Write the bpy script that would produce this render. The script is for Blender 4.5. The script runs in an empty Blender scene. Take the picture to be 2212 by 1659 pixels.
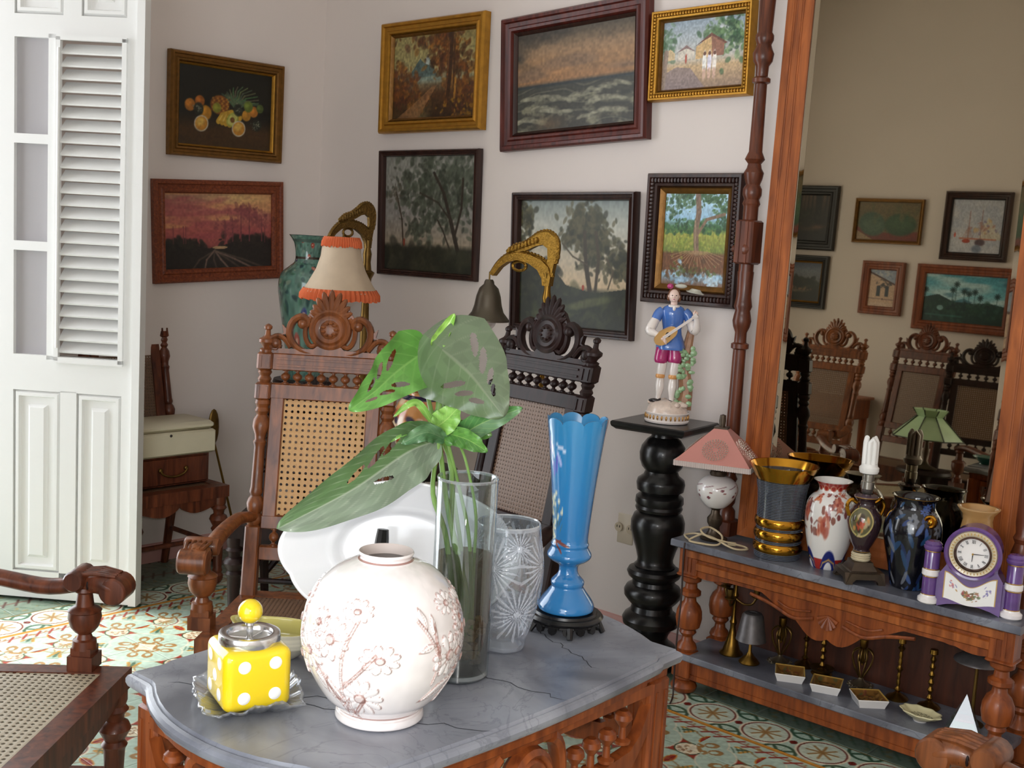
import bpy, bmesh, math, random
import numpy as np
from mathutils import Vector, Matrix, Euler
PI=math.pi
SC=bpy.context.scene
COL=SC.collection
# ---------------------------------------------------------------- camera
CAM=Vector((4.5655,-3.6438,1.535))
YAW,PITCH,ROLL=math.radians(41.622),math.radians(7.096),math.radians(3.269)
FPX=2510.5
def make_camera():
    fw=Vector((-math.sin(YAW)*math.cos(PITCH),math.cos(YAW)*math.cos(PITCH),-math.sin(PITCH)))
    rt=Vector((math.cos(YAW),math.sin(YAW),0)); up=rt.cross(fw)
    r=rt*math.cos(ROLL)+up*math.sin(ROLL); u=-rt*math.sin(ROLL)+up*math.cos(ROLL)
    cd=bpy.data.cameras.new('camera'); cd.sensor_width=36; cd.lens=FPX*36/2212; cd.clip_start=.05
    c=bpy.data.objects.new('camera',cd); COL.objects.link(c)
    c.matrix_world=Matrix(((r.x,u.x,-fw.x,CAM.x),(r.y,u.y,-fw.y,CAM.y),(r.z,u.z,-fw.z,CAM.z),(0,0,0,1)))
    SC.camera=c
make_camera()
# ---------------------------------------------------------------- light
EXPOSURE=0.0
SKY=5.2
FLASH=14.0
SUN=4.0
w=bpy.data.worlds.new('sky'); SC.world=w; w.use_nodes=True
bg=w.node_tree.nodes['Background']; bg.inputs[0].default_value=(.90,.95,1.0,1); bg.inputs[1].default_value=SKY
def portal(loc,rot,sx,sy):
    d=bpy.data.lights.new('daylight_portal','AREA'); d.shape='RECTANGLE'; d.size=sx; d.size_y=sy; d.energy=1
    d.cycles.is_portal=True
    o=bpy.data.objects.new('daylight_portal',d); COL.objects.link(o); o.location=loc; o.rotation_euler=rot
portal((-.16,-2.62,1.5),(0,-PI/2,0),2.9,1.9)      # french door in the left wall
portal((4.2,-4.76,1.55),(PI/2,0,0),2.4,2.4)      # unseen window behind the photographer, added for fill light
sn=bpy.data.lights.new('sun','SUN'); sn.energy=SUN; sn.angle=math.radians(4); sn.color=(1,.96,.9)
so=bpy.data.objects.new('sun',sn); COL.objects.link(so); so.rotation_euler=Vector((.42,.27,-.866)).to_track_quat('-Z','Y').to_euler()
fl=bpy.data.lights.new('camera_flash','AREA'); fl.shape='DISK'; fl.size=.05; fl.energy=FLASH; fl.color=(1,.97,.93)
fo=bpy.data.objects.new('camera_flash',fl); COL.objects.link(fo)
fo.location=CAM+Vector((.0,.0,.065)); fo.rotation_euler=SC.camera.matrix_world.to_euler()
vs=SC.view_settings; vs.view_transform='Standard'; vs.look='None'; vs.gamma=1; vs.use_curve_mapping=False; vs.exposure=EXPOSURE
SC.cycles.max_bounces=10; SC.cycles.transparent_max_bounces=24; SC.cycles.caustics_reflective=False; SC.cycles.caustics_refractive=False
# ---------------------------------------------------------------- colour helpers
def lin(c):
    c=np.asarray(c,float)/255.
    return np.where(c<=.04045,c/12.92,((c+.055)/1.055)**2.4)
def L(r,g=None,b=None):
    if g is None: r,g,b=r
    a=lin((r,g,b)); return (float(a[0]),float(a[1]),float(a[2]),1.)
# ---------------------------------------------------------------- materials
MATS={}
def new_mat(name):
    m=bpy.data.materials.new(name); m.use_nodes=True; nt=m.node_tree
    b=nt.nodes['Principled BSDF']; MATS[name]=m
    return m,nt,b
def node(nt,t,**k):
    n=nt.nodes.new(t)
    for a,v in k.items():
        if a[0]=='i' and a[1:].isdigit(): n.inputs[int(a[1:])].default_value=v
        else: setattr(n,a,v)
    return n
def plain(name,c,rough=.5,metal=0,coat=0,spec=.5,bump=0,bscale=60,var=0,vscale=8):
    if name in MATS: return MATS[name]
    m,nt,b=new_mat(name)
    b.inputs['Base Color'].default_value=L(c); b.inputs['Roughness'].default_value=rough
    b.inputs['Metallic'].default_value=metal; b.inputs['Coat Weight'].default_value=coat
    b.inputs['Specular IOR Level'].default_value=spec; b.inputs['Coat Roughness'].default_value=.08
    tc=node(nt,'ShaderNodeTexCoord')
    if var:
        n=node(nt,'ShaderNodeTexNoise'); n.inputs['Scale'].default_value=vscale; n.inputs['Detail'].default_value=5
        nt.links.new(tc.outputs['Object'],n.inputs['Vector'])
        mx=node(nt,'ShaderNodeMix',data_type='RGBA'); c=np.asarray(c,float)
        mx.inputs[6].default_value=L(np.clip(c*(1-var),0,255)); mx.inputs[7].default_value=L(np.clip(c*(1+var),0,255))
        nt.links.new(n.outputs[0],mx.inputs[0]); nt.links.new(mx.outputs[2],b.inputs['Base Color'])
    if bump:
        n=node(nt,'ShaderNodeTexNoise'); n.inputs['Scale'].default_value=bscale; n.inputs['Detail'].default_value=4
        nt.links.new(tc.outputs['Object'],n.inputs['Vector'])
        bp=node(nt,'ShaderNodeBump'); bp.inputs['Strength'].default_value=bump; bp.inputs['Distance'].default_value=.004
        nt.links.new(n.outputs[0],bp.inputs['Height']); nt.links.new(bp.outputs[0],b.inputs['Normal'])
    return m
def wood(name,dark,light,rough=.32,sc=(28,28,3),coat=.35,spec=.38):
    if name in MATS: return MATS[name]
    m,nt,b=new_mat(name)
    tc=node(nt,'ShaderNodeTexCoord'); mp=node(nt,'ShaderNodeMapping'); mp.inputs['Scale'].default_value=sc
    nt.links.new(tc.outputs['Object'],mp.inputs[0])
    n=node(nt,'ShaderNodeTexNoise'); n.inputs['Scale'].default_value=1.6; n.inputs['Detail'].default_value=7; n.inputs['Distortion'].default_value=.6
    nt.links.new(mp.outputs[0],n.inputs['Vector'])
    r=node(nt,'ShaderNodeValToRGB'); e=r.color_ramp.elements
    e[0].position=.32; e[0].color=L(dark); e[1].position=.72; e[1].color=L(light)
    nt.links.new(n.outputs[0],r.inputs[0]); nt.links.new(r.outputs[0],b.inputs['Base Color'])
    b.inputs['Roughness'].default_value=rough+.06; b.inputs['Coat Weight'].default_value=coat*.4; b.inputs['Coat Roughness'].default_value=.12; b.inputs['Specular IOR Level'].default_value=spec
    bp=node(nt,'ShaderNodeBump'); bp.inputs['Strength'].default_value=.12; bp.inputs['Distance'].default_value=.002
    nt.links.new(n.outputs[0],bp.inputs['Height']); nt.links.new(bp.outputs[0],b.inputs['Normal'])
    return m
def marble(name,base,vein,light):
    m,nt,b=new_mat(name)
    tc=node(nt,'ShaderNodeTexCoord'); n=node(nt,'ShaderNodeTexNoise'); n.inputs['Scale'].default_value=3.5; n.inputs['Detail'].default_value=8; n.inputs['Distortion'].default_value=1.2
    nt.links.new(tc.outputs['Object'],n.inputs['Vector'])
    r=node(nt,'ShaderNodeValToRGB'); e=r.color_ramp.elements; e[0].position=.3; e[0].color=L(vein); e[1].position=.75; e[1].color=L(light)
    k=r.color_ramp.elements.new(.52); k.color=L(base)
    nt.links.new(n.outputs[0],r.inputs[0])
    # fine pale veins
    n2=node(nt,'ShaderNodeTexNoise'); n2.inputs['Scale'].default_value=5.; n2.inputs['Detail'].default_value=10; n2.inputs['Distortion'].default_value=2.5
    nt.links.new(tc.outputs['Object'],n2.inputs['Vector'])
    r2=node(nt,'ShaderNodeValToRGB'); e=r2.color_ramp.elements; e[0].position=.485; e[0].color=(0,0,0,1); e[1].position=.515; e[1].color=(0,0,0,1)
    k=r2.color_ramp.elements.new(.5); k.color=(.5,.5,.5,1)
    nt.links.new(n2.outputs[0],r2.inputs[0])
    mx=node(nt,'ShaderNodeMix',data_type='RGBA'); mx.inputs[7].default_value=L(vein)
    nt.links.new(r2.outputs[0],mx.inputs[0]); nt.links.new(r.outputs[0],mx.inputs[6])
    nt.links.new(mx.outputs[2],b.inputs['Base Color']); b.inputs['Roughness'].default_value=.28
    return m
def painted(name,rough=.35,coat=0,metal=0,bump=0,bscale=300,spec=.5):
    """reads the colour laid on the mesh's own points"""
    if name in MATS: return MATS[name]
    m,nt,b=new_mat(name)
    a=node(nt,'ShaderNodeAttribute',attribute_name='Col'); nt.links.new(a.outputs['Color'],b.inputs['Base Color'])
    b.inputs['Roughness'].default_value=rough; b.inputs['Coat Weight'].default_value=coat; b.inputs['Coat Roughness'].default_value=.05; b.inputs['Metallic'].default_value=metal
    b.inputs['Specular IOR Level'].default_value=spec
    if bump:
        tc=node(nt,'ShaderNodeTexCoord'); n=node(nt,'ShaderNodeTexNoise'); n.inputs['Scale'].default_value=bscale
        nt.links.new(tc.outputs['Object'],n.inputs['Vector'])
        bp=node(nt,'ShaderNodeBump'); bp.inputs['Strength'].default_value=bump; bp.inputs['Distance'].default_value=.002
        nt.links.new(n.outputs[0],bp.inputs['Height']); nt.links.new(bp.outputs[0],b.inputs['Normal'])
    return m
def thin_glass(name,tint=(250,252,252),refl=.12,rough=.02,body=0,bodycol=(235,240,245),edge=.55):
    """thin blown glass: mostly clear, sheen growing toward grazing angles"""
    m,nt,b=new_mat(name); nt.nodes.remove(b); out=nt.nodes['Material Output']
    tr=node(nt,'ShaderNodeBsdfTransparent'); tr.inputs[0].default_value=L(tint)
    gl=node(nt,'ShaderNodeBsdfGlossy'); gl.inputs['Roughness'].default_value=rough
    lw=node(nt,'ShaderNodeLayerWeight'); lw.inputs[0].default_value=.35
    ma=node(nt,'ShaderNodeMath',operation='MULTIPLY_ADD'); ma.inputs[1].default_value=edge; ma.inputs[2].default_value=refl*.4
    nt.links.new(lw.outputs['Facing'],ma.inputs[0])
    mx=node(nt,'ShaderNodeMixShader'); nt.links.new(ma.outputs[0],mx.inputs[0]); nt.links.new(tr.outputs[0],mx.inputs[1]); nt.links.new(gl.outputs[0],mx.inputs[2])
    last=mx
    if body:
        df=node(nt,'ShaderNodeBsdfDiffuse'); df.inputs[0].default_value=L(bodycol)
        m2=node(nt,'ShaderNodeMixShader'); m2.inputs[0].default_value=body
        nt.links.new(mx.outputs[0],m2.inputs[1]); nt.links.new(df.outputs[0],m2.inputs[2]); last=m2
    nt.links.new(last.outputs[0],out.inputs[0]); return m
def cut_glass(name):
    """clear crystal whose cuts are stored on the mesh (Col red = how frosted)"""
    m,nt,b=new_mat(name); nt.nodes.remove(b); out=nt.nodes['Material Output']
    tr=node(nt,'ShaderNodeBsdfTransparent'); tr.inputs[0].default_value=L(242,244,248)
    gl=node(nt,'ShaderNodeBsdfGlossy'); gl.inputs['Roughness'].default_value=.06
    df=node(nt,'ShaderNodeBsdfDiffuse'); df.inputs[0].default_value=L(228,234,245)
    lw=node(nt,'ShaderNodeLayerWeight'); lw.inputs[0].default_value=.4
    ma=node(nt,'ShaderNodeMath',operation='MULTIPLY_ADD'); ma.inputs[1].default_value=.6; ma.inputs[2].default_value=.08
    nt.links.new(lw.outputs['Facing'],ma.inputs[0])
    mx=node(nt,'ShaderNodeMixShader'); nt.links.new(ma.outputs[0],mx.inputs[0]); nt.links.new(tr.outputs[0],mx.inputs[1]); nt.links.new(gl.outputs[0],mx.inputs[2])
    a=node(nt,'ShaderNodeAttribute',attribute_name='Col')
    m2=node(nt,'ShaderNodeMixShader'); nt.links.new(a.outputs['Color'],m2.inputs[0]); nt.links.new(mx.outputs[0],m2.inputs[1]); nt.links.new(df.outputs[0],m2.inputs[2])
    nt.links.new(m2.outputs[0],out.inputs[0]); return m
def cane(name,c1,c2,pitch=.0125,hole=.27):
    m,nt,b=new_mat(name); out=nt.nodes['Material Output']
    tc=node(nt,'ShaderNodeTexCoord'); mp=node(nt,'ShaderNodeMapping'); mp.inputs['Scale'].default_value=(1/pitch,1/pitch,1)
    nt.links.new(tc.outputs['UV'],mp.inputs[0])
    fr=node(nt,'ShaderNodeVectorMath',operation='FRACTION'); nt.links.new(mp.outputs[0],fr.inputs[0])
    sb=node(nt,'ShaderNodeVectorMath',operation='SUBTRACT'); sb.inputs[1].default_value=(.5,.5,0); nt.links.new(fr.outputs[0],sb.inputs[0])
    ln=node(nt,'ShaderNodeVectorMath',operation='LENGTH'); nt.links.new(sb.outputs[0],ln.inputs[0])
    lt=node(nt,'ShaderNodeMath',operation='LESS_THAN'); lt.inputs[1].default_value=hole; nt.links.new(ln.outputs['Value'],lt.inputs[0])
    n=node(nt,'ShaderNodeTexNoise'); n.inputs['Scale'].default_value=1.3; nt.links.new(mp.outputs[0],n.inputs['Vector'])
    mx=node(nt,'ShaderNodeMix',data_type='RGBA'); mx.inputs[6].default_value=L(c1); mx.inputs[7].default_value=L(c2)
    nt.links.new(n.outputs[0],mx.inputs[0]); nt.links.new(mx.outputs[2],b.inputs['Base Color']); b.inputs['Roughness'].default_value=.45
    bp=node(nt,'ShaderNodeBump'); bp.inputs['Strength'].default_value=.5; bp.inputs['Distance'].default_value=.002
    nt.links.new(ln.outputs['Value'],bp.inputs['Height']); nt.links.new(bp.outputs[0],b.inputs['Normal'])
    tr=node(nt,'ShaderNodeBsdfTransparent'); m2=node(nt,'ShaderNodeMixShader')
    nt.links.new(lt.outputs[0],m2.inputs[0]); nt.links.new(b.outputs[0],m2.inputs[1]); nt.links.new(tr.outputs[0],m2.inputs[2]); nt.links.new(m2.outputs[0],out.inputs[0])
    return m
# ---------------------------------------------------------------- mesh builder
def T(x=0,y=0,z=0): return Matrix.Translation((x,y,z))
def RX(a): return Matrix.Rotation(a,4,'X')
def RY(a): return Matrix.Rotation(a,4,'Y')
def RZ(a): return Matrix.Rotation(a,4,'Z')
def S(x,y,z): return Matrix.Diagonal((x,y,z,1))
class MB:
    def __init__(s): s.v=[]; s.f=[]
    def add(s,vs,fs,M=None):
        k=len(s.v)
        if M is not None: vs=[tuple(M@Vector(p)) for p in vs]
        s.v.extend([tuple(p) for p in vs]); s.f.extend([tuple(i+k for i in f) for f in fs]); return s
    def box(s,c,d,M=None):
        x,y,z=[a/2 for a in d]
        vs=[(c[0]+i*x,c[1]+j*y,c[2]+k*z) for i in(-1,1) for j in(-1,1) for k in(-1,1)]
        return s.add(vs,[(0,1,3,2),(4,6,7,5),(0,4,5,1),(2,3,7,6),(0,2,6,4),(1,5,7,3)],M)
    def bbox(s,c,d,b=.006,M=None):
        "box with chamfered edges along its local z and softened top/bottom"
        x,y,z=[a/2 for a in d]; vs=[];fs=[]
        for k,(zz,q) in enumerate(((-z,b),(-z+b,0),(z-b,0),(z,b))):
            X,Y=x-q,y-q; e=b
            vs+=[(c[0]+px,c[1]+py,c[2]+zz) for px,py in((X-e,-Y),(X,-Y+e),(X,Y-e),(X-e,Y),(-X+e,Y),(-X,Y-e),(-X,-Y+e),(-X+e,-Y))]
        for k in range(3):
            for i in range(8): j=(i+1)%8; fs.append((k*8+i,k*8+j,k*8+8+j,k*8+8+i))
        fs.append(tuple(range(7,-1,-1))); fs.append(tuple(range(24,32)))
        return s.add(vs,fs,M)
    def lathe(s,prof,seg=20,M=None,cap=True):
        vs=[];fs=[];n=len(prof)
        for r,z in prof:
            r=max(r,1e-4)
            vs+=[(r*math.cos(2*PI*i/seg),r*math.sin(2*PI*i/seg),z) for i in range(seg)]
        for k in range(n-1):
            for i in range(seg):
                j=(i+1)%seg; fs.append((k*seg+i,k*seg+j,(k+1)*seg+j,(k+1)*seg+i))
        if cap: fs.append(tuple(range(seg-1,-1,-1))); fs.append(tuple((n-1)*seg+i for i in range(seg)))
        return s.add(vs,fs,M)
    def ell(s,c,r,M=None,seg=14,rings=8):
        if not hasattr(r,'__len__'): r=(r,r,r)
        pr=[(math.sin(PI*k/rings),-math.cos(PI*k/rings)) for k in range(rings+1)]
        MM=T(*c)@S(*r)
        return s.lathe(pr,seg,MM if M is None else M@MM,False)
    def tube(s,pts,r,seg=8,flat=1.,M=None,up=(0,0,1),cap=True):
        pts=[Vector(p) for p in pts]; n=len(pts)
        if not hasattr(r,'__len__'): r=[r]*n
        elif len(r)!=n: r=[float(q) for q in np.interp(np.linspace(0,1,n),np.linspace(0,1,len(r)),r)]
        vs=[];fs=[]; u=None
        for k in range(n):
            t=(pts[min(k+1,n-1)]-pts[max(k-1,0)]).normalized()
            if u is None:
                a=Vector(up)
                if abs(a.dot(t))>.95: a=Vector((1,0,0))
                u=(a-t*a.dot(t)).normalized()
            else: u=(u-t*u.dot(t)).normalized()
            w=t.cross(u)
            for i in range(seg):
                a=2*PI*i/seg; vs.append(tuple(pts[k]+u*(math.sin(a)*r[k]*flat)+w*(math.cos(a)*r[k])))
        for k in range(n-1):
            for i in range(seg): j=(i+1)%seg; fs.append((k*seg+i,k*seg+j,(k+1)*seg+j,(k+1)*seg+i))
        if cap: fs.append(tuple(range(seg-1,-1,-1))); fs.append(tuple((n-1)*seg+i for i in range(seg)))
        return s.add(vs,fs,M)
    def prism(s,poly,y0,y1,M=None):
        "polygon in xz, extruded along y"
        n=len(poly); vs=[(x,y0,z) for x,z in poly]+[(x,y1,z) for x,z in poly]
        fs=[tuple(range(n)),tuple(range(2*n-1,n-1,-1))]+[(i,i+n,(i+1)%n+n,(i+1)%n) for i in range(n)]
        return s.add(vs,fs,M)
    def slab(s,poly,z0,z1,edge=None,M=None):
        "polygon in xy lifted from z0 to z1; edge = list of (inset, z) steps"
        P=[Vector((x,y)) for x,y in poly]; n=len(P)
        c=sum(P,Vector((0,0)))/n
        nor=[]
        for i in range(n):
            d=(P[(i+1)%n]-P[i-1]).normalized(); nor.append(Vector((d.y,-d.x)))
        lv=edge or [(0,z0),(0,z1)]; vs=[];fs=[]
        for q,zz in lv: vs+=[(P[i].x-nor[i].x*q,P[i].y-nor[i].y*q,zz) for i in range(n)]
        for k in range(len(lv)-1):
            for i in range(n): j=(i+1)%n; fs.append((k*n+i,k*n+j,(k+1)*n+j,(k+1)*n+i))
        k=len(vs); m=(len(lv)-1)*n; vs+=[(c.x,c.y,lv[0][1]),(c.x,c.y,lv[-1][1])]
        for i in range(n): j=(i+1)%n; fs+=[(j,i,k),(m+i,m+j,k+1)]
        return s.add(vs,fs,M)
    def mesh(s,name,angle=38,uv=None):
        me=bpy.data.meshes.new(name); me.from_pydata(s.v,[],s.f); me.validate()
        bm=bmesh.new(); bm.from_mesh(me); bmesh.ops.recalc_face_normals(bm,faces=bm.faces); bm.to_mesh(me); bm.free()
        me.polygons.foreach_set('use_smooth',[True]*len(me.polygons)); me.set_sharp_from_angle(angle=math.radians(angle))
        if uv:
            l=me.uv_layers.new(name='UVMap'); co=me.vertices
            for lp in me.loops:
                p=co[lp.vertex_index].co; l.data[lp.index].uv=(p[uv[0]],p[uv[1]])
        return me
    def build(s,name,mat,parent=None,angle=38,uv=None,M=None):
        me=s.mesh(name,angle,uv); me.materials.append(mat)
        return link(name,me,parent,M)
def link(name,me,parent=None,M=None):
    o=bpy.data.objects.new(name,me); COL.objects.link(o)
    if parent is not None: o.parent=parent
    if M is not None: o.matrix_local=M
    return o
def tag(o,label,cat,group=None):
    o['label']=label; o['category']=cat
    if group: o['group']=group
    return o
def thing(name,label,cat,loc=(0,0,0),rz=0,group=None,rot=None):
    o=bpy.data.objects.new(name,None); COL.objects.link(o); o.location=loc; o.empty_display_size=.05
    o.rotation_euler=rot if rot else (0,0,rz)
    return tag(o,label,cat,group)
def struct(o): o['kind']='structure'; return o
def col_attr(me,cols):
    a=me.color_attributes.new(name='Col',type='FLOAT_COLOR',domain='POINT')
    c=np.ones((len(cols),4),np.float32); c[:,:3]=cols; a.data.foreach_set('color',c.ravel())
def grid_mesh(name,P,img,mat,closed=False,angle=60,keep=None):
    """P: (nv,nu,3) points, img: (nv,nu,3) sRGB colours"""
    nv,nu=P.shape[:2]; idx=np.arange(nv*nu).reshape(nv,nu)
    if closed:
        a=idx[:-1]; b=np.roll(idx,-1,1)[:-1]; c=np.roll(idx,-1,1)[1:]; d=idx[1:]
    else:
        a=idx[:-1,:-1]; b=idx[:-1,1:]; c=idx[1:,1:]; d=idx[1:,:-1]
    F=np.stack([a,b,c,d],-1)
    F=F[keep] if keep is not None else F.reshape(-1,4)
    me=bpy.data.meshes.new(name)
    me.vertices.add(nv*nu); me.vertices.foreach_set('co',np.ascontiguousarray(P,np.float32).ravel())
    n=len(F); me.loops.add(n*4); me.loops.foreach_set('vertex_index',F.ravel().astype(np.int32))
    me.polygons.add(n); me.polygons.foreach_set('loop_start',np.arange(0,n*4,4,dtype=np.int32)); me.polygons.foreach_set('loop_total',np.full(n,4,np.int32))
    me.update(); me.validate()
    me.polygons.foreach_set('use_smooth',[True]*n)
    col_attr(me,lin(np.clip(img,0,255)).reshape(-1,3)); me.materials.append(mat)
    return me
def spline(pts,n):
    "smooth curve through points (any dimension), n samples"
    P=np.array(pts,float); m=len(P); t=np.linspace(0,m-1,n); out=[]
    for x in t:
        i=min(int(x),m-2); f=x-i
        p0,p1,p2,p3=P[max(i-1,0)],P[i],P[i+1],P[min(i+2,m-1)]
        out.append(.5*((2*p1)+(-p0+p2)*f+(2*p0-5*p1+4*p2-p3)*f*f+(-p0+3*p1-3*p2+p3)*f**3))
    return np.array(out)
def lathe_img(name,prof,img,mat,parent=None,az0=0.,disp=None):
    """revolve prof [(r,z)..] with one ring per image row; columns go round"""
    nv,nu=img.shape[:2]; pr=spline(prof,nv) if len(prof)!=nv else np.array(prof)
    a=az0+np.linspace(0,2*PI,nu,endpoint=False); r=pr[:,0][:,None]+(disp if disp is not None else 0)
    P=np.stack([r*np.cos(a)[None],r*np.sin(a)[None],np.repeat(pr[:,1][:,None],nu,1)],-1)
    return link(name,grid_mesh(name,P,img,mat,closed=True),parent)
# ---------------------------------------------------------------- drawing on point grids (paintings, glazes, tiles)
class Im:
    def __init__(s,w,h,c,asp=1.):
        s.w,s.h,s.asp=w,h,asp; s.a=np.empty((h,w,3)); s.a[:]=c
        s.x,s.y=np.meshgrid((np.arange(w)+.5)/w,(np.arange(h)+.5)/h)
    def mix(s,m,c):
        m=np.clip(m,0,1)[...,None]; s.a=s.a*(1-m)+np.asarray(c,float)*m
    def grad(s,stops):
        ys=[p for p,_ in stops]; cs=np.array([c for _,c in stops],float)
        s.a=np.stack([np.interp(s.y,ys,cs[:,k]) for k in range(3)],-1)
    def ell(s,cx,cy,rx,ry,c,rot=0,soft=.15,al=1.):
        R=max(rx,ry)*1.3
        x0,x1=int(max((cx-R)*s.w,0)),int(min((cx+R)*s.w+2,s.w)); y0,y1=int(max((cy-R*s.asp)*s.h,0)),int(min((cy+R*s.asp)*s.h+2,s.h))
        if x0>=x1 or y0>=y1: return
        X=s.x[y0:y1,x0:x1]-cx; Y=(s.y[y0:y1,x0:x1]-cy)/s.asp
        ca,sa=math.cos(rot),math.sin(rot); u=(X*ca+Y*sa)/rx; v=(-X*sa+Y*ca)/(ry)
        m=np.clip((1-np.sqrt(u*u+v*v))/soft+.5,0,1)[...,None]*al
        s.a[y0:y1,x0:x1]=s.a[y0:y1,x0:x1]*(1-m)+np.asarray(c,float)*m
    def line(s,pts,wd,c,al=1.,w1=None):
        n=len(pts)-1
        for i in range(n):
            (ax,ay),(bx,by)=pts[i],pts[i+1]
            k=wd if w1 is None else wd+(w1-wd)*i/max(n,1)
            p=k*2+.01
            x0,x1=int(max((min(ax,bx)-p)*s.w,0)),int(min((max(ax,bx)+p)*s.w+2,s.w)); y0,y1=int(max((min(ay,by)-p*s.asp)*s.h,0)),int(min((max(ay,by)+p*s.asp)*s.h+2,s.h))
            if x0>=x1 or y0>=y1: continue
            X=s.x[y0:y1,x0:x1]; Y=s.y[y0:y1,x0:x1]/s.asp; A,B=ay/s.asp,by/s.asp
            dx,dy=bx-ax,B-A; q=dx*dx+dy*dy+1e-12; t=np.clip(((X-ax)*dx+(Y-A)*dy)/q,0,1)
            d=np.hypot(X-ax-t*dx,Y-A-t*dy); m=(np.clip((k-d)/(1.2/s.w)+.5,0,1)*al)[...,None]
            s.a[y0:y1,x0:x1]=s.a[y0:y1,x0:x1]*(1-m)+np.asarray(c,float)*m
    def poly(s,pts,c,al=1.):
        m=np.zeros((s.h,s.w),bool); n=len(pts)
        for i in range(n):
            (ax,ay),(bx,by)=pts[i],pts[(i+1)%n]
            if ay==by: continue
            m^=((ay>s.y)!=(by>s.y))&(s.x<(bx-ax)*(s.y-ay)/(by-ay)+ax)
        s.mix(m*al,c)
    def noise(s,nx,ny,seed):
        r=np.random.RandomState(seed).rand(ny+2,nx+2)
        X=s.x*nx; Y=s.y*ny; i=X.astype(int); j=Y.astype(int); f=X-i; g=Y-j; f=f*f*(3-2*f); g=g*g*(3-2*g)
        return (r[j,i]*(1-f)+r[j,i+1]*f)*(1-g)+(r[j+1,i]*(1-f)+r[j+1,i+1]*f)*g
    def fbm(s,nx,ny,seed,o=4):
        return sum(s.noise(nx*2**k,ny*2**k,seed+k)/2**k for k in range(o))/sum(1/2**k for k in range(o))
    def grain(s,amt,seed,nx=60,ny=40): s.a=s.a*(1+amt*(s.noise(nx,ny,seed)-.5)[...,None]*2)
    def leaves(s,cx,cy,sx,sy,n,size,cols,seed,al=.8):
        r=np.random.RandomState(seed)
        for _ in range(n):
            x,y=cx+r.randn()*sx,cy+r.randn()*sy; k=size*(.5+r.rand())
            s.ell(x,y,k,k*(.4+.4*r.rand()),cols[r.randint(len(cols))],r.rand()*3,.5,al)
    def branch(s,x,y,ang,ln,wd,c,dep,seed,spread=.5):
        r=np.random.RandomState(seed)
        x2,y2=x+math.cos(ang)*ln,y+math.sin(ang)*ln*s.asp
        s.line([(x,y),(x2,y2)],wd,c)
        if dep>0:
            for k in range(2): s.branch(x2,y2,ang+spread*(k*2-1)*(.5+r.rand()*.7),ln*(.65+.2*r.rand()),wd*.65,c,dep-1,seed*3+k+1,spread)
def pic(w,h,c=(90,80,70),n=170):
    return Im(n,max(40,int(n*h/w)),c,w/h)
# ---- the pictures
def pic_forest(w,h):
    m=pic(w,h); m.grad([(0,(60,38,18)),(.3,(95,60,30)),(.45,(150,140,110)),(.7,(185,170,110)),(1,(170,150,90))])
    m.mix((m.fbm(3,3,1)-.35)*1.2,(205,195,130))
    m.poly([(.18,.48),(.33,.72),(.38,.66),(.42,.76),(.55,.5)],(95,115,110)); m.poly([(.38,.66),(.42,.76),(.47,.62)],(190,200,190))
    m.mix(np.clip(1-abs(m.y-.47)/.07,0,1)*(m.x<.6)*.8,(150,175,165))
    for k,(cx,cy,sx,sy,n) in enumerate([(.08,.45,.1,.12,90),(.65,.75,.13,.13,170),(.9,.4,.1,.18,120),(.55,.93,.2,.06,80),(.2,.25,.15,.07,70)]):
        m.leaves(cx,cy,sx,sy,n,.03,[(110,60,20),(140,80,25),(80,45,15),(165,105,35),(95,50,30)],5+k,.6)
    m.line([(.66,.1),(.69,.5),(.7,.97)],.03,(75,45,22)); m.line([(.64,.12),(.67,.5),(.68,.9)],.008,(150,95,45),.7); m.line([(.75,.2),(.74,.9)],.012,(90,55,25))
    m.line([(.76,.2),(.765,.45)],.012,(200,140,50),.8)
    m.poly([(.05,0),(.33,0),(.5,.3),(.55,.38),(.5,.38),(.3,.2)],(170,120,75),.75)
    m.leaves(.85,.12,.12,.08,80,.02,[(60,35,12),(180,130,30),(110,60,20)],40,.6); m.grain(.2,9); return m.a*.8
def pic_sea(w,h):
    m=pic(w,h,n=210); m.grad([(0,(62,58,46)),(.45,(70,70,60)),(.5,(176,128,84)),(.62,(200,148,98)),(.78,(176,140,104)),(1,(96,86,70))])
    c=m.fbm(3,4,11,5); m.mix(np.clip((c-.38)*4,0,1)*np.clip((m.y-.52)/.22,0,1)*np.clip(1.3-m.x*.7,0,1),(78,70,60))
    m.mix(np.clip((m.noise(2,9,15)-.55)*3,0,.6)*(m.y>.5)*(m.y<.75),(130,105,85))
    sl=.06*(m.x-.5)
    wv=np.sin((m.y-sl)*60+m.noise(5,6,20)*9+m.x*3); sea=(m.y<.47)
    m.mix(sea*np.clip(wv*.5+.3,0,1)*.8,(48,50,46)); m.mix(sea*np.clip((wv-.55)*2,0,1)*.5,(150,145,115))
    m.mix(np.clip(1-abs(m.y-.455)/.022,0,1),(42,50,54)); m.mix(np.clip((m.fbm(9,9,25)-.52)*6,0,1)*(m.y<.33)*.7,(165,160,130))
    r=np.random.RandomState(4)
    for x0,y0,l in((.5,.36,.45),(.05,.31,.45),(.12,.2,.35),(.62,.24,.3),(.55,.12,.35),(0,.1,.25)):
        for t in np.linspace(0,1,26): m.ell(x0+l*t,y0+.03*math.sin(t*4+x0*9)+r.randn()*.012,.02+.02*r.rand(),.008+.006*r.rand(),(176,172,146) if r.rand()>.35 else (120,116,96),.25*math.cos(t*4),.7,.55)
    m.mix(np.clip(1-np.hypot((m.x-.3)/.18,(m.y-.06)/.12),0,1)*.8,(112,88,58)); m.grain(.12,31); return m.a*.85
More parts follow.
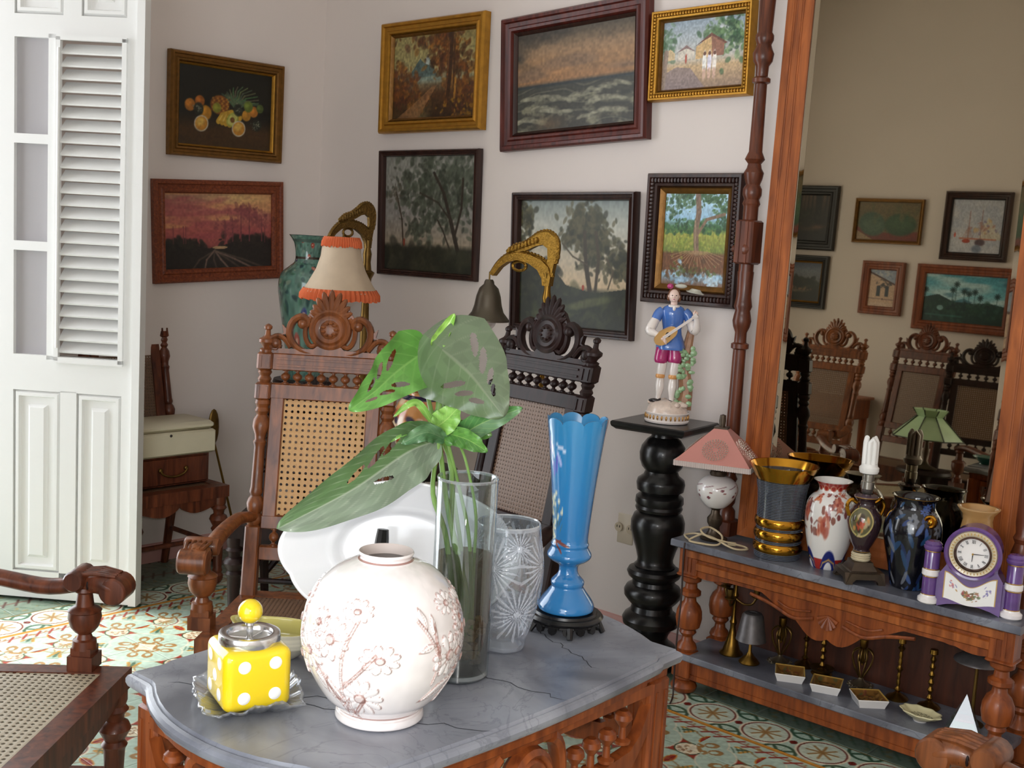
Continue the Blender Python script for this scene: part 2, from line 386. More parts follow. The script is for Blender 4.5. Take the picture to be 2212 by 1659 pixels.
def pic_village(w,h):
    m=pic(w,h); m.grad([(0,(150,125,105)),(.32,(195,165,125)),(.45,(190,185,175)),(.7,(175,182,185)),(1,(150,165,178))])
    m.mix(np.clip((m.fbm(4,3,3)-.5)*3,0,1)*(m.y>.55),(215,215,210))
    m.leaves(.85,.75,.12,.16,170,.03,[(60,95,60),(90,125,75),(45,70,50),(130,155,110)],8,.7); m.leaves(.62,.8,.07,.06,50,.025,[(85,115,75),(110,140,95)],9,.6); m.leaves(.07,.7,.06,.12,60,.03,[(80,110,80),(110,140,110)],10,.6)
    m.poly([(.42,.42),(.42,.6),(.6,.74),(.76,.62),(.76,.45)],(205,170,120)); m.poly([(.4,.6),(.6,.78),(.8,.62),(.76,.6),(.6,.73)],(115,75,60)); m.poly([(.6,.74),(.76,.62),(.76,.45),(.62,.44)],(150,105,85))
    m.poly([(.2,.42),(.2,.54),(.3,.6),(.4,.54),(.4,.44)],(215,205,190)); m.poly([(.17,.53),(.3,.64),(.42,.53),(.3,.59)],(140,115,110)); m.poly([(.02,.42),(.03,.54),(.1,.6),(.16,.53),(.16,.44)],(205,180,140))
    m.poly([(0,0),(.55,0),(.36,.3),(.18,.33),(0,.22)],(130,115,120),.7); m.line([(.02,0),(.05,.55)],.03,(150,130,115))
    for x,c in((.53,(235,232,225)),(.59,(225,220,235)),(.65,(240,230,220))): m.ell(x,.36,.025,.12,c,0,.3); m.ell(x,.49,.018,.02,(110,75,60),0,.3); m.ell(x,.2,.02,.06,(205,170,150),0,.4)
    m.ell(.3,.44,.012,.05,(180,90,70),0,.3); m.grain(.12,12); return m.a
def pic_trees(w,h):
    m=pic(w,h); m.grad([(0,(45,46,34)),(.2,(55,55,42)),(.25,(165,150,130)),(.5,(150,146,140)),(1,(150,150,140))])
    for k,(cx,cy,sx,sy,n) in enumerate([(.55,.82,.2,.1,230),(.75,.6,.14,.16,200),(.35,.62,.13,.08,110),(.45,.38,.1,.06,80),(.9,.8,.08,.12,80)]):
        m.leaves(cx,cy,sx,sy,n,.028,[(62,70,56),(78,86,70),(50,56,44),(95,102,88)],20+k,.55)
    m.line([(.82,.2),(.74,.45),(.66,.68),(.55,.85)],.02,(52,44,36),1,.008); m.line([(.78,.3),(.85,.55),(.86,.8)],.011,(55,47,38)); m.line([(.74,.45),(.6,.6),(.4,.68)],.007,(58,50,40)); m.line([(.74,.2),(.66,.36),(.6,.45)],.007,(58,50,40))
    m.line([(.22,.22),(.2,.45),(.13,.68)],.008,(70,60,48)); m.leaves(.12,.68,.05,.05,30,.02,[(90,85,70)],60,.5)
    m.leaves(.5,.1,.3,.05,160,.05,[(48,50,36),(62,62,46),(38,40,30)],61,.6); m.ell(.23,.25,.012,.03,(150,70,50)); m.grain(.12,17); return m.a*.9
def pic_grove(w,h):
    m=pic(w,h,n=180); m.grad([(0,(42,46,34)),(.28,(60,62,46)),(.33,(205,180,145)),(.5,(200,185,160)),(.8,(180,180,168)),(1,(130,140,136))])
    m.mix(np.clip((m.fbm(3,3,5)-.5)*3,0,.6)*(m.y>.6),(140,148,146))
    for k,(cx,cy,sx,sy,n) in enumerate([(.6,.78,.085,.085,420),(.70,.64,.07,.07,200),(.92,.5,.05,.06,160),(.05,.84,.035,.09,80)]):
        m.leaves(cx,cy,sx,sy,n,.026,[(62,62,42),(78,76,52),(48,48,34),(94,88,62)],30+k,.7)
    m.line([(.66,.3),(.62,.5),(.6,.75)],.02,(66,56,40),1,.01); m.line([(.71,.3),(.73,.55),(.7,.75)],.013,(70,60,44)); m.line([(.63,.5),(.5,.56),(.4,.66)],.006,(80,70,52)); m.line([(.82,.32),(.86,.45),(.8,.55)],.006,(80,70,52)); m.line([(.3,.33),(.34,.5),(.3,.62)],.008,(80,70,55))
    m.poly([(0,0),(1,0),(1,.33),(.7,.28),(.45,.33),(.3,.48),(0,.55)],(46,48,36)); m.leaves(.15,.38,.12,.08,140,.03,[(44,46,32),(60,62,42),(36,38,28)],50,.6); m.leaves(.6,.15,.3,.07,140,.04,[(50,54,36),(70,76,48),(40,44,32)],51,.5)
    m.ell(.65,.2,.2,.03,(105,108,70),.2,.6,.6); m.ell(.6,.32,.012,.02,(170,70,45)); m.grain(.07,19); return m.a*1.0
def pic_root(w,h):
    m=pic(w,h,n=150); m.grad([(0,(120,80,55)),(.12,(150,190,215)),(.16,(120,80,50)),(.34,(110,70,42)),(.38,(120,135,60)),(.56,(165,165,70)),(.62,(70,110,60)),(.72,(150,190,215)),(1,(185,215,232))])
    m.leaves(.4,.63,.3,.04,130,.03,[(50,95,45),(70,115,60),(35,70,38)],70,.7); m.leaves(.5,.47,.35,.06,160,.02,[(150,160,60),(110,130,50),(180,170,80)],71,.6)
    m.leaves(.5,.95,.4,.05,190,.03,[(45,80,45),(65,100,60),(90,120,85)],72,.85); m.leaves(.15,.8,.08,.06,40,.025,[(45,80,45),(90,120,85)],73,.8); m.leaves(.9,.82,.08,.08,60,.03,[(45,80,45),(80,115,70)],74,.8)
    m.line([(.55,.36),(.52,.6),(.55,.8),(.52,1)],.04,(125,100,80)); m.line([(.54,.55),(.68,.72),(.95,.78)],.022,(130,105,82)); m.line([(.53,.36),(.5,.7)],.012,(170,145,115),.7)
    for k in range(16): a=PI+PI*(k+.5)/16; m.line([(.55,.38),(.55+.18*math.cos(a),.38+.07*math.sin(a)),(.55+.42*math.cos(a),.34+.2*math.sin(a))],.006,(165,130,95),.8)
    m.leaves(.3,.1,.12,.05,60,.03,[(175,205,225),(150,185,210)],76,.7); m.leaves(.8,.08,.1,.04,50,.03,[(175,205,225),(200,220,230)],77,.7); m.leaves(.5,.17,.3,.04,90,.03,[(90,110,50),(120,80,50),(80,60,35)],78,.6); m.grain(.14,79); return m.a
def pic_fruit(w,h):
    m=pic(w,h,(22,24,18)); m.mix(np.clip((.42-m.y)/.2,0,1),(78,52,26)); m.mix((m.fbm(3,3,4)-.4)*.6,(40,40,28))
    for k in range(26):
        a=math.radians(20+k*4.8); l=.2+.08*math.sin(k*3); m.line([(.6,.52),(.6+l*math.cos(a)*.6,.52+l*math.sin(a)*.8),(.63+l*math.cos(a)*1.15,.53+l*math.sin(a))],.008,(75+k%4*12,100+k%3*12,80),.9,.003)
    m.ell(.43,.54,.1,.085,(150,90,35),0,.2)
    for i in range(8):
        for j in range(6): m.ell(.345+i*.025+(j%2)*.012,.47+j*.03,.009,.009,(195,140,60) if (i+j)%2 else (110,60,28),0,.5,.8)
    for x,y,r,c in((.12,.5,.055,(175,110,40)),(.22,.56,.05,(165,95,35)),(.28,.42,.065,(190,130,40)),(.4,.5,.045,(140,140,50)),(.72,.44,.05,(185,130,45)),(.8,.5,.05,(190,120,45)),(.74,.56,.05,(105,120,50)),(.87,.55,.04,(80,95,45))):
        m.ell(x,y,r,r,c,0,.25); m.ell(x-.3*r,y+.3*r,r*.5,r*.45,np.minimum(np.array(c)*1.35,255),0,.9,.7)
    for k in range(4): m.line([(.42+k*.04,.33-k*.01),(.46+k*.035,.41),(.56+k*.03,.46-k*.02)],.026,(205,160,55)); m.line([(.43+k*.04,.35-k*.01),(.47+k*.035,.42)],.008,(235,200,110),.8)
    m.ell(.57,.37,.075,.055,(165,170,75),.8,.2); m.ell(.57,.37,.06,.04,(205,200,110),.8,.2); m.ell(.57,.365,.025,.025,(120,80,40))
    for x,y in((.24,.28),(.64,.26)): m.ell(x,y,.075,.07,(215,205,185),.5,.15); m.ell(x,y,.065,.06,(205,140,50),.5,.15); m.ell(x-.01,y+.02,.045,.035,(230,185,90),.5,.6)
    for x,y in((.21,.46),(.84,.33),(.63,.5)):
        m.ell(x,y,.05,.055,(40,44,34),0,.3); m.leaves(x,y,.025,.03,26,.009,[(130,132,110),(60,64,50)],int(x*100),.9)
    m.grain(.1,33); return m.a*.85
def pic_sunset(w,h):
    m=pic(w,h,n=190); m.grad([(0,(40,38,32)),(.24,(52,44,38)),(.3,(160,84,78)),(.5,(176,92,86)),(.75,(184,116,100)),(1,(178,134,108))])
    m.mix(np.clip((m.noise(2,12,5)-.5)*4,0,.8)*(m.y>.45),(225,165,110)); m.mix(np.clip(1-np.hypot((m.x-.65)/.4,(m.y-.93)/.1),0,1)*.8,(235,200,130)); m.mix(np.clip((m.fbm(3,8,9)-.55)*4,0,.6)*(m.y>.4),(165,80,85))
    m.poly([(0,0),(1,0),(1,.38),(.9,.36),(.78,.42),(.66,.36),(.5,.3),(.4,.27),(.25,.32),(.1,.36),(0,.36)],(44,38,34))
    m.leaves(.15,.32,.1,.03,60,.03,[(40,36,32),(52,46,38)],3,.8); m.leaves(.8,.36,.12,.03,90,.03,[(40,34,32),(50,42,36)],4,.8)
    for x,y in((.7,.82),(.78,.78),(.62,.66),(.9,.68),(.55,.6)):
        m.branch(x,.36,PI/2,(y-.36)*.5/m.asp*1.0,.005,(125,68,72),0,1); m.line([(x,.36),(x,y)],.004,(120,65,68)); m.leaves(x,y-.05,.05,.06,34,.018,[(150,80,80),(130,70,72)],int(x*50),.5)
    for x in(.08,.17,.19,.93): m.line([(x,.34),(x,.56)],.003,(120,62,66))
    for k in range(7): x=.25+k*.11; m.line([(.45,.24),(.4+(x-.4)*.6,.12),(x,0)],.007,(150,120,105) if k%2 else (95,78,66),.7)
    m.ell(.5,.28,.07,.012,(185,150,110)); m.grain(.1,41); return m.a*.92
def pic_darkwood(w,h):
    m=pic(w,h,(30,27,22),120); m.mix(np.clip((m.y-.5)*1.5,0,.7),(105,80,62))
    for k in range(9): m.line([(.08+k*.1,.3),(.1+k*.1+.02*math.sin(k),.98)],.008+.006*(k%3),(30,26,20))
    m.line([(.75,.2),(.72,1)],.07,(20,18,15)); m.leaves(.4,.55,.2,.08,90,.04,[(40,42,30),(30,32,24)],4,.7); m.mix(np.clip(1-abs(m.y-.3)/.1,0,1)*np.clip((m.noise(4,9,3)-.3)*2,0,1),(120,85,62)); m.poly([(0,0),(1,0),(1,.14),(0,.18)],(24,24,24)); m.grain(.15,6); return m.a
def pic_duskland(w,h):
    m=pic(w,h,n=110); m.grad([(0,(26,28,22)),(.4,(40,42,30)),(.52,(95,98,100)),(.8,(105,112,122)),(1,(60,70,90))])
    m.leaves(.5,.5,.28,.05,120,.05,[(32,36,28),(42,46,32)],3,.8); m.leaves(.4,.3,.2,.04,50,.03,[(110,70,48),(60,60,40),(140,110,80)],5,.7); m.ell(.45,.26,.3,.02,(110,100,85),0,.5,.6); m.grain(.12,6); return m.a
def pic_melons(w,h):
    m=pic(w,h,(108,92,60),130); m.mix((m.fbm(4,3,3)-.3),(86,76,46)); m.poly([(0,0),(1,0),(1,.25),(.5,.2),(.1,.3),(0,.35)],(112,48,36)); m.poly([(0,.02),(.3,0),(0,.25)],(150,125,95))
    m.ell(.25,.42,.22,.18,(60,84,66),-.3,.2); m.ell(.27,.38,.16,.12,(84,104,82),-.2,.8,.7); m.ell(.7,.42,.25,.17,(48,74,48),0,.2); m.ell(.7,.45,.18,.1,(70,96,66),0,.9,.7); m.leaves(.55,.75,.3,.08,50,.04,[(80,84,50),(100,92,60)],8,.4); m.grain(.14,9); return m.a
def pic_house(w,h):
    m=pic(w,h,(196,165,140),100); m.poly([(0,.9),(1,.62),(1,1),(0,1)],(150,160,176)); m.leaves(.5,.9,.3,.06,30,.06,[(200,195,190),(130,145,170)],3,.6); m.line([(0,.92),(.95,.62)],.03,(82,58,50))
    m.poly([(.3,.28),(.3,.56),(.45,.58),(.45,.28)],(50,58,66)); m.poly([(.62,.28),(.62,.58),(.76,.56),(.76,.28)],(52,60,70)); m.leaves(.55,.6,.12,.05,30,.04,[(60,58,58)],5,.7); m.line([(0,.22),(1,.2)],.015,(130,105,95)); m.ell(.5,.06,.5,.08,(205,180,160),0,.4,.7); m.ell(.55,.21,.03,.03,(70,45,45)); m.grain(.12,7); return m.a
def pic_ship(w,h):
    m=pic(w,h,(188,190,200),130); m.mix((m.fbm(4,4,2)-.35)*1.4,(215,210,212)); m.mix(np.clip((m.fbm(5,5,9)-.5)*3,0,.5),(165,172,190))
    m.poly([(.55,.35),(.72,.68),(1,.32),(1,.25),(.6,.28)],(205,195,175),.8)
    for x,y in((.36,.78),(.6,.8),(.36,.5)): m.line([(x,.26),(x,y)],.007,(150,105,90))
    for k in range(8): m.line([(.25+k*.03,.28),(.36,.5)],.004,(165,120,105),.8); m.line([(.6,.6),(.45+k*.05,.3)],.004,(160,130,120),.7)
    m.line([(.2,.27),(.9,.26)],.016,(190,110,80),.8); m.ell(.33,.22,.08,.04,(170,70,50)); m.ell(.6,.2,.1,.07,(90,74,82),0,.4); m.ell(.55,.08,.1,.08,(120,130,150),0,.5); m.ell(.1,.33,.02,.05,(200,85,60)); m.leaves(.65,.45,.12,.08,26,.03,[(170,120,110),(120,110,150),(205,170,120)],6,.6); m.grain(.1,3); return m.a
def pic_palms(w,h):
    m=pic(w,h,n=150); m.grad([(0,(24,52,52)),(.3,(30,60,58)),(.42,(160,195,205)),(.6,(110,175,190)),(1,(70,150,170))])
    m.mix(np.clip((m.noise(3,10,4)-.45)*4,0,.8)*(m.y>.45),(190,215,220)); m.mix(np.clip((m.fbm(3,7,8)-.55)*4,0,.8)*(m.y>.5),(60,110,130))
    m.poly([(0,0),(1,0),(1,.4),(.8,.46),(.62,.42),(.5,.48),(.35,.46),(.18,.58),(0,.5)],(28,56,54)); m.poly([(.35,.44),(.5,.52),(.62,.44)],(75,125,140)); m.leaves(.5,.25,.3,.1,140,.03,[(28,60,52),(40,76,60),(20,44,46),(50,90,80)],9,.6)
    for x,y in((.4,.8),(.36,.68),(.5,.66),(.56,.62),(.63,.66),(.7,.55),(.02,.66),(.9,.6)):
        m.line([(x,.4),(x,y)],.004,(60,90,90))
        for k in range(9): a=k*2*PI/9; m.line([(x,y),(x+.035*math.cos(a),y+.035*math.sin(a)*m.asp)],.006,(24,52,52))
    m.ell(.22,.3,.04,.03,(120,160,160)); m.line([(.05,.15),(.5,.14)],.01,(60,120,110),.6); m.grain(.1,5); return m.a
# ---------------------------------------------------------------- room shell
M_WALL=plain('wall_plaster',(222,211,205),.75,bump=.25,bscale=14,var=.015,vscale=2)
M_BASE=plain('baseboard_paint',(196,150,142),.6,var=.05,vscale=5)
M_CEIL=plain('ceiling_paint',(232,228,220),.8)
M_DOOR=plain('door_paint',(232,232,230),.42,bump=.12,bscale=40)
M_GROUT=plain('cement_bed',(120,122,112),.8)
X1,Y0,HT=5.75,-4.6,3.7
def shell():
    OY0,OY1,OZ=-3.57,-1.67,2.95
    b=MB(); b.box((-.15,(OY1+.15)/2,HT/2),(.3,.15-OY1,HT)); b.box((-.15,(Y0-.3+OY0)/2,HT/2),(.3,OY0-Y0+.3,HT)); b.box((-.15,(OY0+OY1)/2,(OZ+HT)/2),(.3,OY1-OY0,HT-OZ))
    struct(b.build('wall_left',M_WALL))
    struct(MB().box((X1/2,.15,HT/2),(X1,.3,HT)).build('wall_back',M_WALL))
    WX0,WX1,WZ0,WZ1=3.0,5.4,.35,2.75  # added window opening, made large to brighten the lower back wall
    b=MB(); b.box((WX0/2,Y0-.15,HT/2),(WX0,.3,HT)); b.box(((WX1+X1)/2,Y0-.15,HT/2),(X1-WX1,.3,HT)); b.box(((WX0+WX1)/2,Y0-.15,WZ0/2),(WX1-WX0,.3,WZ0)); b.box(((WX0+WX1)/2,Y0-.15,(WZ1+HT)/2),(WX1-WX0,.3,HT-WZ1))
    struct(b.build('wall_front',M_WALL))
    struct(MB().box((X1+.15,(Y0-.3+.3)/2,HT/2),(.3,-Y0+.6,HT)).build('wall_right',M_WALL))
    struct(MB().box((X1/2,Y0/2,HT+.05),(X1+.6,-Y0+.6,.1)).build('ceiling',M_CEIL))
    prof=[(0,0),(.014,0),(.014,.07),(.008,.082),(0,.085)]
    def bb(name,a,c,n):
        v=[];f=[]
        for p in(a,c): v+=[(p[0]+n[0]*d,p[1]+n[1]*d,z) for d,z in prof]
        for i in range(5): f.append((i,(i+1)%5,5+(i+1)%5,5+i))
        f+=[tuple(range(5)),tuple(range(9,4,-1))]; struct(MB().add(v,f).build(name,M_BASE))
    bb('baseboard_back',(.014,0),(X1,0),(0,-1)); bb('baseboard_left',(0,OY1+.02),(0,0),(1,0)); bb('baseboard_front',(0,Y0),(X1,Y0),(0,1))
    # white casing round the doorway
    c=MB(); c.box((.01,OY1+.05,OZ/2),(.024,.1,OZ)); c.box((-.15,OY1-.012,OZ/2),(.3,.024,OZ)); c.box((.01,OY0-.05,OZ/2),(.024,.1,OZ)); c.box((.01,(OY0+OY1)/2,OZ+.05),(.024,OY1-OY0+.2,.1))
    struct(c.build('trim_1',M_DOOR))
shell()
# ---- floor: patterned cement tiles, each its own piece
AQ,RED,OLV,TAN,CRM,GRN,ORG,DRD=(178,200,184),(150,52,40),(120,108,62),(158,122,74),(226,216,190),(60,92,70),(205,140,50),(112,36,30)
def tile_field(n=56,edge=0):
    m=Im(n,n,RED)
    m.ell(0,0,.80,.80,OLV,0,.03); m.ell(0,0,.78,.78,AQ,0,.03)
    for x,y in((.95,.62),(.62,.95),(1.06,1.06)): m.ell(x,y,.40,.40,CRM,0,.04)
    for x,y in((.95,.62),(.62,.95),(1.06,1.06)): m.ell(x,y,.38,.38,AQ,0,.04)
    for x,y,r in((.8,.62,.12),(.62,.8,.12),(.95,.78,.1),(.78,.95,.1)): m.ell(x,y,r,r*.8,TAN,.7,.06); m.ell(x+.02,y+.02,r*.55,r*.4,AQ,.7,.08)
    m.ell(1,1,.22,.22,TAN,0,.05); m.poly([(1.2,1.2),(.78,1),(.9,.9),(1,.76)],CRM)
    for x,y in((1,0),(0,1)): m.ell(x,y,.23,.23,GRN,0,.05); m.ell(x,y,.205,.205,CRM,0,.05); m.leaves(x,y,.08,.08,14,.04,[(120,80,50),(150,110,70)],3,.7)
    for x,y,a in((.5,.0,0),(0,.5,PI/2)): m.ell(x,y,.17,.085,ORG,a,.1); m.ell(x,y,.14,.065,RED,a,.08)
    for k in(-1,0,1): m.line([(.26,.26),(.45+.07*k,.45-.07*k)],.03,ORG if k else GRN,.9,.01)
    for t in np.linspace(.3,.5,5): m.line([(t,t),(t+.07,t-.06)],.008,GRN); m.line([(t,t),(t-.06,t+.07)],.008,GRN)
    for s in(0,1):
        q=[(.28+.2*t,.12+.14*math.sin(t*4)) for t in np.linspace(0,1,8)]; m.line([(b,a) if s else (a,b) for a,b in q],.012,TAN,.8)
    m.ell(0,0,.29,.29,CRM,0,.05); m.ell(0,0,.26,.26,DRD,0,.05); m.ell(0,0,.235,.235,AQ,0,.05)
    for k in range(9): a=k*PI/16*1.0; m.line([(0,0),(.19*math.cos(a*1.),.19*math.sin(a))],.014,TAN) if k%2==0 else None
    if edge:
        m.mix(m.y<.34,AQ); m.line([(0,.2),(1,.2)],.012,RED); m.mix((m.y<.06),ORG)
        for k in range(4): x=.125+k*.25; m.line([(x-.09,.1),(x+.09,.3)],.022,RED); m.leaves(x+.1,.16,.02,.02,4,.03,[TAN],k,.8)
    m.grain(.06,4,20,20); return m.a
def tile_border(n=56):
    m=Im(n,n,AQ)
    for x in(0,1):
        for y in(0,1): m.ell(x,y,.3,.3,GRN,0,.06); m.ell(x,y,.24,.24,AQ,0,.06); m.line([(x,y),(x+(.5-x)*.5,y+(.5-y)*.5)],.03,GRN); m.ell(x,y,.09,.09,GRN,0,.1)
    for x,y in((0,.5),(1,.5)): m.ell(x,y,.07,.07,DRD,.785,.1)
    for x,y in((.5,0),(.5,1)): m.ell(x,y,.05,.05,AQ,.785,.1)
    m.ell(.5,.5,.42,.42,CRM,0,.03); m.ell(.5,.5,.385,.385,DRD,0,.03); m.ell(.5,.5,.355,.355,(196,208,190),0,.03)
    for k in range(8): a=k*PI/4+.2; m.line([(.5,.5),(.5+.24*math.cos(a),.5+.24*math.sin(a))],.022,TAN)
    m.mix(m.y<.05,ORG); m.mix(m.y>.96,(150,118,60)); m.grain(.06,5,20,20); return m.a
def tile_outer(n=40):
    m=Im(n,n,(112,128,112)); m.line([(0,.7),(1,.7)],.012,DRD)
    for k in range(4): x=.125+k*.25; m.line([(x-.1,.55),(x+.1,.85)],.022,(70,40,34)); m.line([(x+.08,.2),(x-.08,.4)],.012,GRN); m.leaves(x,.3,.04,.08,4,.04,[(86,104,84),(130,120,80)],k,.8)
    m.grain(.08,5,20,20); return m.a
M_TILE=painted('cement_tile',.38,coat=.12,spec=.4)
TS=.2; BX,BY=.335,-.265          # border strip starts here
def tile_mesh(name,img):
    n=img.shape[0]; e=TS/2-.0005
    g=np.linspace(-e,e,n); P=np.stack([*np.meshgrid(g,g),np.zeros((n,n))],-1)
    # skirt: one ring pushed down so that every tile has thickness
    Q=np.pad(P,((1,1),(1,1),(0,0)),'edge'); Q[0,:,2]=Q[-1,:,2]=-.006; Q[:,0,2]=Q[:,-1,2]=-.006
    return grid_mesh(name,Q,np.pad(img,((1,1),(1,1),(0,0)),'edge'),M_TILE)
def build_floor():
    fl=struct(MB().box((X1/2-.2,Y0/2,-.055),(X1+.9,-Y0+.5,.1)).build('floor',M_GROUT))
    tm={'f':tile_mesh('tile',tile_field()),'e':tile_mesh('tile',tile_field(edge=1)),'b':tile_mesh('tile',tile_border()),'o':tile_mesh('tile',tile_outer())}
    small={k:i for k,i in zip('febo',(tile_field(20),tile_field(20,1),tile_border(20),tile_outer(20)))}
    cells=[]
    nx=int((X1-BX)/TS)+3; ny=int((BY-Y0)/TS)+3
    for i in range(-2,nx):
        for j in range(-2,ny):
            x=BX+(i+.5)*TS; y=BY-(j+.5)*TS
            if x>X1+.1 or y<Y0-.1 or x<-.1 or y>.1: continue
            if i<0 or j<0: k,a=('o',PI) if (j<0 and i>=j) else ('o',-PI/2); a=(0 if k=='o' and j<0 and i>=j else PI/2)
            elif i==0 and j==0: k,a='b',0
            elif j==0: k,a='b',0
            elif i==0: k,a='b',-PI/2+PI
            elif j==1 and i>1: k,a='e',PI
            elif i==1: k,a='e',-PI/2
            else: k,a='f',[[0,PI/2],[-PI/2,PI]][j%2][i%2]
            if k=='f': a={(0,0):0,(1,0):PI/2,(0,1):-PI/2,(1,1):PI}[(i%2,j%2)]
            cells.append((x,y,k,a))
    fx,fy=math.sin(-YAW),math.cos(YAW)
    def seen(c):
        dx,dy=c[0]-CAM.x,c[1]-CAM.y; d=dx*fx+dy*fy; r=dx*math.cos(YAW)+dy*math.sin(YAW)
        if d<1.9: return 99+abs(d)
        return d if abs(r/d)<.50 else 50+d
    cells.sort(key=seen)
    for x,y,k,a in cells[:290]:
        o=link('tile',tm[k],fl); o.location=(x,y,0); o.rotation_euler=(0,0,a)
    vs=[];cs=[];
    n=20; e=TS/2-.0005; g=np.linspace(-e,e,n); X,Y=np.meshgrid(g,g); P=[];I=[]
    fs=[]
    for q,(x,y,k,a) in enumerate(cells[290:]):
        ca,sa=math.cos(a),math.sin(a); P.append(np.stack([x+X*ca-Y*sa,y+X*sa+Y*ca,0*X],-1).reshape(-1,3)); I.append(small[k].reshape(-1,3))
        idx=np.arange(n*n).reshape(n,n)+q*n*n; fs.append(np.stack([idx[:-1,:-1],idx[:-1,1:],idx[1:,1:],idx[1:,:-1]],-1).reshape(-1,4))
    me=bpy.data.meshes.new('tile_paving'); me.from_pydata(np.concatenate(P).tolist(),[],np.concatenate(fs).tolist()); col_attr(me,lin(np.clip(np.concatenate(I),0,255))); me.materials.append(M_TILE)
    o=link('tile_paving',me,fl); o['kind']='stuff'
build_floor()
# ---- louvred door leaf, folded back into the room
def door_leaf():
    O=Vector((.087,-1.593,0)); ang=math.atan2(.338,.443)
    d=bpy.data.objects.new('door_1',None); COL.objects.link(d); d.location=O; d.rotation_euler=(0,0,ang); struct(d); d['label']='white louvred door leaf with three small glass panes, folded open'; d['category']='door'
    W,H,TH=.555,2.9,.04; z0=.012
    f=MB()
    def bar(x0,x1,za,zb,th=TH): f.box(((x0+x1)/2,0,(za+zb)/2),(x1-x0,th,zb-za))
    bar(-.07,.045,z0,H); bar(.48,W,z0,H)                    # stiles
    bar(.178,.212,.97,2.2); bar(.235,.30,.10,.85); bar(.235,.305,2.27,H-.1)      # muntins
    bar(.045,.48,z0,.12); bar(.045,.48,.845,.985); bar(.045,.48,2.185,2.27); bar(.045,.48,H-.1,H)
    for z in(1.405,1.81): bar(.045,.178,z-.018,z+.018)
    f.build('door_frame',M_DOOR,d)
    MB().box((W-.012,-.03,H/2),(.03,.022,H-.03)).build('edge_strip',M_DOOR,d)
    gl=thin_glass('door_glass',(240,240,240),.15,.2,.7,(196,193,196),edge=.2)
    for za,zb in((.985,1.387),(1.423,1.792),(1.828,2.185)): MB().box((.112,.004,(za+zb)/2),(.134,.005,zb-za)).build('pane',gl,d)
    def panel(x0,x1,za,zb):
        p=MB(); cx,cz,w,h=(x0+x1)/2,(za+zb)/2,x1-x0,zb-za
        p.box((cx,.004,cz),(w,.016,h))
        i=.028; q=.055
        vs=[];fs=[]
        for ins,dy in((0,-.004),(i*.4,-.02),(i*.8,-.02),(i,-.006),(q,-.006),(q+.012,-.018)): vs+=[(x0+ins,dy,za+ins),(x1-ins,dy,za+ins),(x1-ins,dy,zb-ins),(x0+ins,dy,zb-ins)]
        for k in range(5):
            for a in range(4): b=(a+1)%4; fs.append((4*k+a,4*k+b,4*k+4+b,4*k+4+a))
        fs.append((20,21,22,23)); p.add(vs,fs); p.build('raised_panel',M_DOOR,d,angle=20)
    for x0,x1 in((.045,.235),(.30,.48)): panel(x0,x1,.12,.845)
    for x0,x1 in((.045,.235),(.305,.48)): panel(x0,x1,2.27,H-.1)
    lf=MB(); a=.03
    for x0,x1,za,zb in((.212,.23,.97,2.19),(.468,.486,.97,2.19),(.212,.486,.962,.984),(.212,.486,2.178,2.196)): lf.box(((x0+x1)/2,-.024,(za+zb)/2),(x1-x0,.02,zb-za))
    lf.build('louvre_frame',M_DOOR,d)
    me=None; n=25
    for k in range(n):
        z=1.0+k*(1.175/n)
        if me is None:
            s=MB().box((.346,0,0),(.236,.062,.008),RX(math.radians(38))); o=s.build('louvre_slat',M_DOOR,d); me=o.data
        else: o=link('louvre_slat',me,d)
        o.location=(0,0,z+.022)
        if k==0: pass
    MB().tube([(.225,-.035,1.02),(.225,-.035,2.15)],.005,6).build('louvre_rod',M_DOOR,d)
door_leaf()
# ---------------------------------------------------------------- framed pictures
M_CANVAS=painted('oil_on_canvas',.42,bump=.1,bscale=200)
GOLD=plain('gilt_frame',(176,128,48),.38,.75,var=.18,vscale=30,bump=.2,bscale=80)
GOLDD=plain('old_gilt_frame',(120,84,38),.42,.6,var=.25,vscale=40,bump=.3,bscale=90)
MAHO=wood('mahogany_frame',(58,20,16),(104,44,34),.3)
DKFR=wood('dark_frame',(34,20,18),(66,40,32),.3)
BLKF=wood('black_frame',(16,15,14),(34,30,28),.35)
RUST=wood('rust_carved_frame',(92,40,22),(140,72,40),.45,sc=(60,60,60))
REDW=wood('red_wood_frame',(104,50,30),(150,84,52),.35)
def sweep(w,h,prof,M=None):
    b=MB(); vs=[];fs=[]; n=len(prof)
    for t,d in prof: x,z=w/2-t,h/2-t; vs+=[(-x,-d,-z),(x,-d,-z),(x,-d,z),(-x,-d,z)]
    for k in range(n-1):
        for a in range(4): c=(a+1)%4; fs.append((4*k+a,4*k+c,4*k+4+c,4*k+4+a))
    return b.add(vs,fs,M)
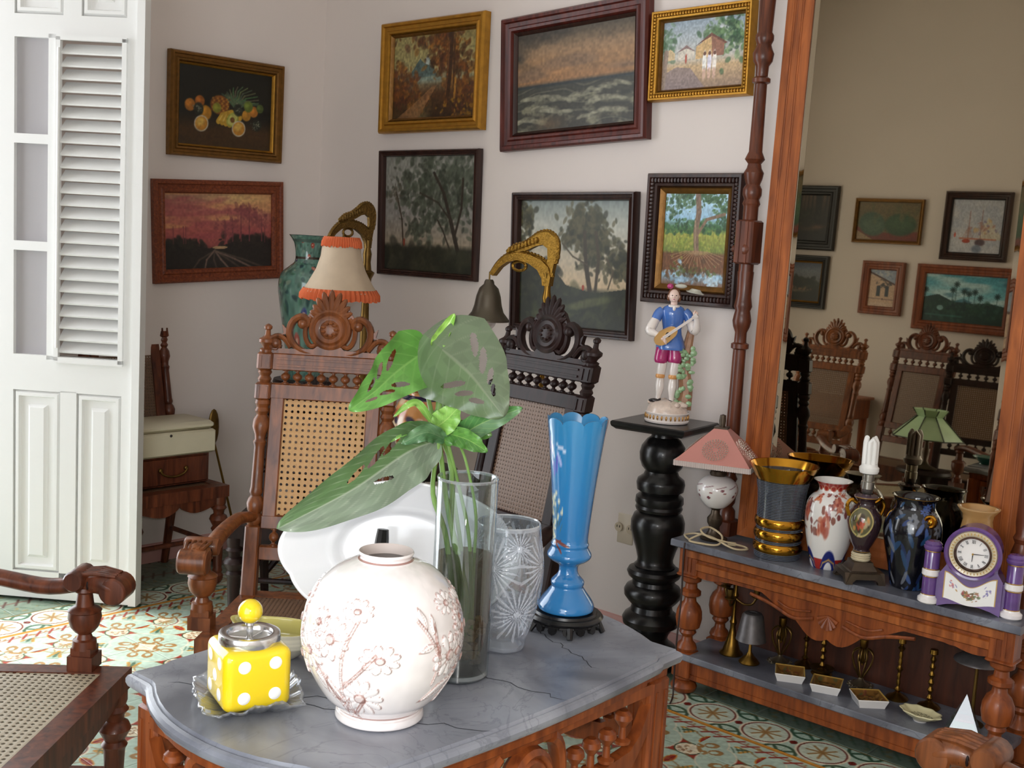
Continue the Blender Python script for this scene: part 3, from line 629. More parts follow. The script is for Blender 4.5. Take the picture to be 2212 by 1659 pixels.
def painting(name,label,loc,w,h,roll,rz,fw,depth,mat,img,slip=None,slipm=None,flip=False,lean=0.,bead=None):
    r=thing(name,label,'painting',loc,rot=(lean,-math.radians(roll),rz))
    sw=slip or 0
    sweep(w,h,[(0,0),(0,depth*.75),(fw*.12,depth),(fw*.3,depth*.98),(fw*.38,depth*.78),(fw*.62,depth*.7),(fw*.72,depth*.86),(fw*.88,depth*.8),(fw,depth*.45),(fw,.004)]).build('frame',mat,r,angle=25)
    if slip: sweep(w-2*fw+.002,h-2*fw+.002,[(0,depth*.5),(sw*.2,depth*.62),(sw*.6,depth*.5),(sw,depth*.3),(sw,.004)]).build('inner_slip',slipm,r,angle=25)
    cw,ch=w-2*fw-2*sw,h-2*fw-2*sw
    a=img(cw,ch)
    if flip: a=a[:,::-1]
    n,m=a.shape[:2]; X,Z=np.meshgrid(np.linspace(-cw/2-.002,cw/2+.002,m),np.linspace(-ch/2-.002,ch/2+.002,n))
    link('canvas',grid_mesh('canvas',np.stack([X,np.full_like(X,-depth*.25),Z],-1),a,M_CANVAS),r)
    MB().box((0,-.004,0),(w-.02,.006,h-.02)).build('backing',DKFR,r)
    if bead:
        b=MB(); q=fw*.5; nx=int((w-2*q)/bead); nz=int((h-2*q)/bead)
        for i in range(nx+1):
            for s in(-1,1): b.ell((-w/2+q+i*(w-2*q)/nx,-depth*.86,s*(h/2-q)),(bead*.5,.006,fw*.2),RY(0),6,4)
        for i in range(1,nz):
            for s in(-1,1): b.ell((s*(w/2-q),-depth*.86,-h/2+q+i*(h-2*q)/nz),(fw*.2,.006,bead*.5),None,6,4)
        b.build('carved_moulding',mat,r)
    return r
WB=-.003
painting('forest_painting','gilt framed autumn forest path painting beside the room corner',(.776,WB,2.227),.644,.488,.6,0,.055,.045,GOLD,pic_forest,.012,GOLDD)
painting('seascape_painting','large mahogany framed stormy sea painting, hanging crooked',(1.574,WB,2.182),.74,.538,3.4,0,.062,.045,MAHO,pic_sea,.014,DKFR)
painting('village_painting','small gilt framed village street painting with white clad figures',(2.165,WB,2.238),.428,.326,1.3,0,.035,.04,GOLD,pic_village,.008,GOLDD,bead=.012)
painting('woodland_painting','thin dark framed painting of leaning trees, left of the brass bell lamp',(.785,WB,1.624),.629,.564,.4,0,.028,.035,DKFR,pic_trees,lean=math.radians(1.5))
painting('grove_painting','dark framed painting of tall trees behind the brass bell lamp',(1.626,WB,1.45),.626,.568,1.2,0,.034,.04,DKFR,pic_grove,lean=math.radians(1.5))
painting('banyan_painting','carved dark framed painting of a tree with spreading roots',(2.19,WB,1.57),.413,.479,.5,0,.052,.045,DKFR,pic_root,.022,GOLDD,bead=.014)
painting('fruit_painting','gilt framed still life of pineapple and oranges',(.003,-.558,2.043),.594,.446,1.,PI/2,.045,.04,GOLDD,pic_fruit,.01,GOLD,lean=math.radians(1.5))
painting('sunset_painting','rust brown framed red sunset landscape painting',(.003,-.574,1.497),.685,.453,3.,PI/2,.06,.032,RUST,pic_sunset,lean=math.radians(1.))
YF=Y0+.003
painting('ship_painting','dark framed pale sailing ship painting seen in the mirror',(1.751,YF,2.034),.448,.468,0,PI,.05,.035,DKFR,pic_ship,.006,BLKF,True)
painting('palm_painting','red wood framed blue palm landscape seen in the mirror',(1.727,YF,1.534),.676,.455,0,PI,.065,.035,REDW,pic_palms,flip=True)
painting('melon_painting','gilt edged green melon painting seen in the mirror',(1.131,YF,2.047),.502,.319,0,PI,.025,.03,GOLDD,pic_melons,flip=True)
painting('farmhouse_painting','small red framed house painting seen in the mirror',(1.144,YF,1.57),.311,.38,0,PI,.06,.035,REDW,pic_house,flip=True)
painting('forest_study_painting','black framed dark forest painting seen at the mirror edge',(.513,YF,2.052),.467,.475,0,PI,.07,.035,BLKF,pic_darkwood,flip=True)
painting('evening_painting','black and gilt framed evening landscape at the mirror edge',(.492,YF,1.577),.464,.394,0,PI,.045,.035,BLKF,pic_duskland,.012,GOLD,True)
# ---------------------------------------------------------------- carved cane chairs
W_MID=wood('walnut_chair',(84,44,21),(142,82,42),.3)
W_DARK=wood('ebony_stained_chair',(24,14,13),(48,28,25),.4,coat=.15,spec=.25)
W_RED=wood('red_walnut_chair',(64,30,18),(118,62,38),.3)
W_CON=wood('cedar_console',(104,48,20),(160,84,38),.34)
W_CONL=wood('cedar_console_inlay',(122,62,26),(176,98,46),.34)
W_BLK=wood('black_lacquer_wood',(12,11,11),(24,22,22),.25,coat=.5)
CANE_T=cane('tan_cane',(206,160,96),(178,128,66),.0182,.24)
CANE_B=cane('brown_cane',(120,92,70),(96,70,52),.0125,.2)
CANE_G=cane('grey_cane',(192,180,156),(160,146,122),.017,.27)
DARKHOLE=None
def turned(b,prof,x,y,z0,z1,seg=14,sh=0.,y0=0.):
    """prof: (fraction along, radius); sh shears in y with height"""
    M=Matrix(((1,0,0,x),(0,1,sh,y-sh*y0),(0,0,1,0),(0,0,0,1)))
    return b.lathe([(r,z0+(z1-z0)*t) for t,r in prof],seg,M)
SPIN=[(0,.011),(.07,.011),(.1,.006),(.2,.005),(.27,.008),(.34,.0125),(.42,.0145),(.5,.015),(.58,.0145),(.66,.0125),(.73,.008),(.8,.005),(.9,.006),(.93,.011),(1,.011)]
LEGP=[(0,.012),(.02,.018),(.05,.024),(.09,.026),(.12,.018),(.15,.022),(.18,.018),(.4,.022),(.6,.026),(.63,.032),(.66,.024),(.69,.03),(.74,.040),(.78,.034),(.8,.022),(.84,.024),(.87,.034),(.9,.026),(.93,.03),(1,.03)]
POSTP=[(0,.020),(.03,.026),(.06,.026),(.09,.018),(.12,.024),(.17,.027),(.21,.022),(.23,.016),(.26,.021),(.3,.018),(.62,.0165),(.66,.021),(.68,.016),(.72,.018),(.78,.027),(.84,.025),(.88,.016),(.91,.023),(.94,.018),(.97,.024),(1,.022)]
FIN=[(0,.02),(.1,.022),(.16,.012),(.24,.016),(.36,.026),(.46,.026),(.54,.014),(.62,.009),(.78,.008),(.82,.012),(.9,.013),(.96,.008),(1,.001)]
ARMS=[(0,.030),(.14,.028),(.16,.020),(.24,.016),(.28,.024),(.36,.034),(.5,.040),(.6,.038),(.62,.041),(.66,.034),(.70,.022),(.9,.018),(.94,.026),(1,.024)]
_crest={}
def crest_mesh():
    if _crest: return _crest
    b=MB(); V=MB(); R=MB(); N=26
    # pierced back plate joining the scrolls
    b.prism([(-.19,0),(.19,0),(.185,.016),(.05,.02),(.04,.03),(-.04,.03),(-.05,.02),(-.185,.016)],-.012,.012)
    b.lathe([(.030,-.016),(.045,-.020),(.052,-.014),(.060,-.018),(.068,-.014),(.072,0),(.066,.012),(.03,.012)],28,T(0,0,.088)@RX(-PI/2)@S(1,1,1))
    for s in(-1,1):
        pts=[(s*.030,0,.012),(s*.070,0,.006),(s*.112,0,.026),(s*.134,0,.066),(s*.126,0,.108),(s*.098,0,.128),(s*.076,0,.116),(s*.078,0,.098),(s*.090,0,.096)]
        q=spline(pts,22); b.tube(q,[.013-.006*abs(2*k/21-1)**3 for k in range(22)],8,1.25,up=(0,1,0)); b.ell((s*.091,-.003,.104),(.018,.017,.018))
        pts=[(s*.036,0,.040),(s*.062,0,.030),(s*.080,0,.058),(s*.080,0,.1),(s*.062,0,.128)]
        b.tube(spline(pts,14),.009,8,1.3,up=(0,1,0))
        pts=[(s*.126,0,.022),(s*.15,0,.052),(s*.176,0,.058),(s*.196,0,.04),(s*.192,0,.016),(s*.17,0,.012),(s*.165,0,.03)]
        b.tube(spline(pts,18),.010,8,1.3,up=(0,1,0)); b.ell((s*.176,-.002,.034),(.019,.015,.019))
        b.prism([(s*.128,.07),(s*.158,.098),(s*.152,.07),(s*.17,.06)] if s>0 else [(s*.17,.06),(s*.152,.07),(s*.158,.098),(s*.128,.07)],-.008,.008)
    # shell fan
    for k in range(9):
        a=math.radians(26+16*k); l=.075+.03*math.sin(PI*k/8)**2
        V.ell((0,0,l*.55),(.0135,.012,l*.5),T(0,-.004,.115)@RY(PI/2-a),8,6)
    V.prism([(-.085,.118),(-.07,.1),(.07,.1),(.085,.118),(.055,.165),(0,.2),(-.055,.165)],-.006,.012)
    R.ell((0,-.012,.088),(.036,.012,.036),None,16,6)
    for k in range(9): a=2*PI*k/9; R.ell((.021*math.cos(a),-.02,.088+.021*math.sin(a)),(.011,.008,.005),None,6,4)
    _crest.update(crest=b.mesh('crest'),shell=V.mesh('crest_shell'),rosette=R.mesh('rosette'))
    return _crest
def sub(name,me,mat,parent,M=None):
    if not me.materials: me.materials.append(mat)
    o=link(name,me,parent,M)
    if o.material_slots[0].material is not mat: o.material_slots[0].link='OBJECT'; o.material_slots[0].material=mat
    return o
_cache={}
def shared(key,fn):
    if key not in _cache: _cache[key]=fn()
    return _cache[key]
def scallop(n,x0,x1,zt,d):
    p=[]
    for t in np.linspace(0,1,n): p.append((x0+(x1-x0)*t,zt-d*(.35+.65*abs(math.sin(t*PI*2))**.8*(1-.3*math.cos(t*PI*2)))))
    return p
def chair(name,label,loc,rz,wm,cm,arms=True,back=1.22,sw=.52,group=None,cseat=None,simple=False,bw=.40,seat_d=.47,bench=False):
    r=thing(name,label,'bench' if bench else 'chair',loc,rz,group); sh=.21; hs=.43; X=bw/2; k=(back-hs)/.79
    Z=lambda z: hs+(z-.43)*k
    sy=lambda z: max(0,z-hs)*sh
    # posts
    def post_me():
        b=MB(); M=Matrix(((1,0,0,0),(0,1,sh,-sh*hs),(0,0,1,0),(0,0,0,1)))
        b.bbox((0,0,(hs-.05+Z(.63))/2),(.045,.045,Z(.63)-hs+.05),.005,M); turned(b,POSTP,0,0,Z(.63),Z(.995),14,sh,hs)
        for za,zb in((.995,1.047),(1.083,1.137)):
            b.bbox((0,0,(Z(za)+Z(zb))/2),(.048,.048,Z(zb)-Z(za)),.006,M)
            for s in(-1,1): b.box((s*.012,-.024,(Z(za)+Z(zb))/2),(.008,.006,(Z(zb)-Z(za))*.62),M)
        b.lathe([(.017,Z(1.045)),(.022,Z(1.056)),(.016,Z(1.066)),(.022,Z(1.076)),(.017,Z(1.086))],12,M)
        return b.mesh('post')
    def fin_me():
        b=MB(); turned(b,FIN,0,0,Z(1.135),Z(1.22),12,sh,hs); return b.mesh('finial')
    key=(back,)
    for s in(() if bench else (-1,1)):
        p=sub('post',shared(('post',back,wm.name),post_me),wm,r,T(s*X,0,0)); sub('finial',shared(('fin',back,wm.name),fin_me),wm,p)
    ML=Matrix(((1,0,0,0),(0,1,sh,-sh*hs),(0,0,1,0),(0,0,0,1)))
    def rail(nm,za,zb,th=.026,groove=False,wx=None):
        b=MB(); w=(wx or bw-.044); b.bbox((0,0,(Z(za)+Z(zb))/2),(w,th,Z(zb)-Z(za)),.003,ML)
        if groove:
            for q in(.3,.7): b.box((0,-th/2,Z(za)+(Z(zb)-Z(za))*q),(w-.03,.008,.006),ML)
        b.build(nm,wm,r)
    if not bench: rail('top_rail',1.085,1.135,.03,True)
    if not bench: rail('upper_rail',1.0,1.045); rail('lower_rail',.62,.66); rail('bottom_rail',.53,.57)
    def spin_me(za,zb):
        b=MB(); turned(b,SPIN,0,0,Z(za),Z(zb),10,sh,hs); return b.mesh('spindle')
    nsp=6 if simple else 8
    for za,zb in(() if bench else ((1.045,1.086),(.57,.621))):
        me=shared(('sp',za,back,wm.name),lambda:spin_me(za,zb))
        for i in range(nsp): sub('spindle',me,wm,r,T(-X+.045+(bw-.09)*(i+.5)/nsp,0,0))
    cx=X-.065
    for s in(() if bench else (-1,1)): MB().bbox((s*(X-.045),0,(Z(.655)+Z(1.005))/2),(.042,.024,Z(1.005)-Z(.655)),.003,ML).build('back_stile',wm,r)
    if not bench: MB().box((0,0,(Z(.66)+Z(1.0))/2),(2*cx,.004,Z(1.0)-Z(.66)),ML).build('cane_back',cm,r,uv=(0,2))
    c=crest_mesh(); kx=(bw-.02)/.39; MC=T(0,sy(Z(1.137)),Z(1.133))@S(kx,1,k*.87)@Matrix(((1,0,0,0),(0,1,sh,0),(0,0,1,0),(0,0,0,1)))
    co=None if bench else sub('crest',c['crest'],wm,r,MC)
    if not bench: sub('crest_shell',c['shell'],wm,co); sub('rosette',c['rosette'],wm,co)
    # seat
    D=seat_d; fx,bx=sw/2,bw/2+.02
    out=[(-bx,.03),(-fx,-D),(fx,-D),(bx,.03)]; t=.055
    inn=[(-bx+t*.8,.03-t),(-fx+t,-D+t),(fx-t,-D+t),(bx-t*.8,.03-t)]
    b=MB(); vs=[(x,y,hs) for x,y in out]+[(x,y,hs) for x,y in inn]+[(x,y,hs-.05) for x,y in out]+[(x,y,hs-.05) for x,y in inn]
    fs=[]
    for i in range(4): j=(i+1)%4; fs+=[(i,j,4+j,4+i),(8+i,12+i,12+j,8+j),(i,8+i,8+j,j),(4+i,4+j,12+j,12+i)]
    b.add(vs,fs); b.build('seat_frame',wm,r)
    cs=cseat or cm
    MB().slab(inn,hs-.008,hs-.003).build('cane_seat',cs,r,uv=(0,1))
    ap=MB(); ap.prism([(-fx+.03,hs-.048),(fx-.03,hs-.048)]+scallop(25,fx-.03,-fx+.03,hs-.052,.05),-D+.012,-D+.03); ap.build('apron',wm,r)
    for s in(-1,1):
        L0=Vector((s*fx-s*.02,-D+.03)); L1=Vector((s*bx-s*.02,0)); d=(L1-L0).length
        q=MB(); MM=T(L0.x,L0.y,0)@RZ(math.atan2(L1.y-L0.y,L1.x-L0.x)); q.prism([(0,hs-.048),(d,hs-.048)]+scallop(17,d,0,hs-.052,.03),-.008,.008,MM); q.build('side_apron',wm,r)
    def leg_me():
        b=MB(); b.lathe([(rr,t*(hs-.05)) for t,rr in LEGP],16); return b.mesh('leg')
    lm=shared(('leg',wm.name),leg_me)
    for s in(-1,1):
        sub('leg',lm,wm,r,T(s*(fx-.03),-D+.03,0))
        b=MB(); b.tube([(s*X,.005,hs),(s*X,.02,.25),(s*X,.07,0)],[.024,.021,.017],8); b.build('leg',wm,r)
    b=MB(); b.tube([(-fx+.03,-D*.55,.16),(fx-.03,-D*.55,.16)],.011,8)
    for s in(-1,1): b.tube([(s*(fx-.03),-D+.03,.17),(s*X,.02,.17)],.011,8)
    b.build('stretcher',wm,r)
    if arms:
        for s in(-1,1):
            dk=D/.47; A=[(s*X,.045,.655),(s*(X+.03),-.03*dk,.665),(s*(X+.055),-.14*dk,.645),(s*(X+.06),-.26*dk,.628),(s*(X+.062),-.35*dk,.64),(s*(X+.062),-.40*dk,.648),(s*(X+.062),-.435*dk,.638)]; ya=-.36*dk
            q=spline(A,24); rad=[.020+.006*math.sin(k/23*PI) for k in range(24)]
            for k in range(16,24): rad[k]=.026+.016*math.sin((k-15)/8*PI*.62)
            b=MB(); b.tube(q,rad,12,.78); a=b.build('armrest',wm,r)
            g=MB(); e=q[-1]
            g.lathe([(.020,-.040),(.030,-.039),(.034,-.034),(.034,.034),(.030,.039),(.020,.040)],20,T(e[0],e[1]-.002,e[2]-.004)@RY(PI/2))
            for i in range(5): g.tube([(e[0]-s*0+(i-2)*.013,e[1]+.10,e[2]+.03),(e[0]+(i-2)*.015,e[1]+.04,e[2]+.037),(e[0]+(i-2)*.011,e[1]-.005,e[2]+.03)],.005,6)
            g.build('carved_paw',wm,a)
            g=MB(); g.lathe([(.022,-.046),(.026,-.04),(.026,.04),(.022,.046)],14,T(q[15][0],q[15][1],q[15][2]+.016)@RY(PI/2)); g.build('carved_scroll',wm,a)
            for sg in(-1,1):
                for i in range(3): MB().ell((q[18][0]+sg*.031,q[18][1]+.012-i*.014,q[18][2]-.002),(.004,.0035,.011),None,8,5).build('carved_slot',W_DARK,a)
            su=MB(); su.box((s*(X+.055),ya,hs+.018),(.062,.062,.036)); su.box((s*(X+.055),ya,hs+.045),(.05,.05,.02)); su.lathe([(rr,hs+.05+t*.155) for t,rr in ARMS],16,T(s*(X+.055),ya,0)); su.build('arm_support',wm,r)
            if bench: su=MB(); su.box((s*X,0,hs+.018),(.062,.062,.036)); su.lathe([(rr,hs+.035+t*.185) for t,rr in ARMS],16,T(s*X,0,0)); su.build('arm_support',wm,r)
    return r
chair('armchair','walnut armchair with tan cane back beside the green vase',(1.882,-1.477,0),YAW,W_MID,CANE_T,cseat=CANE_B,seat_d=.42,sw=.48,back=1.235,bw=.384)
chair('armchair','black stained cane armchair standing behind the tall blue vase',(2.168,-.955,0),math.radians(-5),W_DARK,CANE_B,back=1.25,seat_d=.34,sw=.46)
chair('window_bench','red walnut bench with scrolled arm and grey cane seat, left foreground',(2.009,-2.857,0),math.radians(129.7),W_RED,CANE_G,sw=1.0,bw=.84,bench=True)
chair('armchair','carved armchair whose arm end shows before the console shelf',(4.25,-1.80,0),-PI/2,W_MID,CANE_B)
chair('side_chair','low dark chair behind the walnut armchair, near the corner',(.87,-.70,0),YAW,W_DARK,CANE_B,arms=False,back=.86,sw=.44,bw=.36)
chair('side_chair','dark cane chair against the left wall carrying a cream box',(.105,-1.03,0),PI/2,W_RED,CANE_B,arms=False,back=1.25,sw=.46,bw=.38,seat_d=.36)
chair('armchair','walnut cane chair reflected foremost in the mirror',(1.31,-3.36,0),PI,W_MID,CANE_B)
chair('armchair','dark cane chair reflected in the middle of the mirror',(1.62,-4.10,0),PI+.1,W_RED,CANE_B,arms=False,back=1.24,seat_d=.42,simple=True)
chair('armchair','dark cane chair reflected at the right, under the palm painting',(2.08,-3.98,0),PI-.15,W_DARK,CANE_B,arms=False,back=1.18,seat_d=.42,simple=True)
# ---------------------------------------------------------------- marble topped centre table
MARB=marble('grey_marble',(138,141,150),(100,103,113),(168,171,178))
MARB2=marble('dark_grey_marble',(104,106,116),(70,72,82),(150,154,164))
def centre_table():
    r=thing('centre_table','low grey marble topped table with carved cedar apron, crowded with vases','table',(3.06,-2.16,0))
    zt=.74
    # quarter outline: end bulge, ear, long side
    def outline(k=0.):
        q=[]
        ex,ey=.292-k,.444-k
        end=[(t*.215,.508-k-.058*(t**2.2)) for t in np.linspace(0,1,7)]
        ear=[(.226,.447-k*.8),(ex,ey),(ex+.002,ey-.07)]
        side=[(.302-k+.018*math.sin(t*PI/2),(ey-.085)*(1-t)) for t in np.linspace(0,1,9)]
        P=end+ear+side
        full=P+[(x,-y) for x,y in P[::-1][1:]]+[(-x,-y) for x,y in P[1:]]+[(-x,y) for x,y in P[::-1][1:-1]]
        return full[::-1]
    o=outline()
    MB().slab(o,0,0,[(.012,zt-.03),(.004,zt-.027),(0,zt-.02),(0,zt-.013),(.004,zt-.007),(.010,zt-.0045),(.013,zt-.006),(.016,zt),(.02,zt)]).build('marble_top',MARB,r,angle=30)
    MB().slab(outline(.018),zt-.058,zt-.031,[(.012,zt-.06),(.004,zt-.054),(.004,zt-.042),(0,zt-.038),(0,zt-.0305)]).build('moulded_frame',W_CON,r,angle=30)
    # cracks in the slab, shallow dark lines
    DK=plain('marble_crack',(50,52,58),.7)
    rr=random.Random(5)
    for x0,y0,x1,y1 in((-.06,-.34,.31,-.14),(-.2,-.42,.05,-.24),(.0,.0,.3,.06),(.02,.3,.25,.22)):
        pts=[]
        for k in range(17): t=k/16; pts.append((x0+(x1-x0)*t+rr.uniform(-.008,.008),y0+(y1-y0)*t+rr.uniform(-.008,.008)))
        vs=[];fs=[]
        for k,(x,y) in enumerate(pts):
            n=Vector((-(y1-y0),x1-x0)).normalized()*(.0011 if k not in(0,16) else .0002); vs+=[(x-n.x,y-n.y,zt+.0004),(x+n.x,y+n.y,zt+.0004)]
        for k in range(16): fs.append((2*k,2*k+1,2*k+3,2*k+2))
        MB().add(vs,fs).build('crack',DK,r)
    LP=[(.0,.02),(.03,.03),(.06,.034),(.09,.03),(.11,.018),(.14,.018),(.16,.05),(.20,.052),(.22,.04),(.25,.03),(.28,.026),(.31,.034),(.36,.043),(.40,.04),(.42,.028),(.44,.03),(.46,.034),(.48,.03),(.5,.026),(.53,.04),(.55,.042),(.575,.036)]
    def leg():
        b=MB(); b.lathe([(q,z*.74) for z,q in LP],18); b.bbox((0,0,.565),(.062,.062,.24),.006)
        for s in(-1,1):
            for q in(-.014,.014): b.box((s*.031,q,.56),(.004,.006,.2)); b.box((q,s*.031,.56),(.006,.004,.2))
        return b.mesh('leg')
    me=leg()
    for sx in(-1,1):
        for sy in(-1,1): sub('leg',me,W_CON,r,T(sx*.245,sy*.40,0))
    KN=[(0,.016),(.1,.017),(.16,.008),(.5,.007),(.6,.012),(.75,.0185),(.9,.017),(1,.009)]
    def knob():
        b=MB(); b.lathe([(q,t*.066) for t,q in KN],12); return b.mesh('baluster_knob')
    km=knob()
    def apron(L,off,rot,nm):
        a=MB(); M=RZ(rot)@T(0,-off,0)
        zr=zt-.20
        pts=[(-L,zr+.10),(-L+.03,zr+.045),(-L+.06,zr+.02),(-.12,zr-.004),(0,zr-.02),(.12,zr-.004),(L-.06,zr+.02),(L-.03,zr+.045),(L,zr+.10),(L,zr+.045),(L-.05,zr-.016),(.12,zr-.05),(0,zr-.062),(-.12,zr-.05),(-L+.05,zr-.016),(-L,zr+.045)]
        a.prism(pts,-.012,.012,M); a.box((0,0,zt-.07),(2*L,.024,.022),M); a.build(nm,W_CON,r)
        m=MB()
        m.lathe([(.03,-.012),(.052,-.024),(.058,-.018),(.066,-.026),(.076,-.02),(.08,0),(.07,.012)],24,M@T(0,-.004,zr+.045)@RX(-PI/2)@S(.82,1,1))
        for s in(-1,1):
            q=spline([(s*.055,0,zr-.03),(s*.085,0,zr-.01),(s*.1,0,zr+.045),(s*.09,0,zr+.1),(s*.07,0,zr+.12)],12); m.tube(q,.014,8,1.3,M,up=(0,1,0))
        m.ell((0,-.026,zr+.045),(.024,.012,.03),M,14,8); m.build('carved_medallion',W_CON,r)
        n=4 if L>.3 else 2
        for s in(-1,1):
            for i in range(n):
                x=s*(.125+(L-.175)*(i+.5)/n); zz=zr-.004+.02*max(0,(abs(x)-.12)/(L-.12))
                sub('baluster_knob',km,W_CON,r,M@T(x,0,zz+.008+(.02 if i==n-1 else 0)))
    apron(.37,.262,PI/2,'apron'); apron(.37,.262,-PI/2,'apron'); apron(.215,.43,0,'end_apron'); apron(.215,.43,PI,'end_apron')
    st=MB(); st.tube(spline([(-.245,-.4,.125),(-.1,-.15,.13),(0,0,.13),(.1,.15,.13),(.245,.4,.125)],20),.018,8); st.tube(spline([(.245,-.4,.125),(.1,-.15,.13),(0,0,.13),(-.1,.15,.13),(-.245,.4,.125)],20),.018,8); st.lathe([(.05,.11),(.06,.13),(.04,.15),(.02,.2),(.03,.22),(.001,.25)],16); st.build('stretcher',W_CON,r)
centre_table()
# ---------------------------------------------------------------- mirror console
MYAW,MTILT=math.radians(1.2),math.radians(1.5)
def console():
    r=thing('mirror_console','tall cedar mirror console with grey marble shelves against the wall','mirror',(2.985,-.003,0))
    XL=.60; zt=.545; F=-.335
    # marble top and shelf
    MB().slab([(-XL+.015,-.012),(-XL+.015,F),(XL-.015,F),(XL-.015,-.012)],0,0,[(.006,zt-.026),(0,zt-.022),(0,zt-.006),(.003,zt)]).build('marble_top',MARB2,r)
    MB().slab([(-XL+.05,-.02),(-XL+.05,F+.02),(XL-.05,F+.02),(XL-.05,-.02)],0,0,[(.004,.122),(0,.126),(0,.142),(.003,.145)]).build('marble_shelf',MARB2,r)
    # apron with carved drop
    p=[(-XL+.05,zt-.026),(-XL+.05,zt-.105)]
    for t in np.linspace(0,1,61):
        x=-XL+.08+t*(2*XL-.16); s=abs(2*t-1)
        d=.035*max(0,math.cos(s*PI*2.3-.5))*(s<.75)+.085*max(0,1-s*2.2)**.7*(.75+.25*abs(math.sin(s*14)))+.012*(s>.75)*math.sin((s-.75)*PI*4)
        p.append((x,zt-.112-max(0,d)))
    p+=[(XL-.05,zt-.105),(XL-.05,zt-.026)]
    MB().prism(p[::-1],F+.035,F+.055).build('apron',W_CON,r)
    b=MB(); b.bbox((0,F+.034,zt-.045),(2*XL-.13,.022,.030),.004); b.bbox((0,F+.036,zt-.085),(2*XL-.13,.016,.028),.003); b.build('apron_moulding',W_CONL,r)
    cv=MB()
    for k in range(7):
        a=math.radians(200+140*k/6); cv.tube([(0,F+.032,zt-.13),(.035*math.cos(a),F+.03,zt-.13+.045*math.sin(a))],[.004,.008],6)
    for s in(-1,1):
        cv.tube(spline([(s*.05,F+.032,zt-.15),(s*.12,F+.031,zt-.165),(s*.2,F+.031,zt-.14),(s*.28,F+.032,zt-.125)],14),.006,6)
        cv.tube(spline([(s*.06,F+.032,zt-.13),(s*.13,F+.031,zt-.14),(s*.18,F+.031,zt-.125)],10),.004,6)
    cv.build('apron_carving',W_CON,r)
    LEG=[(.145,.03),(.16,.036),(.175,.03),(.185,.02),(.2,.018),(.215,.03),(.225,.026),(.235,.04),(.265,.046),(.29,.044),(.31,.036),(.325,.022),(.34,.02),(.35,.036),(.362,.036),(.372,.022),(.39,.02),(.4,.034),(.415,.036),(.42,.03)]
    def leg():
        b=MB(); b.lathe([(q,z) for z,q in LEG],18); b.bbox((0,0,.470),(.072,.072,.10),.005); b.bbox((0,0,.102),(.07,.07,.092),.005)
        for q in(-.014,0,.014): b.box((q,-.0365,.475),(.004,.004,.075)); b.box((-.0365,q,.475),(.004,.004,.075))
        b.bbox((0,0,.422),(.08,.08,.012),.004)
        return b.mesh('leg')
    me=leg()
    ft=MB().lathe([(.03,0),(.042,.008),(.047,.022),(.04,.036),(.026,.044),(.034,.05),(.034,.058)],18).mesh('bun_foot')
    for sx in(-1,1):
        for y in(F+.062,-.06): l=sub('leg',me,W_CON,r,T(sx*(XL-.072),y,0)); sub('bun_foot',ft,W_CON,l)
    b=MB()
    b.bbox((0,F+.05,.098),(2*XL-.2,.024,.05),.004); b.bbox((0,F+.046,.066),(2*XL-.2,.018,.022),.003)
    for s in(-1,1): b.bbox((s*(XL-.072),(F-.0)/2,.095),(.024,-F-.14,.05),.003); b.bbox((s*(XL-.072),F/2,zt-.06),(.024,-F-.12,.06),.003)
    b.build('shelf_rail',W_CON,r)
    MB().box((0,-.03,.32),(2*XL-.2,.012,.4)).build('back_panel',wood('shadow_brown_panel',(52,26,16),(84,44,28),.4),r)  # wood tone darkened to carry the shade under the console top
    # turned posts
    PP=[(.60,.038),(.63,.036),(.645,.022),(.66,.032),(.70,.036),(.73,.026),(.745,.034),(.76,.026),(.79,.030),(1.20,.026),(1.205,.036),(1.22,.036),(1.225,.025),(1.26,.024),(1.28,.034),(1.30,.038),(1.32,.034),(1.335,.03),(1.35,.037),(1.365,.034),(1.385,.03),(1.47,.033),
        (1.47,.030),(1.69,.030),(1.70,.036),(1.715,.030),(1.73,.038),(1.75,.038),(1.765,.028),(1.785,.036),(1.805,.04),(1.82,.03),(1.835,.026),(1.85,.04),(1.862,.034),(1.875,.027),(2.10,.024),(2.105,.036),(2.118,.036),(2.125,.024),(2.16,.026),(2.175,.038),(2.20,.042),(2.215,.034),(2.23,.028),(2.245,.036),(2.26,.036),(2.27,.028),(2.42,.034),(2.45,.028),(2.48,.04),(2.55,.02),(2.60,.001)]
    def post():
        b=MB(); b.lathe([(q*.86,z) for z,q in PP],18); b.bbox((0,0,.565),(.076,.076,.07),.006); return b.mesh('post')
    pm=post()
    def blk(): 
        b=MB(); b.bbox((0,0,1.57),(.07,.075,.15),.006)
        for q in(-.015,.015): b.box((q,-.038,1.57),(.005,.004,.14))
        return b.mesh('pivot_block')
    bm_=blk()
    for s in(-1,1):
        p=sub('post',pm,W_RED,r,T(s*.497-.01*(s<0),-.115,0)); k=sub('pivot_block',bm_,W_RED,p)
        kn=MB().lathe([(.012,-.045),(.012,0),(.024,.004),(.026,.015),(.016,.03),(.008,.034)],14,T(0,-.02,1.545)@RY(PI/2 if s<0 else -PI/2)); kn.build('pivot_knob',W_RED,p)
        g=MB(); g.prism([(0,.53),(s*.12 if s>0 else -.12,.53),(s*.1,.56),(s*.05,.57),(s*.03,.62),(0,.65)][::(1 if s>0 else -1)],-.02,.02,T(s*.0,0,.012)); 
    # swinging mirror
    mr=bpy.data.objects.new('swing_mirror',None); COL.objects.link(mr); mr.parent=r
    mr.location=(.012,-.062,1.54); mr.rotation_euler=(-MTILT,0,MYAW)
    W,Hh,zb=.925,2.06,-.985; fw=.092
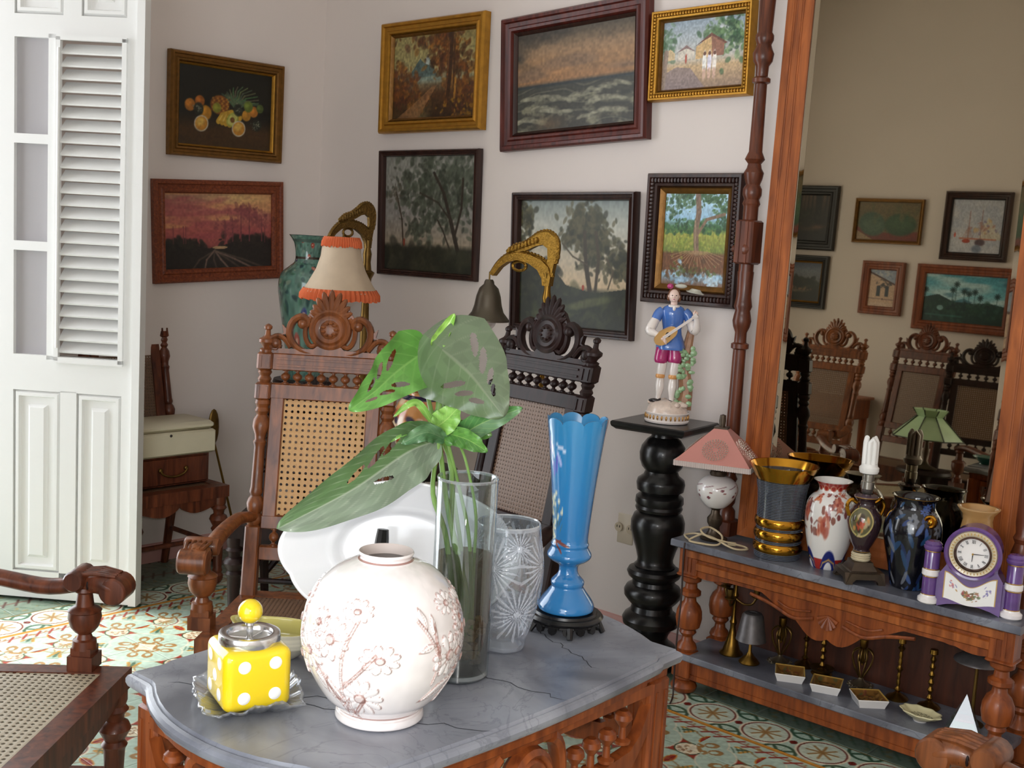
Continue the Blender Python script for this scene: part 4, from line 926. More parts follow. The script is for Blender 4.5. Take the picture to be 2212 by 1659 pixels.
    def side(nm,a,b_,horizontal):
        m=MB(); x0,z0=a; x1,z1=b_
        if not horizontal:
            o_,i_=(x0,x1)
            m.add([(o_,0,z0),(i_,0,z0+fw),(i_,0,z1-fw),(o_,0,z1),(o_,-.034,z0),(i_,-.024,z0+fw),(i_,-.024,z1-fw),(o_,-.034,z1)],[(0,1,2,3),(4,7,6,5),(0,4,5,1),(1,5,6,2),(2,6,7,3),(3,7,4,0)])
            for t in(.26,.33,.56,.63):
                x=o_+(i_-o_)*t; m.box((x,-.0335+.01*t,(z0+z1)/2),(.004,.004,z1-z0-2*fw*t-.01))
        else:
            o_,i_=(z0,z1); 
            m.add([(x0,0,o_),(x0+fw,0,i_),(x1-fw,0,i_),(x1,0,o_),(x0,-.034,o_),(x0+fw,-.024,i_),(x1-fw,-.024,i_),(x1,-.034,o_)],[(0,1,2,3),(4,7,6,5),(0,4,5,1),(1,5,6,2),(2,6,7,3),(3,7,4,0)])
            for t in(.26,.33,.56,.63): m.box(((x0+x1)/2,-.0335+.01*t,o_+(i_-o_)*t),(x1-x0-2*fw*t-.01,.004,.004))
        return m.build(nm,W_CONL,mr)
    zt2=zb+Hh
    side('mirror_frame',(-W/2,zb),(-W/2+fw,zt2),False); side('mirror_frame',(W/2,zb),(W/2-fw,zt2),False)
    side('mirror_frame',(-W/2,zb),(W/2,zb+fw),True); side('mirror_frame',(-W/2,zt2),(W/2,zt2-fw),True)
    # darker groove lines sit in the frame; silvered glass behind
    gm,nt,bs=new_mat('old_silvered_glass'); bs.inputs['Metallic'].default_value=1; bs.inputs['Roughness'].default_value=.015
    tc=node(nt,'ShaderNodeTexCoord'); n=node(nt,'ShaderNodeTexNoise'); n.inputs['Scale'].default_value=3; nt.links.new(tc.outputs['Object'],n.inputs['Vector'])
    mx=node(nt,'ShaderNodeMix',data_type='RGBA'); mx.inputs[6].default_value=L(158,148,127); mx.inputs[7].default_value=L(170,159,137); nt.links.new(n.outputs[0],mx.inputs[0]); nt.links.new(mx.outputs[2],bs.inputs['Base Color'])
    q=fw-.008
    MB().box((0,-.012,(zb+zt2)/2),(W-2*q,.006,Hh-2*q)).build('mirror_glass',gm,mr)
    bv=MB(); x0,x1,za,zc=-W/2+fw,W/2-fw,zb+fw,zt2-fw; e=.018
    bv.add([(x0,-.018,za),(x1,-.018,za),(x1,-.018,zc),(x0,-.018,zc),(x0+e,-.0152,za+e),(x1-e,-.0152,za+e),(x1-e,-.0152,zc-e),(x0+e,-.0152,zc-e)],[(0,1,5,4),(1,2,6,5),(2,3,7,6),(3,0,4,7)]); bv.build('glass_bevel',gm,mr)
    MB().box((0,.008,(zb+zt2)/2),(W-.04,.012,Hh-.04)).build('mirror_back',W_DARK,mr)
    for s in(-1,1):
        cc=MB(); cc.prism([(s*(W/2-fw-.0),zt2-fw),(s*(W/2-fw-.07),zt2-fw),(s*(W/2-fw-.02),zt2-fw-.02),(s*(W/2-fw),zt2-fw-.07)][::(1 if s<0 else -1)],-.026,-.018); cc.build('corner_fillet',W_CONL,mr)
console()
# ---------------------------------------------------------------- things on the centre table
TZ=.74
GLAZE=painted('glazed_ceramic',.16,coat=.6)
WGLAZE=plain('white_glaze',(238,234,232),.22,coat=.5)
CLEAR=thin_glass('clear_glass',(246,249,249),.1)
def daisy_vase():
    r=thing('round_vase','round white ceramic vase with raised daisies on the marble table','vase',(3.199,-2.39,TZ))
    nu,nv=600,310; m=Im(nu,nv,(240,234,232)); R=.128
    prof=[(.066,0),(.073,.004),(.072,.014),(.069,.02),(.094,.045),(.117,.085),(.128,.125),(.129,.158),(.121,.195),(.104,.228),(.082,.250),(.060,.262),(.048,.2665),(.0425,.269),(.0425,.273),(.0455,.278),(.044,.281)]
    pr=spline(prof,nv); zc=pr[:,1][:,None]; az=np.linspace(0,2*PI,nu,endpoint=False)[None]; rr=np.maximum(pr[:,0][:,None],.02)
    cam=math.atan2(CAM.y+2.39,CAM.x-3.199); disp=np.zeros((nv,nu))
    BR=np.array((132,78,66.))
    def lc(a,z):
        d=(az-(cam+math.radians(a))+PI)%(2*PI)-PI; return d*rr,zc-z
    def ink(mask): m.mix(np.clip(mask,0,1)*.75,BR)
    def flower(a,z,rad,n=11,tilt=0):
        nonlocal disp
        x,y=lc(a,z); x=x*1.0; rho=np.hypot(x,y*(1+tilt)); th=np.arctan2(y*(1+tilt),x)+a
        pet=np.abs(np.cos(n*th/2)); edge=rad*(.52+.48*pet**.6)
        ins=np.clip((edge-rho)/.0016,0,1); disp=np.maximum(disp,ins*.0038*(.6+.4*pet)*np.clip(rho/(rad*.3),.4,1))
        ink(np.clip(1.3-np.abs(rho-edge)/.0011,0,1)*.8); ink(np.clip(1.2-np.abs(np.cos(n*th/2))*rho/.0016,0,1)*(rho<edge)*(rho>rad*.25)*.8)
        
        c=np.clip((rad*.24-rho)/.0015,0,1); disp=np.maximum(disp,c*.006); ink(np.clip(1.3-np.abs(rho-rad*.23)/.0014,0,1)); ink((rho<rad*.2)*.25)
    def stem(pts,wd=.0016):
        nonlocal disp
        q=spline(pts,26)
        for (a0,z0),(a1,z1) in zip(q[:-1],q[1:]):
            x0,y0=lc(a0,z0); dx=math.radians(a1-a0)*R; dy=z1-z0; L2=dx*dx+dy*dy+1e-9; t=np.clip((x0*dx+y0*dy)/L2,0,1); d=np.hypot(x0-t*dx,y0-t*dy)
            disp=np.maximum(disp,np.clip((wd*1.6-d)/.001,0,1)*.0024); ink(np.clip(1.2-np.abs(d-wd*1.5)/.0009,0,1)*.5)
    def lf(a,z,l,ang):
        nonlocal disp
        x,y=lc(a,z); c,s_=math.cos(ang),math.sin(ang); u=(x*c+y*s_)/l; v=(-x*s_+y*c)/(l*.34)
        g=np.hypot(u,v/np.maximum(.25,1-np.abs(u)*.6)); disp=np.maximum(disp,np.clip((1-g)*6,0,1)*.003); ink((np.abs(g-1)<.09)*.6); ink((np.abs(v)<.07)*(g<1)*.6); ink((np.abs(np.sin(u*9-np.abs(v)*3))<.12)*(g<1)*.3)
    for set0 in(0,125,240):
        stem([(-24+set0,.02),(-30+set0,.08),(-27+set0,.15),(-18+set0,.2)]); stem([(-28+set0,.09),(-15+set0,.12),(-4+set0,.15)]); stem([(-26+set0,.03),(-12+set0,.07)]); stem([(-33+set0,.06),(-52+set0,.12)])
        flower(-38+set0,.165,.034); flower(-60+set0,.135,.036,11,.2); flower(-1+set0,.142,.033,9,.35); flower(-16+set0,.072,.036); flower(-20+set0,.212,.026,9,.5); flower(-52+set0,.185,.022)
        lf(-38+set0,.07,.032,1.9); lf(-47+set0,.085,.03,2.3); lf(-30+set0,.045,.026,1.2)
    for set0 in(0,190):
        stem([(42+set0,.09),(44+set0,.13),(36+set0,.17),(26+set0,.2)]); stem([(43+set0,.14),(40+set0,.19)]); flower(54+set0,.135,.036); flower(76+set0,.165,.034); flower(84+set0,.11,.034); flower(58+set0,.215,.024,9,.4); flower(80+set0,.205,.022)
        lf(34+set0,.155,.018,.3); lf(39+set0,.19,.015,1.6); lf(52+set0,.075,.034,.5); lf(68+set0,.07,.03,1.2); lf(31+set0,.2,.018,1.9)
    
    m.mix(((np.abs(zc-.021)<.002)|(np.abs(zc-.2685)<.0012))*np.ones((1,nu))*.7,BR)
    m.grain(.02,4)
    lathe_img('vase_body',prof,m.a,GLAZE,r,0.,disp*((zc>.024)&(zc<.255)))
    MB().lathe([(.044,.281),(.039,.274),(.039,.265),(.06,.246),(.08,.2),(.08,.06),(.02,.03)],28,None,False).build('vase_interior',plain('vase_inside',(196,184,178),.6),r)
    MB().lathe([(.066,0),(.03,.004)],24).build('vase_bottom',WGLAZE,r)
daisy_vase()
def blue_vase():
    st=thing('vase_stand','round black carved wooden stand under the tall blue vase','stand',(3.117,-1.806,TZ))
    b=MB().lathe([(.05,.022),(.074,.024),(.079,.03),(.074,.036),(.066,.036),(.064,.041),(.058,.041)],28); b.build('stand_top',W_BLK,st)
    ap=MB()
    for k in range(15):
        a=2*PI*k/15; M=RZ(a)@T(.07,0,.015)@RZ(PI/2); ap.lathe([(.005,-.004),(.009,-.004),(.009,.004),(.005,.004)],8,M@RX(PI/2)); ap.box((0,0,.0065),(.03,.006,.004),M)
    ap.build('pierced_apron',W_BLK,st)
    for k in range(5):
        a=2*PI*k/5+.5; MB().tube([(.068*math.cos(a),.068*math.sin(a),.02),(.075*math.cos(a),.075*math.sin(a),.01),(.08*math.cos(a),.08*math.sin(a),.002)],[.009,.007,.006],8).build('stand_foot',W_BLK,st)
    r=thing('tall_vase','tall blue opaline glass vase with scalloped rim and painted flowers','vase',(3.117,-1.806,TZ+.0412))
    prof=[(.052,0),(.058,.004),(.057,.014),(.050,.026),(.038,.042),(.033,.05),(.0345,.056),(.034,.062),(.029,.068),(.022,.076),(.0195,.086),(.022,.096),(.038,.106),(.045,.113),(.0455,.12),(.041,.128),(.038,.134),(.039,.14),(.037,.146),(.037,.16),(.040,.20),(.0455,.26),(.052,.32),(.058,.37),(.0625,.404)]
    nu,nv=256,190; m=Im(nu,nv,(44,122,182)); pr=spline(prof,nv); zc=pr[:,1][:,None]*np.ones((1,nu)); az=np.linspace(0,2*PI,nu,endpoint=False)[None]*np.ones((nv,1))
    m.mix(np.clip((zc-.2)/.2,0,1)*.6,(58,142,188)); cam=math.atan2(CAM.y+1.806,CAM.x-3.117); R=.05
    def loc(a,z): return (((az-(cam+math.radians(a))+PI)%(2*PI))-PI)*R,zc-z
    def petal(a,z,l,w_,ang,c):
        x,y=loc(a,z); u=(x*math.cos(ang)+y*math.sin(ang))/l; v=(-x*math.sin(ang)+y*math.cos(ang))/w_; m.mix(np.clip((1-np.hypot(u,v))*6,0,1)*.9,c)
    rr=random.Random(3)
    for k in range(9): petal(-62+rr.uniform(-8,8),.335+rr.uniform(-.02,.02),.014,.0035,rr.uniform(1,2.2),(150,160,215) if k%2 else (205,215,235))
    petal(-38,.322,.02,.004,1.9,(176,186,232)); petal(-34,.345,.014,.004,2.6,(210,220,240)); petal(-46,.31,.02,.004,1.5,(90,96,190)); petal(-56,.3,.02,.004,1.6,(100,100,190))
    for k in range(26): petal(-72+rr.uniform(-10,12),.19+rr.uniform(-.045,.05),.010,.003,rr.uniform(0,3),(228,226,196))
    for a,z in((-40,.235),(-30,.212),(-50,.25),(-44,.2)): petal(a,z,.007,.004,1.2,(222,220,190)); petal(a-5,z-.02,.016,.0012,1.1,(70,90,70))
    petal(-28,.146,.028,.0035,-.25,(132,66,52)); petal(-38,.138,.02,.003,-.7,(126,60,48)); petal(-45,.148,.016,.003,.3,(132,66,52))
    for k in range(14): petal(-60+rr.uniform(-18,30),.2+rr.uniform(-.05,.06),.012,.001,rr.uniform(.5,2),(86,120,110))
    a_=az[0]; P=np.stack([pr[:,0][:,None]*np.cos(az),pr[:,0][:,None]*np.sin(az),zc],-1)
    sc=.5+.5*np.abs(np.sin(az*9/1.0/2.)) ; up=np.clip((zc-.37)/.034,0,1); P[...,2]+=up*(np.abs(np.sin(az*4.5))**.4-1)*.013
    link('vase_body',grid_mesh('vase_body',P,m.a,painted('opaline_glass',.14,coat=.7),closed=True),r)
    Q=P[120:].copy(); Q[...,:2]*=.955
    inn=np.empty((Q.shape[0],nu,3)); inn[:]=(62,142,192)
    link('vase_interior',grid_mesh('vase_interior',Q[::-1],inn,painted('opaline_inside',.3),closed=True),r)
    rim=MB(); vs=[tuple(p) for p in P[-1]]+[tuple(p) for p in Q[-1]]; rim.add(vs,[(i,(i+1)%nu,nu+(i+1)%nu,nu+i) for i in range(nu)]); rim.build('rim',plain('opaline_rim',(40,96,140),.25,coat=.5),r)
    MB().lathe([(.052,0),(.02,.002)],20).build('vase_bottom',plain('opaline_base',(58,140,196),.2),r)
blue_vase()
def crystal_vase():
    r=thing('crystal_vase','cut crystal vase with star patterns beside the plant glass','vase',(3.11,-1.991,TZ))
    prof=[(.038,0),(.042,.004),(.046,.02),(.058,.06),(.069,.11),(.073,.15),(.072,.18),(.066,.22),(.062,.25)]
    nu,nv=300,190; pr=spline(prof,nv); zc=pr[:,1][:,None]*np.ones((1,nu)); az=np.linspace(0,2*PI,nu,endpoint=False)[None]*np.ones((nv,1)); R=pr[:,0][:,None]
    f=np.full((nv,nu),.11); disp=np.zeros((nv,nu))
    for k in range(4):
        for a0,z0,rad in((k*90+20,.175,.066),(k*90+65,.085,.062),(k*90+62,.215,.034)):
            x=(((az-math.radians(a0)+PI)%(2*PI))-PI)*R; y=zc-z0; rho=np.hypot(x,y); th=np.arctan2(y,x)
            ray=np.abs(np.sin(th*11)); cut=(ray>.80)*(rho<rad*(.55+.45*np.abs(np.sin(th*5.5+.4))))*(rho>.002); f=np.maximum(f,cut*np.clip(1-rho/rad*.55,0,1)*.75); disp=np.minimum(disp,cut*-.0012)
            f=np.maximum(f,(rho<.006)*.6)
    f=np.maximum(f,(np.abs(zc-.247)<.003)*.35); f=np.maximum(f,(zc<.012)*.25)
    img=np.stack([f]*3,-1); img=np.where(img<=.0031308,img*12.92,1.055*img**(1/2.4)-.055)*255
    CG=cut_glass('cut_crystal'); a=np.linspace(0,2*PI,nu,endpoint=False)
    lathe_img('crystal_wall',prof,img,CG,r,0.,disp)
    MB().lathe([(.059,.25),(.064,.18),(.065,.15),(.06,.11),(.049,.06),(.038,.03),(.01,.026)],28,None,False).build('inner_wall',CLEAR,r)
    MB().lathe([(.062,.25),(.061,.2525),(.059,.25)],32,None,False).build('rim',thin_glass('glass_rim',(225,232,238),.5,.05,.35),r)
    MB().lathe([(.037,.001),(.039,.008),(.03,.02)],8).build('faceted_base',thin_glass('thick_glass',(210,222,232),.35,.03,.25),r)
crystal_vase()
def plant():
    v=thing('cylinder_vase','clear glass cylinder vase with water, pebbles and plant cuttings','vase',(3.155,-2.16,TZ))
    MB().lathe([(.05,0),(.055,.004),(.055,.366),(.0535,.368),(.052,.366),(.052,.014),(.02,.012)],40,None,False).build('glass_wall',thin_glass('plant_glass',(240,244,244),.12,edge=.42),v)
    MB().lathe([(.0552,.364),(.0558,.367),(.0545,.3695),(.0525,.3685),(.052,.364)],40,None,False).build('glass_rim',thin_glass('plant_glass_rim',(228,234,236),.4,.05,.14),v)
    MB().lathe([(.049,.001),(.054,.006),(.051,.012)],32).build('glass_base',thin_glass('glass_base',(205,212,212),.3,.03,.2),v)
    MB().lathe([(.0515,.015),(.0515,.226)],36).build('water',thin_glass('water',(196,194,182),.03,.0,.03,(170,160,140),edge=.12),v)
    b=MB(); rr=random.Random(7)
    for k in range(90):
        a,q=rr.uniform(0,2*PI),.041*math.sqrt(rr.random()); s=rr.uniform(.006,.011); b.ell((q*math.cos(a),q*math.sin(a),.022+rr.random()*.088),(s,s*.8,s*.65),RZ(rr.uniform(0,.2)),8,5)
    o=b.build('pebbles',plain('river_pebble',(150,134,116),.5,var=.35,vscale=45),v); o['kind']='stuff'
    r=thing('monstera_cuttings','green monstera and small leaf cuttings in the glass cylinder','plant',(3.155,-2.16,TZ+.02))
    off=Vector((3.155,-2.16,TZ+.02))
    LG=painted('leaf_surface',.38,coat=.25); SG=plain('stem_green',(112,146,72),.45,var=.15,vscale=20)
    def stem(pts,r0,r1):
        q=[Vector(p)-off for p in spline(pts,20)]; MB().tube(q,[r0+(r1-r0)*k/19 for k in range(20)],8).build('stem',SG,r)
    stem([(3.163,-2.163,.80),(3.160,-2.15,.87),(3.152,-2.166,.95),(3.118,-2.172,1.05),(3.085,-2.168,1.17),(3.076,-2.161,1.25),(3.079,-2.16,1.338)],.006,.004)
    stem([(3.15,-2.147,.80),(3.135,-2.148,.918),(3.118,-2.158,1.012),(3.100,-2.15,1.122),(3.061,-2.164,1.204),(3.031,-2.164,1.286),(3.019,-2.167,1.332)],.006,.0035)
    stem([(3.16,-2.17,.80),(3.15,-2.18,.9),(3.127,-2.182,1.0),(3.102,-2.195,1.076),(3.097,-2.18,1.166)],.006,.004)
    stem([(3.17,-2.15,.82),(3.16,-2.142,.9),(3.14,-2.135,.995),(3.112,-2.138,1.079),(3.099,-2.163,1.171)],.004,.003)
    stem([(3.175,-2.15,.82),(3.16,-2.138,.95),(3.15,-2.13,1.038),(3.125,-2.138,1.132),(3.119,-2.159,1.17)],.003,.0025)
    stem([(3.15,-2.15,.88),(3.135,-2.148,.97),(3.108,-2.151,1.08),(3.082,-2.15,1.206),(3.055,-2.163,1.331)],.0045,.003)
    VIEW=np.array((.664,-.748,.12))
    def leaf(pts,W,c0,c1,vein,kind='heart',roll=0.,cup=0.,holes=(),ns=96,nt=64,lobe=0.,nv=7,curl=0.):
        mid=spline(pts,ns); s=np.linspace(0,1,ns); t=np.linspace(-1,1,nt)
        tg=np.gradient(mid,axis=0); tg/=np.linalg.norm(tg,axis=1)[:,None]
        n=VIEW/np.linalg.norm(VIEW); side=np.cross(tg,n); side/=np.linalg.norm(side,axis=1)[:,None]; nn=np.cross(side,tg)
        side=side*math.cos(roll)+nn*math.sin(roll); nn=np.cross(side,tg)
        if kind=='heart': w_=np.power(np.clip(s*5,0,1),.5)*np.power(np.clip(1-s,0,1),.72)*1.12*(1-.0*s); w_/=w_.max()
        else: w_=np.power(s,.6)*np.power(1-s,.8); w_/=w_.max()
        w_=w_*W; Tt=t[None,:]; ln=np.linalg.norm(mid[-1]-mid[0])
        P=mid[:,None,:]+side[:,None,:]*(w_[:,None]*Tt)[...,None]+nn[:,None,:]*((cup*w_[:,None]*Tt**2)+.004*np.sin(s*24)[:,None]*Tt**2+curl*w_[:,None]*Tt*np.abs(Tt))[...,None]
        P=P-tg[:,None,:]*(lobe*ln*np.abs(Tt)**1.6*(1-s)[:,None]**3)[...,None]
        P=P-np.array(off)
        S_,T_=np.meshgrid(s,t,indexing='ij'); ph=((S_-.30*np.abs(T_)*1.0)*nv)%1.0
        vm=np.clip(1-np.minimum(ph,1-ph)/.07,0,1)*.55; vm=np.maximum(vm,np.clip(1-np.abs(T_)/.045,0,1))
        q=np.random.RandomState(int(abs(pts[0][0])*1e4)%999).rand(12,12); fl=q[(S_*10).astype(int),((T_+1)*5).astype(int)]
        c=np.array(c0)[None,None]*(1-(T_>0))[...,None]+np.array(c1)[None,None]*(T_>0)[...,None]; c=c*(.94+.12*fl)[...,None]; c=c*(1-vm[...,None]*.7)+np.array(vein)*vm[...,None]*.7
        keep=np.ones((ns-1,nt-1),bool); sc=(s[:-1]+s[1:])/2; tc_=(t[:-1]+t[1:])/2; SS,TT=np.meshgrid(sc,tc_,indexing='ij')
        for hs_,ht,rs,rt in holes:
            u=(SS-hs_+.3*(np.abs(TT)-abs(ht)))/rs; v_=(TT-ht)/rt; keep&=~((u*u+v_*v_)<1)
        link('leaf',grid_mesh('leaf',P,c,LG,keep=keep),r)
    H=[]
    leaf([(3.079,-2.166,1.330),(3.146,-2.167,1.298),(3.196,-2.169,1.264),(3.236,-2.165,1.230)],.092,(90,104,78),(84,104,70),(132,138,116),lobe=.30,cup=-.18,nv=8,holes=((.34,.42,0.051,.2),(.5,.45,0.048,.18),(.38,-.42,0.051,.2),(.54,-.4,0.051,.16),(.66,.4,0.054,.15),(.68,-.3,0.048,.12),(.24,-.5,0.045,.16)))
    leaf([(3.027,-2.158,1.322),(3.039,-2.235,1.290),(3.051,-2.298,1.258),(3.046,-2.350,1.228)],.058,(96,150,68),(88,142,60),(146,184,104),lobe=.06,cup=.25,nv=8,roll=.2,holes=((.35,.45,0.051,.2),(.5,.5,0.051,.18),(.42,-.45,0.051,.2),(.58,-.42,0.054,.16),(.66,.4,0.054,.16),(.74,-.3,0.048,.12)))
    leaf([(3.097,-2.179,1.168),(3.086,-2.247,1.150),(3.066,-2.354,1.092),(3.018,-2.474,1.031)],.056,(112,128,106),(84,114,70),(190,194,178),'long',cup=.3,nv=13,roll=.25,holes=((.4,.5,0.039,.18),(.5,.45,0.039,.16),(.52,-.3,0.033,.12),(.62,.4,0.036,.14)))
    leaf([(3.119,-2.159,1.17),(3.176,-2.156,1.208),(3.252,-2.136,1.245)],.022,(72,120,62),(98,132,92),(180,200,120),'long',cup=.3,nv=8)
    leaf([(3.105,-2.17,1.181),(3.168,-2.181,1.180),(3.216,-2.181,1.167)],.018,(86,136,58),(70,116,50),(170,200,110),'long',cup=.3,nv=8)
    leaf([(3.088,-2.183,1.189),(3.116,-2.182,1.209),(3.143,-2.18,1.236)],.024,(130,176,84),(120,168,76),(190,214,130),'long',cup=.2,nv=6)
    leaf([(3.078,-2.167,1.177),(3.08,-2.244,1.192),(3.059,-2.295,1.16)],.012,(120,170,80),(96,146,66),(180,200,120),'long',cup=.4)
    leaf([(3.053,-2.164,1.331),(3.063,-2.152,1.353),(3.075,-2.134,1.395)],.013,(150,196,90),(128,178,72),(190,214,140),'long',cup=.9)
    leaf([(3.103,-2.173,1.17),(3.112,-2.229,1.188),(3.098,-2.272,1.17)],.016,(72,112,72),(88,124,84),(150,170,130),'long',cup=.3)
    leaf([(3.078,-2.167,1.181),(3.072,-2.217,1.235),(3.059,-2.259,1.211)],.007,(140,184,90),(130,176,84),(190,214,140),'long',cup=.5)
    leaf([(3.112,-2.164,1.174),(3.119,-2.13,1.184),(3.134,-2.086,1.205)],.02,(84,130,60),(96,140,70),(170,200,120),'long',cup=.2)
    leaf([(3.10,-2.16,1.165),(3.06,-2.13,1.2),(3.0,-2.08,1.23)],.022,(110,160,74),(96,150,66),(170,200,120),'long',cup=.2)
    leaf([(3.10,-2.17,1.165),(3.14,-2.16,1.19),(3.18,-2.13,1.185)],.02,(96,146,62),(80,130,56),(170,200,110),'long',cup=.2)
plant()
def platter():
    s=thing('plate_stand','small black wooden easel holding up the white platter','stand',(2.890,-2.068,TZ),YAW)
    b=MB(); b.tube(spline([(-.035,-.075,.006),(-.035,-.072,.07),(-.034,-.066,.15),(-.031,-.058,.215)],10),[.012,.014,.017,.011],8); b.build('front_prong',W_BLK,s)
    MB().box((0,.03,.006),(.12,.17,.012)).build('easel_base',W_BLK,s); MB().tube([(0,.09,.01),(0,.075,.16)],[.01,.008],8).build('back_prop',W_BLK,s)
    r=thing('platter','oval white scalloped platter standing upright behind the round vase','plate',(2.890,-2.068,TZ+.012),YAW)
    nu,nv=144,36; a=np.linspace(0,2*PI,nu,endpoint=False)[None]; q=np.linspace(.02,1,nv)[:,None]
    wob=1+.035*np.abs(np.cos(a*4))*(q**4); A,B=.236,.142
    X=A*q*np.cos(a)*wob; Zz=B*q*np.sin(a)*wob
    dep_=np.interp(q,[0,.52,.58,.62,.8,1],[.0,.0,-.012,-.016,-.030,-.048])-.006*np.abs(np.cos(a*4))*np.clip((q-.6)/.4,0,1)+.003*np.exp(-((q-.6)/.015)**2)*-1
    lean=math.radians(14); yy=dep_+.030; z0=B*math.cos(lean)*1.0+.004
    P=np.stack([X,yy*math.cos(lean)+(Zz+B)*math.sin(lean)*.9-.03,Zz*math.cos(lean)+z0-yy*math.sin(lean)*.5],-1)
    c=np.empty((nv,nu,3)); c[:]=(240,240,242)
    o=link('platter_face',grid_mesh('platter_face',P,c,painted('white_porcelain',.14,coat=.6),closed=True),r)
    md=o.modifiers.new('thick','SOLIDIFY'); md.thickness=.005; md.offset=0
platter()
def dice_ashtray():
    d=thing('glass_dish','jagged pressed glass dish under the yellow dice ashtray','dish',(3.021,-2.525,TZ),math.radians(62))
    nu,nv=120,22; a=np.linspace(0,2*PI,nu,endpoint=False)[None]; q=np.linspace(.02,1,nv)[:,None]
    sq=1/np.maximum(np.abs(np.cos(a)),np.abs(np.sin(a)))**.75; wob=.086*sq*(1+.05*np.abs(np.sin(a*14))*q**2)
    rs=np.random.RandomState(2).rand(1,nu)
    P=np.stack([wob*q*np.cos(a),wob*q*np.sin(a),.002+.022*np.clip((q-.55)/.45,0,1)**1.5*(.6+.6*np.sin(a*2+1)**2)+.005*np.sin(a*15)*np.clip(q-.4,0,1)+.003*rs*q],-1)
    c=np.empty((nv,nu,3)); f=.18+.3*np.abs(np.sin(a*30))*np.clip(q-.3,0,1); c[:]=(f*255)[...,None]
    o=link('dish_body',grid_mesh('dish_body',P,c,cut_glass('pressed_glass'),closed=True),d); md=o.modifiers.new('thick','SOLIDIFY'); md.thickness=.004
    r=thing('dice_ashtray','yellow dice shaped ashtray with chrome lid and ball knob','ashtray',(3.021,-2.525,TZ+.0075),math.radians(72))
    YEL=plain('yellow_ceramic',(240,208,24),.16,coat=.6); CH=plain('chrome',(226,226,228),.2,1.); CHD=plain('dull_chrome',(196,194,192),.4,.8); WP=plain('white_pip',(250,250,246),.3)
    bm=bmesh.new(); bmesh.ops.create_cube(bm,size=.114); bmesh.ops.bevel(bm,geom=bm.edges[:]+bm.verts[:],offset=.016,segments=6,profile=.5,affect='EDGES')
    me=bpy.data.meshes.new('dice_body'); bm.to_mesh(me); bm.free(); me.polygons.foreach_set('use_smooth',[True]*len(me.polygons)); me.materials.append(YEL); link('dice_body',me,r,T(0,0,.051)@S(1,1,.9))
    pp=MB().ell((0,0,0),(.0108,.0108,.0018),None,18,6).mesh('pip'); h=.0572
    def pips(M,L_):
        for x,y in L_: sub('pip',pp,WP,r,T(0,0,.051)@M@T(x*1.12,y*.98,h-.0003))
    pips(RX(PI/2),[(-.022,.027),(.024,.029),(-.022,-.026),(.024,-.024)]); pips(RZ(-PI/2)@RX(PI/2),[(-.024,.027),(.022,.027),(0,0),(-.024,-.026),(.022,-.026)]); pips(RZ(PI/2)@RX(PI/2),[(-.02,.02),(.02,-.02),(0,0)]); pips(RZ(PI)@RX(PI/2),[(0,.0)])
    MB().lathe([(.047,.100),(.050,.101),(.051,.104),(.051,.114),(.050,.117),(.048,.118),(.038,.117),(.035,.113),(.034,.106)],40,None,False).build('chrome_rim',CH,r)
    MB().lathe([(.0345,.108),(.028,.1045),(.001,.104)],30,None,False).build('ash_pan',CHD,r)
    MB().lathe([(.0055,.099),(.0055,.127),(.0075,.129),(.0075,.134)],14).build('push_stem',CH,r); MB().ell((0,0,.152),.0205,None,24,14).build('ball_knob',YEL,r)
    w_=MB()
    for k in range(3): a=2*PI*k/3+.6; w_.tube([(.0,0,.106),(.033*math.cos(a),.033*math.sin(a),.108)],.0016,6)
    w_.build('wire_spoke',CH,r)
dice_ashtray()
def onyx_bowl():
    r=thing('onyx_bowl','boat shaped pale green stone bowl behind the dice ashtray','bowl',(2.875,-2.352,TZ),math.radians(30))
    nu,nv=96,30; a=np.linspace(0,2*PI,nu,endpoint=False)[None]; q=np.linspace(0,1,nv)[:,None]
    rx=np.interp(q,[0,.1,.55,1],[.0,.034,.068,.080]); rx=rx*(1+.22*np.abs(np.cos(a))**3*q); ry=np.interp(q,[0,.1,.55,1],[.0,.026,.046,.052]); zz=np.interp(q,[0,.1,.55,1],[0,0,.026,.056])+.008*np.abs(np.cos(a))**4*q
    P=np.stack([rx*np.cos(a),ry*np.sin(a)*np.ones_like(q),zz],-1); c=np.empty((nv,nu,3)); c[:]=(222,220,204); s_=(np.random.RandomState(1).rand(nv,1)*.1+.95)[...,None]; c=c*s_
    STONE=painted('polished_onyx',.18,coat=.5); link('bowl_outside',grid_mesh('bowl_outside',P,c,STONE,closed=True),r)
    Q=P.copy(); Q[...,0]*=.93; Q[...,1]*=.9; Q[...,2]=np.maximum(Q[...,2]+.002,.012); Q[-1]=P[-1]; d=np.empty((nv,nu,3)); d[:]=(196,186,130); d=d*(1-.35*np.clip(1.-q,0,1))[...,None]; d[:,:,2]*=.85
    link('bowl_inside',grid_mesh('bowl_inside',Q[::-1],d[::-1],STONE,closed=True),r)
onyx_bowl()
def green_dish():
    r=thing('green_dish','small teal glass dish behind the platter, seen in the mirror','dish',(2.815,-1.885,TZ))
    MB().lathe([(.03,0),(.034,.006),(.05,.02),(.066,.032),(.064,.035),(.046,.024),(.02,.012)],28).build('dish_body',plain('teal_glass',(36,112,96),.12,coat=.6),r)
    MB().lathe([(.035,0),(.034,.004)],20).build('foot_ring',plain('teal_glass_foot',(30,92,80),.2),r)
green_dish()
